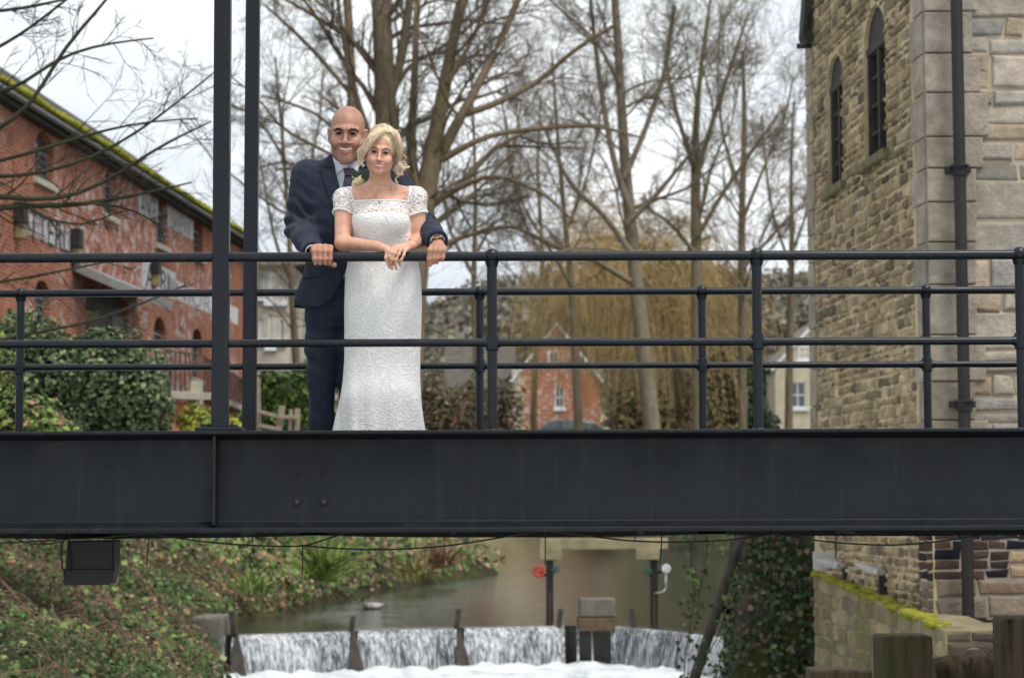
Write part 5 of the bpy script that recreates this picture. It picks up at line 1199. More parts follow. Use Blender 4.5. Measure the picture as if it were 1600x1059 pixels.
# a white blossom patch of flaking render by the porch is part of the limewash; cream stone building beyond
def plain_house(name, x0, x1, ytop, D, depth, mat, label, cat, wins=(), gable=None, zg=2.0, quoin=None, roofmat=None, rise=3.6):
    """front faces the camera: px extents at distance D; gable = (apex px, apex py) or None for a roof with eaves to the front"""
    e = empty(name, tuple(P((x0+x1)/2, 700, D)), label, cat); a, b = P(x0, ytop, D), P(x1, ytop, D); W = b.x-a.x; zt = a.z
    e.location = (a.x, D, 0); bpy.context.view_layer.update()
    ops = []
    for (wx0, wx1, wy0, wy1) in wins:
        q0, q1 = P(wx0, wy0, D), P(wx1, wy1, D); ops.append(arch_opening(q0.x-a.x, q1.x-a.x, q1.z, q0.z, q0.z+.001))
    pa = P(*gable, D) if gable else None
    o = wall_mass('wall', (0, 0, 0), (1, 0, 0), (0, -1, 0), W, zg-1, zt, [w_ for w_ in ops if w_.box[3] <= zt], mat, None, .35); o.parent = e
    m = MB(); m.box((.35, .352, zg-1), (W-.35, depth, zt-.1)); m.box((0, .351, zg-1), (.349, depth, zt)); m.box((W-.349, .351, zg-1), (W, depth, zt)); o = m.build('side_walls', mat, None); o.parent = e
    rm = roofmat or M_SLATE
    if gable:
        ax = pa.x-a.x; m = MB(); m.prism([(0, .0, zt+.0005), (W, .0, zt+.0005), (ax, .0, pa.z)], (0, .35, 0)); o = m.build('gable_wall', mat, None); o.parent = e
        m = MB(); ov = .35
        for (px_, pz_) in ((0, zt), (W, zt)):
            dx, dz = (ax-px_), (pa.z-pz_); L = math.hypot(dx, dz); ux, uz = dx/L, dz/L; sgn = 1 if dx > 0 else -1; nx, nz_ = -uz*sgn, ux*sgn
            q = [(px_-ux*ov, pz_-uz*ov), (ax, pa.z), (ax+0*nx, pa.z+.28), (px_-ux*ov+nx*.16, pz_-uz*ov+nz_*.16)]
            m.prism([(u, .05, w) for u, w in q][::sgn], (0, depth, 0))
        o = m.build('roof', rm, None); o.parent = e
        m = MB()
        for (px_, pz_) in ((0, zt), (W, zt)):
            dx, dz = (ax-px_), (pa.z-pz_); L = math.hypot(dx, dz); ux, uz = dx/L, dz/L
            m.prism([(px_-ux*ov, -.16, pz_-uz*ov-.14), (ax, -.16, pa.z-.05), (ax, -.16, pa.z+.24), (px_-ux*ov, -.16, pz_-uz*ov+.16)][::(1 if dx > 0 else -1)], (0, .12, 0))
        o = m.build('bargeboard', M_WHITE, None); o.parent = e
    else:
        m = MB(); m.prism([(-.3, -.35, zt-.05), (-.3, depth*.5, zt+rise), (-.3, depth+.3, zt-.05), (-.3, depth+.3, zt-.2), (-.3, depth*.5, zt+rise-.18), (-.3, -.35, zt-.2)][::-1], (W+.6, 0, 0)); o = m.build('roof', rm, None); o.parent = e
    for w_ in ops:
        s0, s1, z0, zs, _ = w_.box; we = empty('window', (0, 0, 0)); we.parent = e; we.location = ((s0+s1)/2, 0, z0); w = (s1-s0)/2; h = zs-z0; y = .06 if zs <= zt else -.04
        m = MB(); f = .09
        for q0, q1 in (((-w, y, 0), (-w+f, y+.08, h)), ((w-f, y, 0), (w, y+.08, h)), ((-w+f, y, 0), (w-f, y+.08, f)), ((-w+f, y, h-f), (w-f, y+.08, h)), ((-.03, y+.01, f), (.03, y+.07, h-f)), ((-w+f, y+.01, h*.5-.035), (-.031, y+.07, h*.5+.035)), ((.031, y+.01, h*.5-.035), (w-f, y+.07, h*.5+.035))): m.box(q0, q1)
        o = m.build('frame', M_WHITE, None); o.parent = we
        m = MB(); m.box((-w+.01, y+.05, .01), (w-.01, y+.06, h-.01)); o = m.build('glass', M_GLASSB, None); o.parent = we
        m = MB(); m.box((-w-.15, -.12, -.2), (w+.15, .05, -.002)); o = m.build('sill', M_WHITE, None); o.parent = we
    return e
M_BRICK2 = brick_mat('cottage_brick', (.48, .15, .06), (.34, .10, .045), (.30, .20, .15), 1.6, paint=1)
M_CREAM = simple('cream_stone_wall', (.52, .46, .34), .95, var=.15, scale=2, bump=.3, bd=.03); M_PALE = simple('weathered_pale_render', (.44, .39, .32), .95, var=.45, scale=.9, bump=.3, bd=.03)
bc_ = plain_house('brick_cottage', 802, 938, 592, 145, 9, M_BRICK2, 'red brick gabled cottage with white bargeboards beyond the trees', 'cottage', wins=((867, 881, 604, 637), (918, 934, 560, 561)) [:1], gable=(870, 508), zg=3.2)
s_ = P(802, 592, 145); m = MB()
for k in range(11):
    w = .75 if k % 2 else .45; m.box((-.08, -.05, 3.0+k*.55), (w, .1, 3.0+k*.55+.545))
o = m.build('quoins', M_CREAM, None, bevel=.02); o.parent = bc_
q0, q1 = P(856, 548, 145), P(873, 569, 145); we = empty('attic_window', (0, 0, 0)); we.parent = bc_; we.location = (q0.x-s_.x, 0, q1.z)
m = MB(); w, h = q1.x-q0.x, q0.z-q1.z; m.box((0, -.05, 0), (.12, .02, h)); m.box((w-.12, -.05, 0), (w, .02, h)); m.box((.12, -.05, 0), (w-.12, .02, .12)); m.box((.12, -.05, h-.12), (w-.12, .02, h)); m.box((w*.5-.03, -.045, .12), (w*.5+.03, .02, h-.12)); o = m.build('frame', M_WHITE, None); o.parent = we
m = MB(); m.box((.05, -.02, .05), (w-.05, .021, h-.05)); o = m.build('glass', M_GLASSB, None); o.parent = we
plain_house('tiled_house', 700, 800, 604, 158, 9, M_BRICK2, 'low house with a long dark slate roof left of the brick cottage', 'house', gable=None, zg=3.2, roofmat=simple('old_roof_slate', (.085, .075, .06), .9, var=.3, scale=2))
plain_house('stone_house', 1211, 1330, 572, 138, 9, M_CREAM, 'cream stone gabled house with white sash windows beside the stone mill', 'house', wins=((1233, 1260, 597, 637), (1247, 1266, 541, 562)), gable=(1275, 505), zg=3.0, roofmat=simple('stone_tile_roof', (.16, .145, .11), .9, var=.3, scale=2))
plain_house('pale_mill_building', 392, 452, 408, 84, 14, M_PALE, 'tall weathered pale building with small dark windows beyond the brick mill', 'building', wins=((405, 411, 432, 462), (419, 426, 418, 470), (437, 443, 436, 470), (405, 411, 498, 530), (420, 426, 492, 540), (438, 443, 500, 532)), gable=None, zg=1.9, rise=.9, roofmat=simple('brown_roof', (.20, .16, .10), .9, var=.3))
# low wall with coping and iron railings by the mill
gw = empty('garden_wall', tuple(P(300, 660, 47)), 'low brick wall with sloping stone coping and iron railings at the foot of the brick mill', 'wall')
pts = [P(258, 617, 44), P(296, 619, 46), P(318, 619, 49), P(376, 640, 62), P(400, 655, 70)]
for i in range(4):
    a, b = pts[i], pts[i+1]; m = MB(); m.prism([(a.x, a.y, .2), (b.x, b.y, .2), (b.x, b.y, b.z-.12), (a.x, a.y, a.z-.12)], (-.3, .02, 0)); m.build('wall_panel', M_BRICK2, gw)
    m = MB(); m.bar(a, b, .16, .42, up=(1, 0, 0)); m.build('coping', M_SILL, gw, bevel=.01)
m = MB(); a = P(306, 600, 46.5); m.box((a.x-.13, 46.2, .2), (a.x+.13, 46.7, P(306, 597, 46.5).z)); m.build('pier', M_SILL, gw, bevel=.02)
m = MB()
for i, nb in ((0, 6), (2, 26), (3, 12)):
    a, b = pts[i], pts[i+1]; up_ = Vector((0, 0, .9))
    for t in np.linspace(0, 1, nb): q = a+(b-a)*t; m.tube([q, q+up_], .014, 5)
    m.tube([a+up_, b+up_], .02, 6)
m.build('railings', M_IRON, gw)
# wooden post and rail fence near the hedge
M_GREYWOOD = simple('weathered_grey_wood', (.27, .22, .16), .9, var=.3, scale=8, bump=.4)
f = empty('wooden_fence', tuple(P(430, 668, 41)), 'weathered leaning post and rail fence in front of the green hedge', 'fence')
for x0, y0, x1, y1, w in ((402, 590, 404, 690, .10), (441, 634, 433, 690, .12), (465, 638, 463, 690, .10), (455, 640, 452, 690, .07)):
    m = MB(); m.bar(P(x1, y1, 41), P(x0, y0, 41), w, .08); m.build('post', M_GREYWOOD, f, bevel=.01)
for x0, y0, x1, y1 in ((403, 642, 434, 651), (434, 651, 466, 652), (403, 664, 434, 670)):
    m = MB(); m.bar(P(x0, y0, 40.9), P(x1, y1, 40.9), .07, .04, up=(0, 1, 0)); m.build('rail', M_GREYWOOD, f, bevel=.01)
# parked car beyond the river
def car():
    D = 128; zt = P(888, 656, D).z; k_ = D/FPX; cx = P(888, 656, D).x; zg = zt-1.62
    e = empty('parked_car', (cx, D, zg), 'dark grey parked car whose roof shows above the girder in front of the brick cottage', 'car')
    M_CAR = NT('dark_car_paint', .25, .6).color((.045, .05, .06)).m; M_CG = NT('car_glass', .05, .8).color((.10, .13, .14)).m; M_TYRE = simple('rubber', (.015, .015, .015), .9)
    prof = [(-2.45, .35), (-2.5, .75), (-2.3, .98), (-1.75, 1.08), (-1.15, 1.5), (-.5, 1.62), (.6, 1.62), (1.5, 1.48), (2.1, 1.1), (2.42, 1.0), (2.45, .4)]
    m = MB(); m.prism([(cx+x, D-.9, zg+z) for x, z in prof], (0, 1.8, 0)); m.build('body', M_CAR, e, bevel=.12, seg=4)
    m = MB()
    for pl in ([(-1.55, 1.08), (-1.08, 1.42), (-.55, 1.5), (-.55, 1.08)], [(-.45, 1.08), (-.45, 1.51), (.45, 1.51), (.45, 1.08)], [(.55, 1.08), (.55, 1.50), (1.35, 1.40), (1.75, 1.08)]): m.prism([(cx+x, D-.906, zg+z) for x, z in pl], (0, .02, 0))
    m.build('side_windows', M_CG, e)
    m = MB(); m.prism([(cx-1.80, D-.72, zg+1.10), (cx-1.80, D+.72, zg+1.10), (cx-1.17, D+.66, zg+1.53), (cx-1.17, D-.66, zg+1.53)], (-.015, 0, .015)); m.build('windscreen', M_CG, e)
    for x in (-1.55, 1.5):
        for y in (-.86, .86):
            m = MB(); m.tube([(cx+x, D+y-.1, zg+.33), (cx+x, D+y+.1, zg+.33)], .33, 20); w = m.build('wheel', M_TYRE, e, bevel=.03)
            m = MB(); m.tube([(cx+x, D+y-.108, zg+.33), (cx+x, D+y-.09, zg+.33)], .2, 14); m.build('hub_cap', M_STEELC, w)
M_STEELC = simple('hub_metal', (.35, .35, .36), .35, metal=1)
car()
# two walkers beyond the river
def walker(px, py, D, coat, hat, label, seed):
    h0 = P(px, py, D); H = 1.68; z0 = h0.z-H+.1; x, y = h0.x, D; S = lambda dx, dy, dz: np.array((x+dx, y+dy, z0+dz), np.float32)
    def fn(p):
        d = s_ell(p, S(0, 0, 1.57), (.085, .10, .12)); d = smin(d, s_cone(p, S(0, 0, 1.35), S(0, 0, 1.5), .06, .055), .03); d = smin(d, s_cone(p, S(0, 0, .95), S(0, 0, 1.28), .15, .17), .08)
        for sg in (-1, 1):
            d = smin(d, s_chain(p, [S(sg*.18, 0, 1.34), S(sg*.24, .02*sg, 1.08), S(sg*.22, -.10*sg, .86)], [.06, .045, .035], .02), .04); d = smin(d, s_ell(p, S(sg*.22, -.11*sg, .80), (.035, .04, .06)), .02)
            d = smin(d, s_chain(p, [S(sg*.09, 0, .92), S(sg*.10, -.08*sg, .5), S(sg*.10, .06*sg, .08)], [.095, .065, .045], .02), .04); d = smin(d, s_cone(p, S(sg*.10, .06*sg, .05), S(sg*.10, .06*sg-.15, .03), .045, .035), .02)
        return d
    V, F_ = sdf_mesh(fn, S(-.4, -.4, -.05), S(.4, .4, 1.75), .02, 4); o = mesh('person', V, F_, None, smooth=True); o.data.materials.append(M_SKIN)
    z = V[:, 2]-z0; c = np.where((z > 1.46)[:, None], (.45, .26, .18), np.where((z > .86)[:, None], coat, (.03, .03, .045))); vcol(o, c); tag(o, label, 'person')
    ct = lambda p: smin(s_cone(p, S(0, 0, .85), S(0, 0, 1.28), .20, .19), s_ell(p, S(0, 0, 1.33), (.22, .13, .08)), .05)
    V, F_ = sdf_mesh(ct, S(-.4, -.4, .5), S(.4, .4, 1.6), .025, 4); mesh('coat', V, F_, simple('coat_cloth', coat, .85), o, smooth=True)
    ht = lambda p: np.maximum(s_ell(p, S(0, 0, 1.60), (.105, .12, .125)), z0+1.60-p[:, 2])
    V, F_ = sdf_mesh(ht, S(-.2, -.2, 1.5), S(.2, .2, 1.8), .015, 4); mesh('hat', V, F_, simple('hat_wool', hat, .9), o, smooth=True)
walker(1174, 661, 100, (.10, .05, .16), (.10, .08, .20), 'distant walker in a dark purple hat, left one of the two walkers', 1)
walker(1201, 663, 100, (.12, .06, .20), (.62, .58, .58), 'distant walker in a pale hat, right one of the two walkers', 2)
# birds
def bird(name, px, py, D, L, body_c, head_c, bill_c, tail_c, label, face=-1):
    c0 = on_z(px, py, ZW); c0 = Vector(tuple(c0)); k = L; f = face; S = lambda dx, dy, dz: np.array((c0.x+f*dx*k, c0.y+dy*k, ZW+dz*k), np.float32)
    def fn(p):
        d = s_ell(p, S(0, 0, .12), (.42*k, .20*k, .17*k)); d = smin(d, s_cone(p, S(-.32, 0, .16), S(-.52, 0, .24), .09*k, .02*k), .08*k)
        d = smin(d, s_chain(p, [S(.28, 0, .16), S(.36, 0, .32), S(.40, 0, .42)], [.10*k, .06*k, .06*k], .02), .05*k); d = smin(d, s_ell(p, S(.42, 0, .45), (.095*k, .075*k, .078*k)), .02*k)
        return d
    V, F_ = sdf_mesh(fn, np.minimum(S(-.65, -.3, -.1), S(.65, .3, .6)), np.maximum(S(-.65, -.3, -.1), S(.65, .3, .6)), .012*k/.5, 4)
    o = mesh(name, V, F_, None, smooth=True); t = NT('feathers', .7, .3); t.color(t.attr()); o.data.materials.append(t.m)
    dx = f*(V[:, 0]-c0.x)/k; dz = (V[:, 2]-ZW)/k; c = np.tile(body_c, (len(V), 1)).astype(float); c[dx < -.1] = tail_c; c[(dx > .18) & (dz < .30)] = np.array(body_c)*.55; c[dz > .33] = head_c; vcol(o, c); tag(o, label, 'bird')
    V, F_ = sdf_mesh(lambda p: s_cone(p, S(.49, 0, .44), S(.60, 0, .41), .032*k, .018*k), np.minimum(S(.4, -.1, .3), S(.7, .1, .55)), np.maximum(S(.4, -.1, .3), S(.7, .1, .55)), .006*k/.5, 3); mesh('bill', V, F_, simple('bill', bill_c, .5), o, smooth=True)
bird('duck', 581, 951, 41, .44, (.30, .26, .24), (.02, .05, .03), (.50, .38, .06), (.42, .38, .36), 'drake mallard swimming above the weir, facing left')
bird('moorhen', 457, 949, 41, .36, (.025, .025, .03), (.015, .015, .02), (.35, .08, .04), (.03, .028, .03), 'small dark moorhen at the foot of the left bank', 1)
# ------------------------------------------------------------------ people
def A3(v): return np.array(tuple(v), np.float32)
def Q(x, y, D): return A3(P(x, y, D))
def rotm(pitch, roll, yaw=0):
    return np.array((Matrix.Rotation(R(yaw), 3, 'Z') @ Matrix.Rotation(R(roll), 3, 'Y') @ Matrix.Rotation(R(pitch), 3, 'X')), np.float32)
class Head:
    """local head frame: origin midway between the eyes inside the head, face towards -y, metres of a 0.235 m head"""
    def __init__(s, c, scale, M, sx=1.0, fem=False):
        s.c = np.asarray(c, np.float32); s.s = scale; s.M = M; s.sx = sx; s.fem = fem
        s.za, s.zb = ((-.175, -.103, -.062, 0, .2), (-.187, -.115, -.0735, 0, .2)) if fem else ((-.19, -.124, -.067, 0, .2), (-.181, -.115, -.0735, 0, .2))
    def loc(s, p):
        q = ((p - s.c) @ s.M)/s.s; q = q.copy(); q[:, 0] /= s.sx; q[:, 2] = np.interp(q[:, 2], s.za, s.zb); return q
    def wor(s, q):
        q = np.asarray(q, np.float32).reshape(-1, 3).copy(); q[:, 0] *= s.sx; q[:, 2] = np.interp(q[:, 2], s.zb, s.za); return (q*s.s) @ s.M.T + s.c
    def eye(s, sg): return np.array((sg*.0315, -.0715, 0), np.float32)
    def f(s, p):
        q = s.loc(p); m = q.copy(); m[:, 0] = np.abs(m[:, 0]); fem = s.fem   # mirrored coordinates: both halves at once
        d = s_ell(m, (0, .012, .030), (.076, .096, .088))
        d = smin(d, s_ell(m, (0, -.020, -.038), (.059 if fem else .0615, .064, .078)), .03)
        d = smin(d, s_cone(m, (.050, .004, -.045), (.038 if fem else .0385, -.018, -.078), .020, .017 if fem else .017), .03)
        d = smin(d, s_ell(m, (.038, -.040, -.055), (.024, .026, .030)), .03)
        d = smin(d, s_cone(m, (.042, -.020, -.080), (.010, -.071, -.099), .015, .017 if fem else .020), .022)
        d = smin(d, s_ell(m, (0, -.076, -.100), (.015 if fem else .021, .015, .014)), .018)
        d = smin(d, s_ell(m, (.044, -.058, -.030), (.022, .022, .018)), .022)
        d = smin(d, s_ell(m, (.036, -.073, -.047), (.020, .016, .018)), .018)
        d = smin(d, s_cone(m, (.010, -.087, .020), (.050, -.066, .019), .0075 if fem else .0130, .007), .014)
        d = smax(d, -s_ell(m, (.0315, -.099, -.001), (.019, .019, .0135)), .014)
        d = smin(d, s_ell(m, (.0315, -.0705, -.001), (.0165, .0145, .0125)), .006)
        # eyelid slit
        w = .0043 if fem else .0036
        d = smax(d, -s_ell(m, (.0315, -.088, -.0005), (.0135, .014, w)), .0015)
        # nose
        d = smin(d, s_cone(m, (0, -.084, .012), (0, -.104, -.034), .0065, .0085 if fem else .0095), .013)
        tipr = .0098 if fem else .0140
        d = smin(d, s_ell(m, (0, -.1085 if fem else -.108, -.040), (tipr, .0105, tipr*.85)), .008)
        d = smin(d, s_ell(m, (.0118 if fem else .0180, -.096, -.043), (.0075 if fem else .0105, .011, .0085)), .006)
        d = smax(d, -s_ell(m, (.0065, -.105, -.0515), (.0035, .006, .0035)), .003)
        # mouth: smiling, upper teeth showing
        d = smin(d, s_ell(m, (0, -.076, -.072), (.030, .021, .023)), .014)
        cz = -.064 if fem else -.062
        mp_ = [(0, -.0975, -.0735), (.013, -.0935, -.0715), (.0245 if fem else .028, -.0815, cz)]
        d = smin(d, s_chain(m, [(0, -.0975, -.0665), (.013, -.0935, -.0655), (.030 if fem else .032, -.0785, cz)], [.0034, .0034, .0020], .002), .004)
        d = smin(d, s_chain(m, [(0, -.0965, -.0838), (.012, -.0930, -.0808), (.028 if fem else .030, -.0795, cz-.002)], [.0046, .0042, .0020], .002), .004)
        d = smax(d, -s_chain(m, [(0, -.103, -.0735), (.012, -.099, -.0720), (.027 if fem else .029, -.084, cz-.0015)], [.0078 if fem else .0072, .0048 if fem else .0056, .0016], .002), .002)
        # smile folds
        d = smax(d, -s_chain(m, [(.021, -.097, -.044), (.034, -.0885, -.060), (.037, -.082, -.073)], [.001, .0016, .001] if fem else [.0015, .0028, .001], .002), .006 if fem else .008)
        # ears
        e = s_ell(m, (.0785, .010, -.012), (.0085, .019, .031))
        e = smin(e, s_chain(m, [(.076, -.006, .012), (.085, .010, .018), (.087, .022, .004), (.083, .016, -.024), (.077, .0, -.042)], [.004, .0045, .0045, .004, .0065], .004), .006)
        e = smax(e, -s_ell(m, (.090, .004, -.008), (.006, .010, .016)), .004)
        d = smin(d, e, .007)
        return d*s.s*.9
    def color(s, V, skin, lip, out):
        q = s.loc(V.astype(np.float32)); m = q.copy(); m[:, 0] = np.abs(m[:, 0])
        near = np.linalg.norm(q, axis=1) < .2; fem = s.fem; cz = -.064 if fem else -.062
        dl = np.minimum(s_chain(m, [(0, -.0985, -.0665), (.013, -.0945, -.0655), (.030 if fem else .032, -.0795, cz)], [.0035, .0034, .0018]),
                        s_chain(m, [(0, -.0975, -.0838), (.012, -.0940, -.0808), (.028 if fem else .030, -.0805, cz-.002)], [.0048, .0044, .0018]))
        w = np.clip(1 - (dl-.0005)/.0025, 0, 1)*near; out[:] = out*(1-w[:, None]) + np.array(lip)*w[:, None]
        ch = np.clip(1 - np.linalg.norm((m-np.array((.040, -.075, -.040)))/np.array((.022, .03, .018)), axis=1), 0, 1)*near
        out[:] = out*(1 + ch[:, None]*np.array((.10, -.06, -.06)))
        # darker mouth inside
        di = s_ell(m, (0, -.084, -.073), (.022, .010, .006)); w = np.clip(1-di/.002, 0, 1)*near*(dl > .001); out[:] = out*(1-w[:, None]) + np.array((.10, .02, .018))*w[:, None]
        if not fem:  # shade of the eye sockets painted into the man's skin colour
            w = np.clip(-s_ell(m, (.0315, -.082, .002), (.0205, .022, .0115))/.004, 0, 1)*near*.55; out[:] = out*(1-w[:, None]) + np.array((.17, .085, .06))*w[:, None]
        # lash line / eye make-up
        de = s_ell(m, (.0315, -.086, -.0005), (.0155, .014, .0056 if fem else .0048)); w = np.clip(1-np.maximum(de, 0)/.002, 0, 1)*near*(q[:, 1] < -.06)*(.92 if fem else .8)
        out[:] = out*(1-w[:, None]) + np.array((.03, .015, .012))*w[:, None]
        return q
def finger(p, pts, rs, k=.002): return s_chain(p, pts, rs, k)
NZ = [rng.normal(size=3)*f for f in (9, 9, 17, 17, 31, 31, 31)]; NP = rng.uniform(0, 6.28, 7); NA = [1, 1, .6, .6, .35, .35, .35]
def wob(p, s=1.0):
    d = np.zeros(len(p), np.float32)
    for a, b, c in zip(NZ, NP, NA): d += c*np.sin(p @ (a*s).astype(np.float32) + b).astype(np.float32)
    return d/3
def hull(pts, pad):
    a = np.array(pts); return a.min(0)-pad, a.max(0)+pad
def inside(p, lo, hi): return ((p > lo) & (p < hi)).all(1)
def local_union(p, d, fn, lo, hi, k):
    m = inside(p, lo, hi)
    if m.any():
        d = d.copy(); d[m] = smin(d[m], fn(p[m]), k)
    return d
def eye_mat():
    t = NT('eye', .25, .25); t.color(t.attr()); return t.m
M_EYE = eye_mat()
M_TEETH = simple('teeth', (.72, .68, .60), .3, var=.05)
zr = P(800, 400.5, YB).z; rr = .0208
def wrapf(x0, x1, x2, x3, dz=0, tip=1.0):
    """finger over the rail; x in px at the joints"""
    return [Q(x0, 400.5, 9.30)*(1, 0, 0)+(0, 9.305, zr+.041+dz), Q(x1, 400.5, 9.265)*(1, 0, 0)+(0, 9.264, zr+.021), Q(x2, 400.5, 9.265)*(1, 0, 0)+(0, 9.2665, zr-.011*tip), Q(x3, 400.5, 9.28)*(1, 0, 0)+(0, 9.276, zr-.030*tip)]

# ============ the man
TM = 9.72
def pz(y, D): return P(800, y, D).z
def rowM(y, x0, x1, cy, b, D=TM):
    return (pz(y, D), P((x0+x1)/2, y, D).x, cy, abs(P(x1, y, D).x-P(x0, y, D).x)/2, b)
hm = Head(Q(542.8, 209.5, 9.655), 1.055, rotm(9, 2.2, 0), .955)
man_neck = (Q(541.5, 236, 9.69), Q(542, 272, 9.73))
mtors = sorted([rowM(262, 478, 612, 9.74, .075), rowM(276, 470, 620, 9.74, .095), rowM(310, 474, 616, 9.73, .11), rowM(360, 482, 606, 9.73, .105), rowM(410, 486, 604, 9.73, .105), rowM(450, 478, 600, 9.735, .12), rowM(485, 484, 596, 9.74, .115), rowM(500, 490, 590, 9.74, .10)])
sh_l, el_l, wr_l = Q(481, 279, 9.74), Q(468, 356, 9.735), Q(494, 391, 9.385)
sh_r, el_r, wr_r = Q(612, 281, 9.74), Q(657, 349, 9.68), Q(684, 381.5, 9.365)
legs_m = [[Q(511, 488, 9.74), Q(504, 600, 9.745), Q(505, 778, 9.76)], [Q(560, 488, 9.74), Q(551, 600, 9.76), Q(556, 778, 9.78)]]
f_m = [wrapf(490.5, 490.5, 491.5, 493), wrapf(499, 499, 499.5, 500.5, .003), wrapf(507.8, 507.8, 508, 508.3, .003), wrapf(516.2, 516.4, 516.2, 515.6)]
f_mr = [wrapf(674.5, 671.5, 670.5, 671.5, 0, 1.3), wrapf(681, 678.8, 677.3, 676.8, .002, .95), wrapf(687.5, 686, 683.6, 682.4, .001, .9), wrapf(693.5, 693.3, 692, 690.8, -.004, .6)]
FR = [.0122, .0117, .0108, .0094]
def hand(p, wrist, fs, thumb, pr=.019, k=.012, fr=FR, wf=.024):
    d = None
    for f in fs:
        e = s_cone(p, wrist*.75+f[0]*.25, f[0], pr*.82, fr[0]*1.12); d = e if d is None else smin(d, e, k)
    d = smin(d, s_cone(p, wrist, wrist*.6+np.mean([f[0] for f in fs], 0)*.4, wf, wf*.9), .015)
    for i, f in enumerate(fs):
        q = (1, 1.03, .98, .86)[i]
        e = s_chain(p, f, [r*q for r in fr], .003)
        for j in (1, 2): e = smin(e, s_ell(p, f[j], (fr[j]*q*1.09,)*3), .003)      # knuckles
        d = smin(d, e, .0035)
    if thumb is not None: d = smin(d, s_chain(p, thumb, [fr[0]*1.35, fr[0]*1.15, fr[0]*1.02][-len(thumb):], .006), .008)
    return d
th_m = [Q(509, 399, 9.37), Q(514, 410, 9.345), Q(522, 413.5, 9.30)]
th_mr = [Q(672, 392, 9.36), Q(668, 402, 9.345), Q(669, 409, 9.325)]
def man_body(p):
    d = s_stack(p, [(z, x, y, a-.02, b-.02) for z, x, y, a, b in mtors], 2.2)
    d = smin(d, s_cone(p, man_neck[0], man_neck[1], .058, .064), .03)
    for s_, e_, w_ in ((sh_l, el_l, wr_l), (sh_r, el_r, wr_r)):
        d = smin(d, s_chain(p, [s_, e_, w_], [.050, .036, .024], .01), .03)
    for L in legs_m: d = smin(d, s_chain(p, L, [.068, .046, .034], .01), .03)
    for L in legs_m: d = smin(d, s_cone(p, L[2]+(0, .0, -.045), L[2]+(0, -.13, -.062), .034, .022), .02)
    lo, hi = hm.c-.2, hm.c+.2; d = local_union(p, d, hm.f, lo, hi, .022)
    lo, hi = hull(f_m[0]+f_m[3]+[wr_l], .04); d = local_union(p, d, lambda q: hand(q, wr_l, f_m, th_m), lo, hi, .012)
    lo, hi = hull(f_mr[0]+f_mr[3]+[wr_r], .04); d = local_union(p, d, lambda q: hand(q, wr_r, f_mr, th_mr), lo, hi, .012)
    return d
V, F = sdf_mesh(man_body, Q(430, 155, 9.9)*(1, 0, 1)+(0, 9.2, -1.9*0), Q(715, 155, 9.9)*(1, 0, 1)+(0, 9.92, .05), .0026) if 0 else (None, None)
def grid_bounds(x0, x1, ytop, D, y0, y1, zlow=ZDECK): return (P(x0, 500, D).x, y0, zlow-.004), (P(x1, 500, D).x, y1, P(800, ytop, D).z)
lo, hi = grid_bounds(432, 712, 158, TM, 9.22, 9.92)
V, F = sdf_mesh(man_body, lo, hi, .0027)
man = mesh('person', V, F, M_SKIN, None, smooth=True)
tag(man, 'bald man in navy check suit behind the bride, both hands on the rail', 'person')
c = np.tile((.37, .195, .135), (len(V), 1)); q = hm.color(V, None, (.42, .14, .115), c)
near = np.linalg.norm(q, axis=1) < .2
ax = np.abs(q[:, 0])
w = near*np.clip((q[:, 1]+.030)/.03, 0, 1)*np.clip((q[:, 2]+.005)/.02, 0, 1)*np.clip((.105-q[:, 2]+.0)/.03, 0, 1)*(ax < .0775)*.42   # shaved hair shadow
c = c*(1-w[:, None]) + np.array((.15, .12, .11))*w[:, None]
w = near*np.clip(1-s_ell(np.abs(q)*(1, -1, -1) if 0 else np.stack([ax, q[:, 1], q[:, 2]], 1).astype(np.float32), (0, -.06, -.085), (.056, .05, .034))/.01, 0, 1)*(q[:, 2] < -.05)*.22   # stubble
w *= 1
c = c*(1-w[:, None]) + np.array((.20, .12, .09))*w[:, None]
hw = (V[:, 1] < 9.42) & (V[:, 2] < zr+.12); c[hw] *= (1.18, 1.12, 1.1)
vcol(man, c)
def eyes(h, parent, iris):
    for sg in (-1, 1):
        m = MB(); m.ball((0, 0, 0), .0128, 28, 36); v = np.vstack(m.v)[:, [0, 2, 1]]*(1, -1, 1); cc = np.tile((.50, .46, .42) if h.fem else (.30, .26, .24), (len(v), 1))
        r = np.hypot(v[:, 0]+ (0), v[:, 2]+.0005); fr = v[:, 1] < 0
        cc[(r < (.0068 if h.fem else .0082)) & fr] = iris; cc[(r < .0030) & fr] = (.004, .004, .004)
        v = h.wor(v*.96 + h.eye(sg)+np.array((0, .0028, 0)))
        o = mesh('eye', v, m.f, M_EYE, parent, smooth=True); vcol(o, cc)
def local_sdf(name, h, fn, lo, hi, res, mat, parent):
    """small part modelled in head coordinates"""
    V, F = sdf_mesh(fn, lo, hi, res, 3); return mesh(name, h.wor(V), F, mat, parent, smooth=True)
M_BROW = simple('dark_brow_hair', (.012, .009, .008), .8)
M_BROWB = simple('light_brow_hair', (.16, .09, .055), .8)
eyes(hm, man, (.016, .007, .004))
for sg in (-1, 1):
    local_sdf('eyebrow', hm, lambda p, sg=sg: s_chain(p*np.array((sg, 1, 1), np.float32), [(.012, -.0925, .0125), (.024, -.0915, .0180), (.040, -.0840, .0195), (.053, -.071, .0120)], [.0038, .0048, .0042, .0024], .003), *((np.array((min(sg*.004, sg*.062), -.105, .008)), np.array((max(sg*.004, sg*.062), -.06, .034)))), .0016, M_BROW, man)
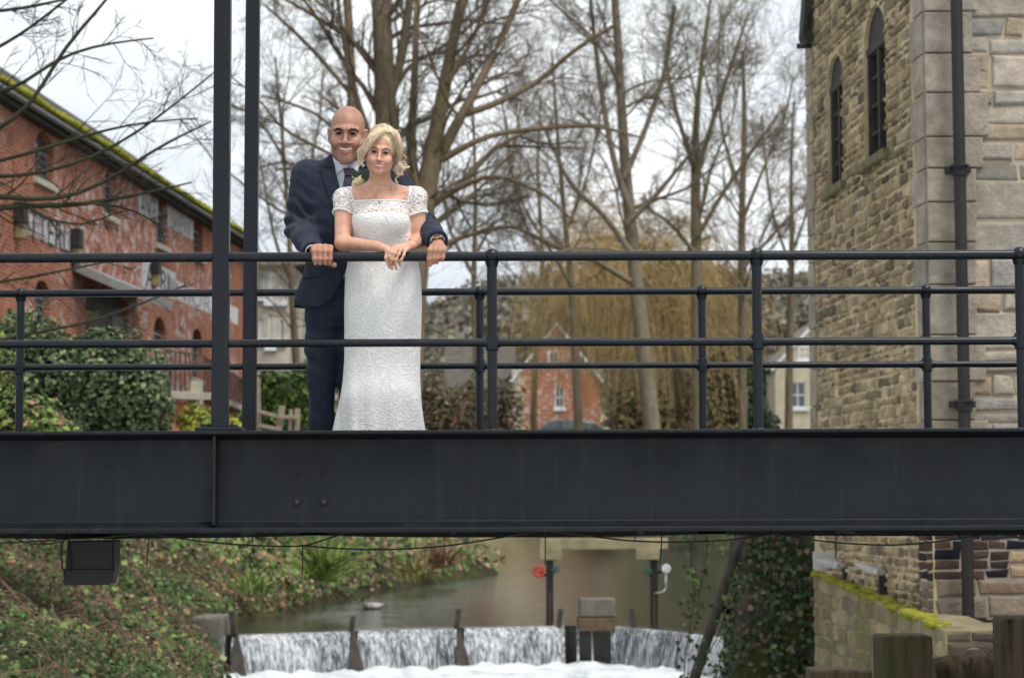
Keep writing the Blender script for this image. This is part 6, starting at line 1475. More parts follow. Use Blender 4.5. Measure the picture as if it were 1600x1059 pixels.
for sg in (-1, 1):
    local_sdf('eyelashes', hm, lambda p, sg=sg: s_chain(p*np.array((sg, 1, 1), np.float32), [(.0185, -.0835, .0015), (.025, -.0868, .0042), (.034, -.0868, .0048), (.043, -.0815, .0025)], [.0008, .0013, .0014, .0008], .002), np.array((min(sg*.010, sg*.056), -.098, -.006)), np.array((max(sg*.010, sg*.056), -.066, .014)), .0011, M_BROW, man)
for h, par, zc in ((hm, man, -.0715),):
    local_sdf('teeth', h, lambda p: s_chain(p, [(-.028, -.0800, -.0650), (-.012, -.0905, -.0705), (0, -.0935, -.0715), (.012, -.0905, -.0705), (.028, -.0800, -.0650)], [.0035, .0056, .0058, .0056, .0035], .002), (-.034, -.1, -.084), (.034, -.07, -.056), .0014, M_TEETH, man)

# --- clothes of the man
def cloth_mat(name, base, line, scale=17.0):
    t = NT(name, .85, .2); v = t.tc('Object'); s = t.sep(v)
    def lines(a, off, wd):
        f = t.math('FRACT', t.math('ADD', t.math('MULTIPLY', a, scale), off)); return t.math('LESS_THAN', f, wd)
    l = t.math('MAXIMUM', lines(s[0], .13, .055), lines(s[2], .31, .055))
    wv = t.noise(700, 2, .7); n = t.noise(14, 4)
    c = t.mix(t.math('MULTIPLY', l, .55), t.mix(t.ramp(wv, [(.35, 0), (.65, 1)]), tuple(b*.62 for b in base), tuple(b*1.5 for b in base)), line)
    c = t.mix(1, c, t.ramp(n, [(.3, .9), (.7, 1.1)]), 'MULTIPLY')
    t.color(c); t.b.inputs['Sheen Weight'].default_value = .06
    t.bump(t.math('ADD', t.math('MULTIPLY', wv, .25), t.noise(34, 3, .5)), .35, .004); return t.m
M_SUIT = cloth_mat('navy_check_wool', (.017, .022, .038), (.036, .044, .066), 31.0)
M_SHIRT = simple('white_shirt_cotton', (.66, .68, .76), .7, var=.03, scale=30)
jt = [(rowM(236, 524, 562, 9.74, .06)), rowM(246, 508, 580, 9.745, .072), rowM(255, 488, 602, 9.745, .088), rowM(265, 476, 614, 9.745, .105), rowM(285, 470, 620, 9.74, .122), rowM(320, 475, 616, 9.735, .132), rowM(360, 484, 608, 9.73, .126), rowM(400, 482, 606, 9.73, .124), rowM(430, 472, 604, 9.73, .132), rowM(460, 459, 610, 9.735, .140), rowM(482, 455, 612, 9.735, .142)]
jt = dens(sorted(jt), 60, 2)
sjl, ejl, wjl = Q(480, 277, 9.745), Q(468.5, 354, 9.745), Q(488, 392.5, 9.405)
sjr, ejr, wjr = Q(613, 279, 9.745), Q(656, 346, 9.69), Q(682.5, 376.5, 9.40)
def jacket_solid(p):
    d = s_stack(p, jt, 2.3)
    for a, b, c_ in ((sjl, ejl, wjl), (sjr, ejr, wjr)):
        d = smin(d, s_chain(p, [a, a*.5+b*.5, b, b*.4+c_*.6, c_], [.076, .069, .064, .054, .046], .02), .035)
    # cloth folds: soft waves, stronger at the elbows
    fold = wob(p, 1.6)*.0060+wob(p, 3.1)*.0022
    for e_ in (ejl, ejr):
        r = np.linalg.norm(p-e_, axis=1); g = np.exp(-(r/.11)**2); fold += g*.013*np.sin((p@np.array((60, 20, 95), np.float32)) + 1.5*np.sin(p[:, 0]*40))
    return d + fold
def hem_cut(p):
    """curved lower front of the jacket and V opening"""
    x, z = p[:, 0], p[:, 2]
    xb = (x - P(456, 470, TM).x); 
    zh = np.interp(x, [P(a, 470, TM).x for a in (440, 456, 476, 497, 512, 522, 530, 538, 546, 560, 700)], [pz(b, 9.6) for b in (463, 466, 474, 479, 474, 465, 452, 435, 410, 360, 360)])
    front = p[:, 1] < 9.76
    zz = np.where(front, zh, pz(478, TM)); return np.where(x > P(628, 470, 9.6).x, -1., zz - z)
VX = [P(a, 260, 9.62).x for a in (516.5, 520, 524, 531, 540, 549)]; VX2 = [P(a, 260, 9.62).x for a in (566, 563, 559, 556, 553, 549.5)]; VZ = [pz(b, 9.62) for b in (232, 246, 268, 292, 318, 345)]
def v_cut(p):
    x, z = p[:, 0], p[:, 2]
    l = np.interp(-z, [-v for v in VZ], VX); r = np.interp(-z, [-v for v in VZ], VX2)
    d = np.maximum(l-x, x-r); d = np.maximum(d, VZ[-1]-z); return np.maximum(d, p[:, 1]-9.70)
def jacket(p):
    d = jacket_solid(p)
    for w_, e_, k in ((wjl, ejl, 0), (wjr, ejr, 0)):      # sleeve ends cut square
        n = (w_-e_)/np.linalg.norm(w_-e_); s = (p-(w_))@n.astype(np.float32); m = np.linalg.norm(p-w_, axis=1) < .08
        d = np.where(m, np.maximum(d, s-.012), d)
        d = smax(d, np.where(m, -(s_cone(p, w_-n*.03, w_+n*.06, .034, .036)), -1e3), .003)
    d = smax(d, -v_cut(p), .004)
    d = smax(d, -(s_cone(p, man_neck[0], man_neck[1]+(0, 0, .03), .070, .072)), .006)
    return np.maximum(d, hem_cut(p))
lo = (P(436, 470, 9.55).x, 9.30, pz(488, 9.6)); hi = (P(705, 470, 9.6).x, 9.92, pz(226, 9.7))
V, F = sdf_mesh(jacket, lo, hi, .0042); mesh('jacket', V, F, M_SUIT, man, smooth=True)
st = [(z, x, y, max(a-.016, .03), max(b-.018, .03)) for z, x, y, a, b in jt if z > pz(440, TM)]
def shirt(p):
    d = s_stack(p, st, 2.3); cz_ = s_cone(p, Q(541.5, 249, 9.695), Q(542, 275, 9.73), .063, .072); d = smin(d, cz_, .02)
    tp = (p - Q(541.5, 247.5, 9.66))@np.array((0, .35, 1), np.float32)/1.06        # top of the collar stand slopes to the front
    return np.maximum(d, tp-.003)
lo = (P(478, 470, 9.6).x, 9.55, pz(440, 9.6)); hi = (P(612, 470, 9.6).x, 9.87, pz(228, 9.7))
V, F = sdf_mesh(shirt, lo, hi, .004); sh = mesh('shirt', V, F, M_SHIRT, man, smooth=True)
def pxp(pts, D): return [(P(x, y, D).x, P(x, y, D).z) for x, y in pts]
drape(shirt, pxp([(517.5, 233), (524, 238), (533, 247), (545, 258.8), (541, 261.5), (533, 265), (524, 270.5), (520, 255)], 9.61), 9.50, 9.76, .007, .003, 'shirt_collar', M_SHIRT, man, .003)
drape(shirt, pxp([(564, 236), (556, 246), (545.5, 258.8), (550, 261), (557, 266.5), (563, 250)], 9.61), 9.50, 9.76, .007, .003, 'shirt_collar', M_SHIRT, man, .003)
def tie_mat():
    t = NT('tie_silk', .5, .4); n = t.noise(46, 2, .4, dist=.6)
    t.color(t.ramp(n, [(.44, (.014, .030, .062)), (.5, (.02, .03, .06)), (.53, (.17, .018, .030)), (.66, (.10, .012, .022))])); return t.m
M_TIE = tie_mat()
drape(shirt, pxp([(538.5, 268), (548.5, 268), (551, 285), (552.5, 305), (553, 345), (534, 345), (534, 305), (535.5, 285)], 9.60), 9.48, 9.74, .011, .004, 'tie', M_TIE, man, .006)
kc = Q(543.3, 266, 9.0); 
def knot(p):
    w = np.interp(p[:, 2], [pz(273, 9.6), pz(261, 9.6)], [.013, .0245]); u = np.abs(p[:, 0]-P(543.3, 266, 9.6).x)
    sf = shirt(p); return smax(smax(u-w, np.abs(sf-.010)-.0115, .006), np.abs(p[:, 2]-pz(266.5, 9.6))-.0175, .006)
lo = (P(532, 266, 9.6).x, 9.50, pz(276, 9.6)); hi = (P(555, 266, 9.6).x, 9.72, pz(257, 9.6))
V, F = sdf_mesh(knot, lo, hi, .002, 4); mesh('tie_knot', V, F, M_TIE, man, smooth=True)
def jnov(p): return jacket_solid(p)
drape(jnov, pxp([(521, 262), (524, 270), (530.5, 292), (538, 315), (547, 342), (540, 352), (530, 340), (519, 322), (508, 292), (500, 266), (497.5, 262), (508, 262)], 9.61), 9.45, 9.78, .005, .0035, 'lapel', M_SUIT, man, .004)
drape(jnov, pxp([(518, 232.5), (519.5, 246), (521.5, 261), (506, 260.5), (501, 256), (508, 244), (513, 237)], 9.63), 9.45, 9.85, .006, .0035, 'jacket_collar', M_SUIT, man, .004)
drape(jnov, pxp([(562, 262), (559, 270), (556, 292), (553, 315), (550, 342), (556, 350), (566, 335), (578, 300), (586, 268), (588, 262), (575, 262)], 9.61), 9.45, 9.78, .005, .0035, 'lapel', M_SUIT, man, .004)
drape(jnov, pxp([(565, 234), (563.5, 246), (562.5, 261), (579, 260.5), (583, 256), (576, 246), (569, 238)], 9.63), 9.45, 9.85, .006, .0035, 'jacket_collar', M_SUIT, man, .004)
drape(jnov, pxp([(470, 425), (503, 421), (504, 430), (471, 434)], 9.6), 9.4, 9.78, .004, .004, 'pocket_flap', M_SUIT, man, .003)
M_WAIST = M_SUIT
drape(shirt, pxp([(526, 292), (536, 302), (548, 318), (556, 300), (560, 292), (560, 400), (526, 400)], 9.61), 9.48, 9.76, .008, .004, 'waistcoat', M_SUIT, man, .003)
for w_, e_ in ((wjl, ejl), (wjr, ejr)):
    n = (w_-e_)/np.linalg.norm(w_-e_); m = MB(); m.tube([tuple(w_-n*.01), tuple(w_+n*.019)], [.0335, .0325], 28, cap=False)
    m.build('shirt_cuff', M_SHIRT, man, smooth=True).modifiers.new('t', 'SOLIDIFY').thickness = .002
m = MB(); a = Q(485.5, 409.5, 9.385); m.tube([tuple(a), tuple(a+np.array((0, -.006, 0)))], .0065, 12); m.build('cufflink', simple('silver', (.6, .6, .6), .2, metal=1, var=.02), man, smooth=False)
# buttons on the hanging sleeve of the cuff side
# trousers
def trousers(p):
    d = s_stack(p, sorted([rowM(440, 480, 596, 9.74, .115), rowM(475, 476, 600, 9.745, .125), rowM(498, 477, 598, 9.745, .118), rowM(512, 480, 594, 9.745, .09)]), 2.3)
    for i, L in enumerate(legs_m):
        x = -1 if i == 0 else 1
        if i == 0: c_ = [Q(508, 490, 9.745), Q(506, 540, 9.745), Q(502.5, 590, 9.74), Q(502.5, 660, 9.755), Q(503, 793, 9.76)]
        else: c_ = [Q(562, 490, 9.745), Q(556, 540, 9.75), Q(549, 590, 9.755), Q(552, 660, 9.77), Q(556, 793, 9.78)]
        d = smin(d, s_chain(p, c_, [.086, .080, .0605, .056, .056], .03), .022 if i else .022)
        cr_ = np.abs(p[:, 0]-np.interp(-p[:, 2], [-q[2] for q in c_], [q[0] for q in c_])); fr = p[:, 1] < 9.75
        d = np.where(fr, d - .004*np.exp(-(cr_/.008)**2), d)                      # pressed crease
    kn = np.exp(-((p[:, 2]-pz(560, TM))/.16)**2)
    return d + wob(p, 1.3)*.003 + kn*.004*np.sin(p[:, 2]*85+p[:, 0]*38)
lo = (P(468, 470, 9.6).x, 9.58, ZDECK-.0); hi = (P(610, 470, 9.6).x, 9.90, pz(436, 9.7))
V, F = sdf_mesh(lambda p: np.maximum(trousers(p), ZDECK+.03-p[:, 2]), lo, hi, .0045); mesh('trousers', V, F, M_SUIT, man, smooth=True)
M_SHOE = simple('black_leather', (.012, .011, .010), .25, var=.1)
for L in legs_m:
    a = L[2]; g = lambda p: np.maximum(smin(s_cone(p, a+np.array((0, .02, -.03), np.float32), a+np.array((0, -.14, -.055), np.float32), .047, .036), s_cone(p, a, a+np.array((0, 0, -.04), np.float32), .047, .05), .03), ZDECK+.001-p[:, 2])
    V, F = sdf_mesh(g, a+(-.08, -.22, -.12), a+(.08, .12, .06), .005, 4); mesh('shoe', V, F, M_SHOE, man, smooth=True)
# watch, ring
M_STEEL = simple('steel', (.45, .45, .46), .25, metal=1, var=.05)
M_GOLD = simple('gold', (.80, .50, .18), .25, metal=1, var=.03)
M_WBAND = simple('watch_band', (.02, .018, .016), .4)
n = (wr_r-ejr); n = n/np.linalg.norm(n); wc = wr_r - n*.000
wt = empty('wristwatch', tuple(wc)); setparent(wt, man)
ring('strap', wc+n*.004, n, .0305, .004, M_WBAND, wt, wide=2.6)
up_ = np.array((-.05, -.62, .78)); up_ -= n*(up_@n); up_ /= np.linalg.norm(up_)
fc = wc+n*.004+up_*.032
m = MB(); m.tube([tuple(fc), tuple(fc+up_*.008)], .019, 24); m.build('watch_case', M_GOLD, wt, bevel=.001)
m = MB(); m.tube([tuple(fc+up_*.0075), tuple(fc+up_*.0086)], .0155, 24); m.build('dial', M_WBAND, wt)
fr = f_mr[2]; ring('wedding_ring', fr[0]*.45+fr[1]*.55, fr[1]-fr[0], .0104, .0013, M_STEEL, man, wide=2)
# buttonhole: rose and leaves
M_ROSE = simple('cream_rose_petals', (.74, .68, .42), .6, var=.1, scale=60)
M_LEAFD = simple('dark_green_leaf', (.016, .045, .016), .5, var=.4, scale=50)
bc = Q(561, 283.5, 9.565)
bo = empty('buttonhole_flower', tuple(bc)); setparent(bo, man)
m = MB()
for k in range(15):
    a = k*2.4; r = .004+.0017*k; h = .012-.0009*k
    c0 = bc + np.array((math.cos(a)*r-.002, -h-.006, math.sin(a)*r*.8))
    nn = Vector((math.cos(a)*(.25+k*.05), -1, math.sin(a)*(.25+k*.05))).normalized(); x = nn.orthogonal().normalized(); y = nn.cross(x)
    pts = [tuple(Vector(c0)+x*math.cos(b)*.012*(1+.1*math.sin(3*b))+y*math.sin(b)*.012 + nn*(.004*math.cos(2*b))) for b in np.linspace(0, 6.28, 10)[:-1]]
    m.add([tuple(Vector(c0)-nn*.003)]+pts, [(0, i+1, (i+1) % 9+1) for i in range(9)])
m.build('rose', M_ROSE, bo, smooth=True)
m = MB()
for k in range(34):
    a = rng.uniform(-.3, 3.4); l = rng.uniform(.025, .06); b0 = Vector(bc)+Vector((rng.normal()*.008, rng.normal()*.004, .006)); dr = Vector((math.cos(a)*.9, rng.uniform(-.35, .1), math.sin(a))).normalized(); sd = dr.cross(Vector((0, 1, 0))).normalized()*l*.16
    m.add([tuple(b0), tuple(b0+dr*l*.5+sd), tuple(b0+dr*l), tuple(b0+dr*l*.5-sd)], [(0, 1, 2, 3)])
m.build('foliage', M_LEAFD, bo)

# ============ the bride
TB = 9.52
hb = Head(Q(595.2, 238.8, 9.405), .905, rotm(9, 6, 1), .885, fem=True)
def rowB(y, x0, x1, cy, b, D=TB):
    return (pz(y, D), P((x0+x1)/2, y, D).x, cy, abs(P(x1, y, D).x-P(x0, y, D).x)/2, b)
bt = sorted([rowB(296, 572, 614, 9.505, .048), rowB(302, 545, 642, 9.51, .060), rowB(310, 546, 640, 9.51, .078), rowB(322, 549, 638.5, 9.505, .094), rowB(338, 550, 641, 9.50, .118), rowB(352, 549.5, 643, 9.50, .122), rowB(368, 549, 643.5, 9.51, .108), rowB(385, 547, 646, 9.52, .098), rowB(405, 543, 652.5, 9.53, .104), rowB(430, 539, 657, 9.535, .118), rowB(470, 537.5, 659, 9.54, .128), rowB(520, 538, 658, 9.54, .124), rowB(560, 538, 656.5, 9.54, .118), rowB(590, 535.5, 657, 9.54, .117), rowB(620, 530.5, 658.5, 9.535, .125), rowB(645, 526, 661.5, 9.56, .14), rowB(668, 521.5, 664, 9.575, .150), rowB(720, 508, 674, 9.605, .175), rowB(808, 484, 694, 9.62, .19)]); bt = dens(bt, 110, 5)
bsl, bel, bwl = Q(537, 312, 9.51), Q(535.5, 380, 9.425), Q(587, 384.5, 9.335)
bsr, ber, bwr = Q(651, 310, 9.51), Q(653, 376, 9.50), Q(643, 383.5, 9.345)
def W(*pts): return [Q(x, y, D) for x, y, D in pts]
f_bl = [W((605, 391, 9.285), (603, 403, 9.262), (606, 411, 9.262), (608.5, 417.5, 9.267)), W((609, 391, 9.278), (608.5, 403, 9.256), (610.5, 412, 9.256), (612.5, 420, 9.262)), W((613, 391, 9.278), (614.5, 403, 9.257), (617, 413, 9.258), (619.3, 420.5, 9.263)), W((617, 391, 9.282), (620.5, 401, 9.262), (623, 409, 9.262), (625.3, 415.5, 9.267))]
f_br = [W((615.5, 386, 9.262), (611, 394, 9.240), (608.5, 400.5, 9.240), (607.3, 405.5, 9.247)), W((621, 386.5, 9.258), (616, 396, 9.236), (612.5, 405, 9.238), (610.6, 411.5, 9.246)), W((627, 388, 9.258), (623, 397, 9.238), (618.5, 406, 9.239), (616.2, 412, 9.247)), W((633, 391.5, 9.264), (630.5, 399, 9.244), (627, 406, 9.245), (624.5, 410.5, 9.252))]
BF = [.0084, .0074, .0069, .0058]
def bride_body(p):
    d = s_stack(p, [(z, x, y, max(a-.004, .02), max(b-.004, .02)) if z > pz(600, TB) else (z, x, y, min(a, .14)-.01, min(b, .12)-.01) for z, x, y, a, b in bt if z > pz(640, TB)], 2.15)
    d = smin(d, s_chain(p, [Q(594, 268, 9.455), Q(593.5, 290, 9.495), Q(593.5, 306, 9.505)], [.046, .047, .056], .02), .03)
    for sg, s0 in ((-1, bsl), (1, bsr)):
        d = smin(d, s_cone(p, Q(593+sg*14, 297, 9.51), s0+(0, 0, .006), .030, .040), .035)          # shoulders
        d = smin(d, s_cone(p, Q(593+sg*5, 305, 9.449), Q(593+sg*38, 299.5, 9.475), .006, .007), .012)   # collarbones
    for x in (574, 615): d = smin(d, s_ell(p, Q(x, 343, 9.425), (.058, .045, .050)), .03)
    d = smin(d, s_chain(p, [bsl, bel, bwl], [.0405, .0345, .0225], .012), .02)
    d = smin(d, s_chain(p, [bsr, ber, bwr], [.0405, .0335, .0225], .012), .02)
    for x in (575, 618):
        d = smin(d, s_chain(p, [Q(x, 600, 9.54), Q(x, 700, 9.55), Q(x, 790, 9.56), Q(x, 803, 9.50)], [.06, .045, .03, .024], .01), .02)
    lo, hi = hb.c-.19, hb.c+.19; d = local_union(p, d, hb.f, lo, hi, .018)
    lo, hi = hull(f_bl[0]+f_bl[3]+[bwl], .035); d = local_union(p, d, lambda q: hand(q, bwl, f_bl, W((602, 388, 9.30), (609, 395, 9.27), (613, 400, 9.262)), .0155, .010, BF, .019), lo, hi, .010)
    lo, hi = hull(f_br[0]+f_br[3]+[bwr], .035); d2 = np.full(len(p), 9, np.float32); d2 = local_union(p, d2, lambda q: smin(hand(q, bwr, f_br, W((622, 389, 9.30), (615, 394, 9.275), (610, 398, 9.272)), .0150, .010, BF, .0185), s_cone(q, ber, bwr, .0335, .0225), .01), lo, hi, 0)
    return smin(d, d2, .0015)
lo, hi = grid_bounds(512, 672, 192, 9.42, 9.21, 9.72)
V, F = sdf_mesh(bride_body, lo, hi, .0025)
bride = mesh('person', V, F, M_SKIN, None, smooth=True)
tag(bride, 'blonde bride in white lace dress leaning her forearms on the rail', 'person')
c = np.tile((.60, .34, .235), (len(V), 1)); q = hb.color(V, None, (.52, .17, .145), c)
for f_ in (f_bl, f_br):
    for fg in f_:
        w = np.clip(1-np.linalg.norm(V-fg[3], axis=1)/.014, 0, 1)[:, None]*.45; c = c*(1-w)+np.array((.62, .27, .22))*w
vcol(bride, c)
eyes(hb, bride, (.035, .03, .028))
for sg in (-1, 1):
    local_sdf('eyebrow', hb, lambda p, sg=sg: s_chain(p*np.array((sg, 1, 1), np.float32), [(.013, -.0925, .0165), (.028, -.0895, .0225), (.042, -.0800, .0225), (.052, -.070, .0170)], [.0024, .0028, .0024, .0014], .002), np.array((min(sg*.004, sg*.062), -.105, .008)), np.array((max(sg*.004, sg*.062), -.06, .034)), .0013, M_BROWB, bride)
    local_sdf('eyelashes', hb, lambda p, sg=sg: s_chain(p*np.array((sg, 1, 1), np.float32), [(.0185, -.0840, .0015), (.025, -.0878, .0052), (.034, -.0875, .0060), (.043, -.0815, .0035), (.0485, -.0755, .0045)], [.0010, .0017, .0019, .0018, .0010], .002), np.array((min(sg*.010, sg*.056), -.098, -.006)), np.array((max(sg*.010, sg*.056), -.066, .014)), .0011, M_BROW, bride)
local_sdf('teeth', hb, lambda p: s_chain(p, [(-.025, -.0815, -.0670), (-.011, -.0912, -.0712), (0, -.0940, -.0722), (.011, -.0912, -.0712), (.025, -.0815, -.0670)], [.003, .0050, .0054, .0050, .003], .002), (-.032, -.102, -.083), (.032, -.072, -.056), .0013, M_TEETH, bride)
# dress
def lace_pattern(t, vec, scale):
    """floral lace: swirling outlines and small leaf shapes"""
    dn = t.new('TexNoise', Scale=scale*.55, Detail=2.0); t.L(vec, dn.inputs['Vector'])
    off = t.new('VectorMath', operation='SCALE'); t.L(dn.outputs[1], off.inputs[0]); off.inputs['Scale'].default_value = 1.7/scale
    ad_ = t.new('VectorMath', operation='ADD'); t.L(vec, ad_.inputs[0]); t.L(off.outputs[0], ad_.inputs[1])
    v1 = t.new('TexVoronoi', Scale=scale, feature='F1'); t.L(ad_.outputs[0], v1.inputs['Vector'])
    v2 = t.new('TexVoronoi', Scale=scale*2.3, feature='DISTANCE_TO_EDGE'); t.L(ad_.outputs[0], v2.inputs['Vector'])
    rings = t.math('SINE', t.math('MULTIPLY', v1.outputs['Distance'], 17.0))
    a = t.ramp(rings, [(.35, 0), (.75, 1)]); b = t.ramp(v2.outputs['Distance'], [(.03, 1), (.12, 0)])
    return t.math('MAXIMUM', a, b)
def lace_solid():
    t = NT('lace_dress_fabric', .8, .25); v = t.tc('Object')
    h = lace_pattern(t, v, 25); fine = t.noise(320, 2, .6)
    t.color(t.mix(h, (.755, .74, .715), (.82, .805, .78)))
    t.bump(t.math('ADD', h, t.math('MULTIPLY', fine, .35)), .6, .0035); t.b.inputs['Sheen Weight'].default_value = .2; return t.m
def lace_open():
    t = NT('open_lace', .8, .25); v = t.tc('Object'); h = lace_pattern(t, v, 36)
    net = t.noise(500, 1, .5)
    al = t.math('MAXIMUM', t.ramp(h, [(.25, 0), (.5, 1)]), t.ramp(net, [(.46, .12), (.58, .5)]))
    t.color((.80, .78, .75)); t.L(al, t.b.inputs['Alpha']); t.bump(h, .6, .003); return t.m
M_LACE, M_OPEN = lace_solid(), lace_open()
def bust(p):
    return s_stack(p, [(z, x, y, a+.001, b+.001) for z, x, y, a, b in bt], 2.15)
def dress(p):
    d = bust(p)
    for x in (574, 615): d = smin(d, s_ell(p, Q(x, 343, 9.423), (.061, .047, .053)), .035)
    ww = np.clip((pz(430, TB)-p[:, 2])/.6, 0, 1)
    d = d + wob(p, .8)*.0015 - ww*.010*np.clip(np.sin(p[:, 0]*52+2.5*np.sin(p[:, 0]*9)), -.6, 1)*np.clip((pz(560, TB)-p[:, 2])/.5, 0, 1)
    top = p[:, 2]-(pz(333.5, 9.42) + .004*np.cos((p[:, 0]-P(594, 300, 9.4).x)*30)); top = np.where(p[:, 1] > 9.5, p[:, 2]-pz(318, 9.5), top)
    d = np.maximum(d, top)
    for a, b in ((bsl, bel), (bsr, ber)): d = smax(d, -(s_cone(p, a+(0, 0, .01), b, .0425, .0365)), .004)
    return d
lo = (P(470, 470, 9.4).x, 9.34, ZDECK+.02); hi = (P(712, 470, 9.4).x, 9.80, pz(312, 9.5))
V, F = sdf_mesh(dress, lo, hi, .0042); mesh('wedding_dress', V, F, M_LACE, bride, smooth=True)
def yoke(p):
    body = bride_body(p) if 0 else None
    d = s_stack(p, [(z, x, y, a+.004, b+.004) for z, x, y, a, b in bt if z > pz(360, TB)], 2.15)
    for sg, s0 in ((-1, bsl), (1, bsr)): d = smin(d, s_cone(p, Q(593+sg*14, 297, 9.51), s0+(0, 0, .006), .034, .045), .035)
    for x in (574, 615): d = smin(d, s_ell(p, Q(x, 343, 9.425), (.062, .049, .054)), .03)
    xm = P(594, 300, 9.45).x
    top = p[:, 2]-(pz(312.5, 9.42) - .0*(p[:, 0]-xm)); side = np.abs(p[:, 0]-xm)-.131
    slope = np.abs(p[:, 0]-xm); ztop_ = np.where(slope > .112, pz(312.5, 9.42)+(slope-.112)*2.2, pz(312.5, 9.42))
    top = (p[:, 2]-ztop_)*np.where(slope > .112, .41, 1)
    d = np.maximum(d, top)
    d = np.maximum(d, pz(336, 9.42)-p[:, 2])
    return d
def sleeve(p, side):
    d = None
    for sg, a, b in (((-1, bsl, bel), (1, bsr, ber))[side],):
        e = s_cone(p, a+(0, 0, .004), b, .0450, .0430)
        e = smin(e, s_cone(p, Q(593+sg*32, 297.5, 9.51), a+(0, 0, .006), .028, .043), .02)
        n = (b-a)/np.linalg.norm(b-a); t = (p-a)@n.astype(np.float32); sc_ = .004*np.abs(np.sin(np.arctan2(p[:, 1]-a[1], p[:, 0]-a[0])*9))
        e = np.maximum(e, t-.076-sc_ + (p[:, 0]-a[0])*sg*.25)
        e = np.maximum(e, (P(594, 300, 9.45).x+sg*.122 - p[:, 0])*sg)
        d = e if d is None else np.minimum(d, e)
    return d
def shell(fn, t=.0022): return lambda p: np.abs(fn(p)+t/2)-t
lo = (P(516, 470, 9.4).x, 9.33, pz(345, 9.4)); hi = (P(670, 470, 9.4).x, 9.64, pz(286, 9.5))
V, F = sdf_mesh(yoke, lo, hi, .0030, 4); mesh('lace_yoke', V, F, M_OPEN, bride, smooth=True)
for side in (0, 1):
    V, F = sdf_mesh(lambda p: sleeve(p, side), lo, hi, .0030, 4); mesh('lace_sleeve', V, F, M_OPEN, bride, smooth=True)
# scalloped neckline edging and sleeve hems, straps
def on_surface(fn, x, z, y0=9.3, y1=9.6, off=.001):
    ys = np.linspace(y0, y1, 200); pp = np.stack([np.full(200, x), ys, np.full(200, z)], -1).astype(np.float32); d = fn(pp)-off
    i = np.argmax(d <= 0); return ys[i] if (d <= 0).any() else None
m = MB(); xm = P(594, 300, 9.45).x
for x in np.linspace(-.125, .125, 44):
    z = pz(312.5, 9.42)+max(0, abs(x)-.112)*2.2; y = on_surface(yoke, xm+x, z-.002, 9.33, 9.62)
    if y: m.ball((xm+x, y, z), (.0042, .0035, .0045), 8, 6)
for sg, a, b in ((-1, bsl, bel), (1, bsr, ber)):
    n = (b-a)/np.linalg.norm(b-a); ux = np.cross(n, (0, 1, 0)); ux /= np.linalg.norm(ux); uy = np.cross(n, ux)
    for k in range(30):
        t = 2*math.pi*k/30; c0 = a+n*.074+(ux*math.cos(t)+uy*math.sin(t))*.0450; c0 = c0 - n*((c0[0]-a[0])*sg*.25); m.ball(tuple(c0), (.0052, .0045, .0055), 8, 6)
m.build('scalloped_edging', M_LACE, bride, smooth=True)
for sg, xa, xb in ((-1, 551.5, 548.5), (1, 636.5, 640.5)):
    pts = []
    for t in np.linspace(0, 1, 9):
        x = P(xa+(xb-xa)*t, 300, 9.46).x; z = pz(313-15*t, 9.46); y = on_surface(bride_body, x, z, 9.36, 9.6); pts.append((x, (y or 9.47)-.002, z))
    m = MB(); m.tube(pts, .0036, 8); m.build('strap', M_LACE, bride, smooth=True)
# necklace, pendant, bracelet, rings, earring
pts = []
for t in np.linspace(-1, 1, 25):
    x = P(594+t*17.5, 300, 9.44).x; z = pz(316-27*abs(t)**1.25, 9.44); y = on_surface(lambda p: np.minimum(bride_body(p), yoke(p)), x, z, 9.34, 9.62); pts.append((x, (y or 9.45)-.001, z))
m = MB(); m.tube(pts, .0006, 6); m.build('necklace', M_STEEL, bride, smooth=True)
M_BLUE = simple('blue_stone', (.03, .30, .42), .15, var=.1)
a = Vector(pts[12]); m = MB(); m.ball(tuple(a+Vector((0, -.004, -.008))), (.0042, .003, .008), 10, 8); m.ball(tuple(a+Vector((0, -.004, -.020))), (.0025, .0025, .004), 8, 6); m.build('pendant', M_BLUE, bride, smooth=True)
ring('bracelet', bel*.38+bwl*.62, bwl-bel, .0275, .0009, M_STEEL, bride)
ring('bracelet', ber*.08+bwr*.92, bwr-ber, .0245, .0009, M_STEEL, bride)
ring('wedding_ring', f_br[2][0]*.42+f_br[2][1]*.58, f_br[2][1]-f_br[2][0], .0084, .0014, M_STEEL, bride, wide=2.2)
e_ = hb.wor([(.083, .0, -.058)])[0]; m = MB(); m.ball(tuple(e_), (.0035, .003, .0045), 10, 8); m.ball(tuple(e_+np.array((0, 0, -.010))), (.0028, .0028, .006), 10, 8); m.build('earring', M_STEEL, bride, smooth=True)
# nails are the finger tips' own tint; hair:
def hair_mat():
    t = NT('blonde_hair', .42, .5); a = t.attr(); n = t.noise(60, 3, .6, vec=t.map((1, 1, .25)))
    t.color(t.mix(1, a, t.ramp(n, [(.3, .78), (.7, 1.15)]), 'MULTIPLY')); t.b.inputs['Sheen Weight'].default_value = .3; return t.m
M_HAIR = hair_mat()
fringe = W((607, 203.5, 9.355), (592, 205.5, 9.318), (579, 217, 9.300), (570, 231, 9.310), (563, 244, 9.325), (561.5, 254, 9.335))
sider = W((607, 203.5, 9.355), (619, 211, 9.335), (624.5, 226, 9.345), (625.5, 240, 9.378), (622.5, 252, 9.415))
def spline(g, n):
    g = np.asarray(g, float); L = np.r_[0, np.cumsum(np.linalg.norm(np.diff(g, axis=0), axis=1))]; t = np.linspace(0, L[-1], n)
    o = np.stack([np.interp(t, L, g[:, i]) for i in range(3)], 1)
    for _ in range(3 if n > 14 else 1): o[1:-1] = (o[:-2]+o[1:-1]*2+o[2:])/4
    return o
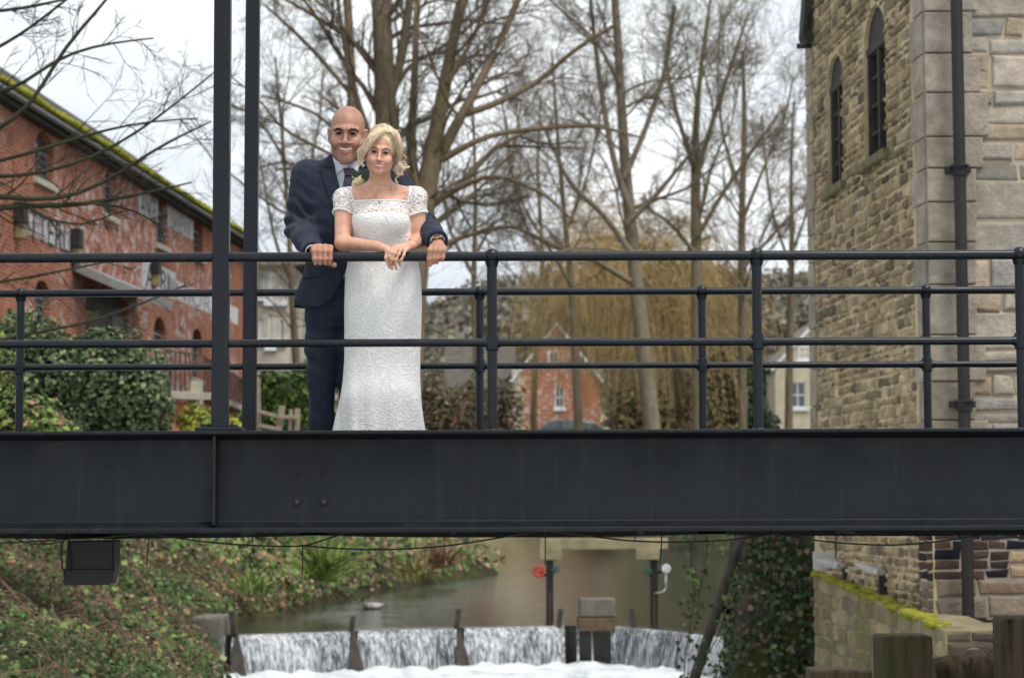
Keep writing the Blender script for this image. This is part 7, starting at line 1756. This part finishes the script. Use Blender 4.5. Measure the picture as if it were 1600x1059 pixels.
FRS = [q.astype(np.float32) for q in spline(fringe, 10)]; SDS = [q.astype(np.float32) for q in spline(sider, 10)]
def hair_vol(p):
    q = hb.loc(p)
    d = s_ell(q, (.004, .022, .042), (.090, .103, .092))
    d = smax(d, -s_ell(q, (.006, -.105, -.034), (.062, .085, .106)), .010)
    d = smax(d, -s_cone(q, (.0, -.02, -.14), (0, -.02, -.07), .075, .066), .01)
    d = d*hb.s*.9
    d = smin(d, s_chain(p, FRS, [.0150, .0155, .0155, .015, .0142, .013, .0115, .010, .0075, .004], .004), .010)
    d = smin(d, s_chain(p, SDS, [.012, .013, .013, .0125, .012, .0115, .011, .0105, .010, .008], .004), .010)
    d = smin(d, s_ell(p, Q(622, 262, 9.455), (.026, .03, .026)), .012)
    # combed locks
    an = np.arctan2(q[:, 0]-.02, q[:, 2]+.02)
    return d + .0005*np.sin(an*70+q[:, 1]*60)
lo = hb.c-(.13, .13, .13); hi = hb.c+(.14, .15, .14)
V, F = sdf_mesh(hair_vol, lo, hi, .0026, 4)
hair = mesh('hair', V, F, M_HAIR, bride, smooth=True); vcol(hair, np.tile((.74, .57, .37), (len(V), 1)))
vs, fs, cs = [], [], []; nv = 0
def strand(pts, r, col):
    global nv
    pts = np.asarray(pts, float); n = len(pts); d = np.gradient(pts, axis=0); d /= np.linalg.norm(d, axis=1)[:, None]+1e-9
    u = np.cross(d, (0.3, 1, .2)); u /= np.linalg.norm(u, axis=1)[:, None]+1e-9; w = np.cross(d, u)
    tp = r*np.interp(np.linspace(0, 1, n), [0, .1, .8, 1], [.6, 1, .9, .25])[:, None]
    ring_ = np.stack([pts+u*tp, pts+(-.5*u+.87*w)*tp, pts+(-.5*u-.87*w)*tp], 1).reshape(-1, 3)
    vs.append(ring_); b = nv
    i = np.arange(n-1)[:, None]*3+b
    for k in range(3): fs.append(np.hstack([i+k, i+(k+1) % 3, i+3+(k+1) % 3, i+3+k]))
    cs.append(np.tile(col, (len(ring_), 1))); nv += len(ring_)
def spline(g, n):
    g = np.asarray(g, float); L = np.r_[0, np.cumsum(np.linalg.norm(np.diff(g, axis=0), axis=1))]; t = np.linspace(0, L[-1], n)
    o = np.stack([np.interp(t, L, g[:, i]) for i in range(3)], 1)
    for _ in range(3): o[1:-1] = (o[:-2]+o[1:-1]*2+o[2:])/4
    return o
r_ = np.random.default_rng(3)
def lock(g, n, spread, rad=.0011, wave=.003, tails=.3):
    base = spline(g, 22); k = len(base); tt = np.linspace(0, 1, k)
    for _ in range(n):
        o = r_.normal(size=3); o /= np.linalg.norm(o); o *= spread*r_.uniform(.75, 1.08); f = r_.uniform(6, 14); ph = r_.uniform(0, 6.28)
        sp = np.interp(tt, [0, .2, .75, 1], [.7, 1, .9, tails*1.0])[:, None]
        pts = base + o*sp + np.stack([np.sin(tt*f+ph), np.cos(tt*f*.8+ph), np.sin(tt*f+ph+1)], 1)*wave*tt[:, None]
        a, b = 0, k
        if r_.uniform() < .4: b = r_.integers(12, k)
        if r_.uniform() < .4: a = r_.integers(0, 7)
        v = r_.uniform(.62, 1.22); strand(pts[a:b], rad*r_.uniform(.6, 1.2), np.array((.88, .70, .49))*v*np.array((1, r_.uniform(.94, 1.03), r_.uniform(.82, 1.1))))
lock(fringe, 560, .0172, rad=.00125, wave=.0036)
lock(sider, 400, .0148, rad=.00125, wave=.0036)
def HL(*pts): return [tuple(hb.wor([p])[0]) for p in pts]
for x0 in np.linspace(-.8, .8, 15):           # swept over the crown to the back
    s = math.sin(x0); cc_ = math.cos(x0)
    lock(HL((.03+s*.02, -.060-.01*cc_, .100), (s*.055+.01, -.045, .123*cc_+.010), (s*.090, .0, .046+.088*cc_), (s*.096, .055, .042+.078*cc_), (s*.085, .10, .03+.05*cc_)), 60, .007, .0012, .0015, .7)
for x0 in (-1, 1):
    for z0 in np.linspace(-.045, .05, 6):
        lock(HL((x0*.086, -.035, z0+.02), (x0*.095, .0, z0+.005), (x0*.09, .05, z0-.005), (x0*.06, .10, z0-.01)), 34, .007, .0011, .002, .7)
# loose curls
def curl(p0, p1, rad, turns, n, D):
    a, b = np.array(p0), np.array(p1)
    for _ in range(n):
        t = np.linspace(0, 1, 30); ph = r_.uniform(0, .9); rr_ = rad*r_.uniform(.8, 1.25)*np.interp(t, [0, .3, 1], [.2, 1, .8])
        base = a+(b-a)*t[:, None]+r_.normal(size=3)*.0018
        o = np.stack([np.cos(t*turns*6.28+ph), np.sin(t*turns*6.28+ph)*.7, .5*np.sin(t*turns*6.28+ph)], 1)*rr_[:, None]
        strand(base+o, .0009, np.array((.88, .70, .49))*r_.uniform(.75, 1.2))
curl(Q(628, 252, 9.42), Q(631, 272, 9.42), .010, 1.6, 16, 0); curl(Q(624, 262, 9.42), Q(618, 290, 9.43), .007, 2.2, 14, 0)
curl(Q(630, 258, 9.43), Q(637, 262, 9.43), .012, 1.3, 12, 0); curl(Q(565, 244, 9.335), Q(561, 262, 9.33), .007, 1.4, 16, 0)
curl(Q(568, 250, 9.34), Q(566, 262, 9.335), .005, 1.2, 12, 0); curl(Q(621, 268, 9.44), Q(626, 276, 9.44), .012, 1.5, 14, 0)
curl(Q(564, 230, 9.33), Q(559, 243, 9.33), .005, 1.0, 8, 0); curl(Q(571, 226, 9.31), Q(557, 238, 9.325), .006, .8, 12, 0); curl(Q(627, 228, 9.36), Q(633, 250, 9.40), .006, 1.1, 12, 0); curl(Q(575, 214, 9.32), Q(562, 226, 9.33), .005, .7, 10, 0); curl(Q(600, 199, 9.38), Q(622, 204, 9.38), .004, .8, 10, 0)
for _ in range(70):     # flyaways
    a = r_.uniform(-1.5, 1.5); x = math.sin(a)*.092; z = .042+math.cos(a)*.092
    o = r_.normal(size=3)*.012; g = HL((x*.9, 0, z*.9), (x*1.04, -.01+o[0], z*1.04), (x*1.08+o[1], .0+o[0], z*1.03+o[2])); strand(spline(g, 10), .00045, (.74, .58, .36))
hs = mesh('hair_strands', np.vstack(vs), np.vstack(fs).astype(np.int32), M_HAIR, bride, smooth=True); vcol(hs, np.vstack(cs))
hs.name = 'hair'
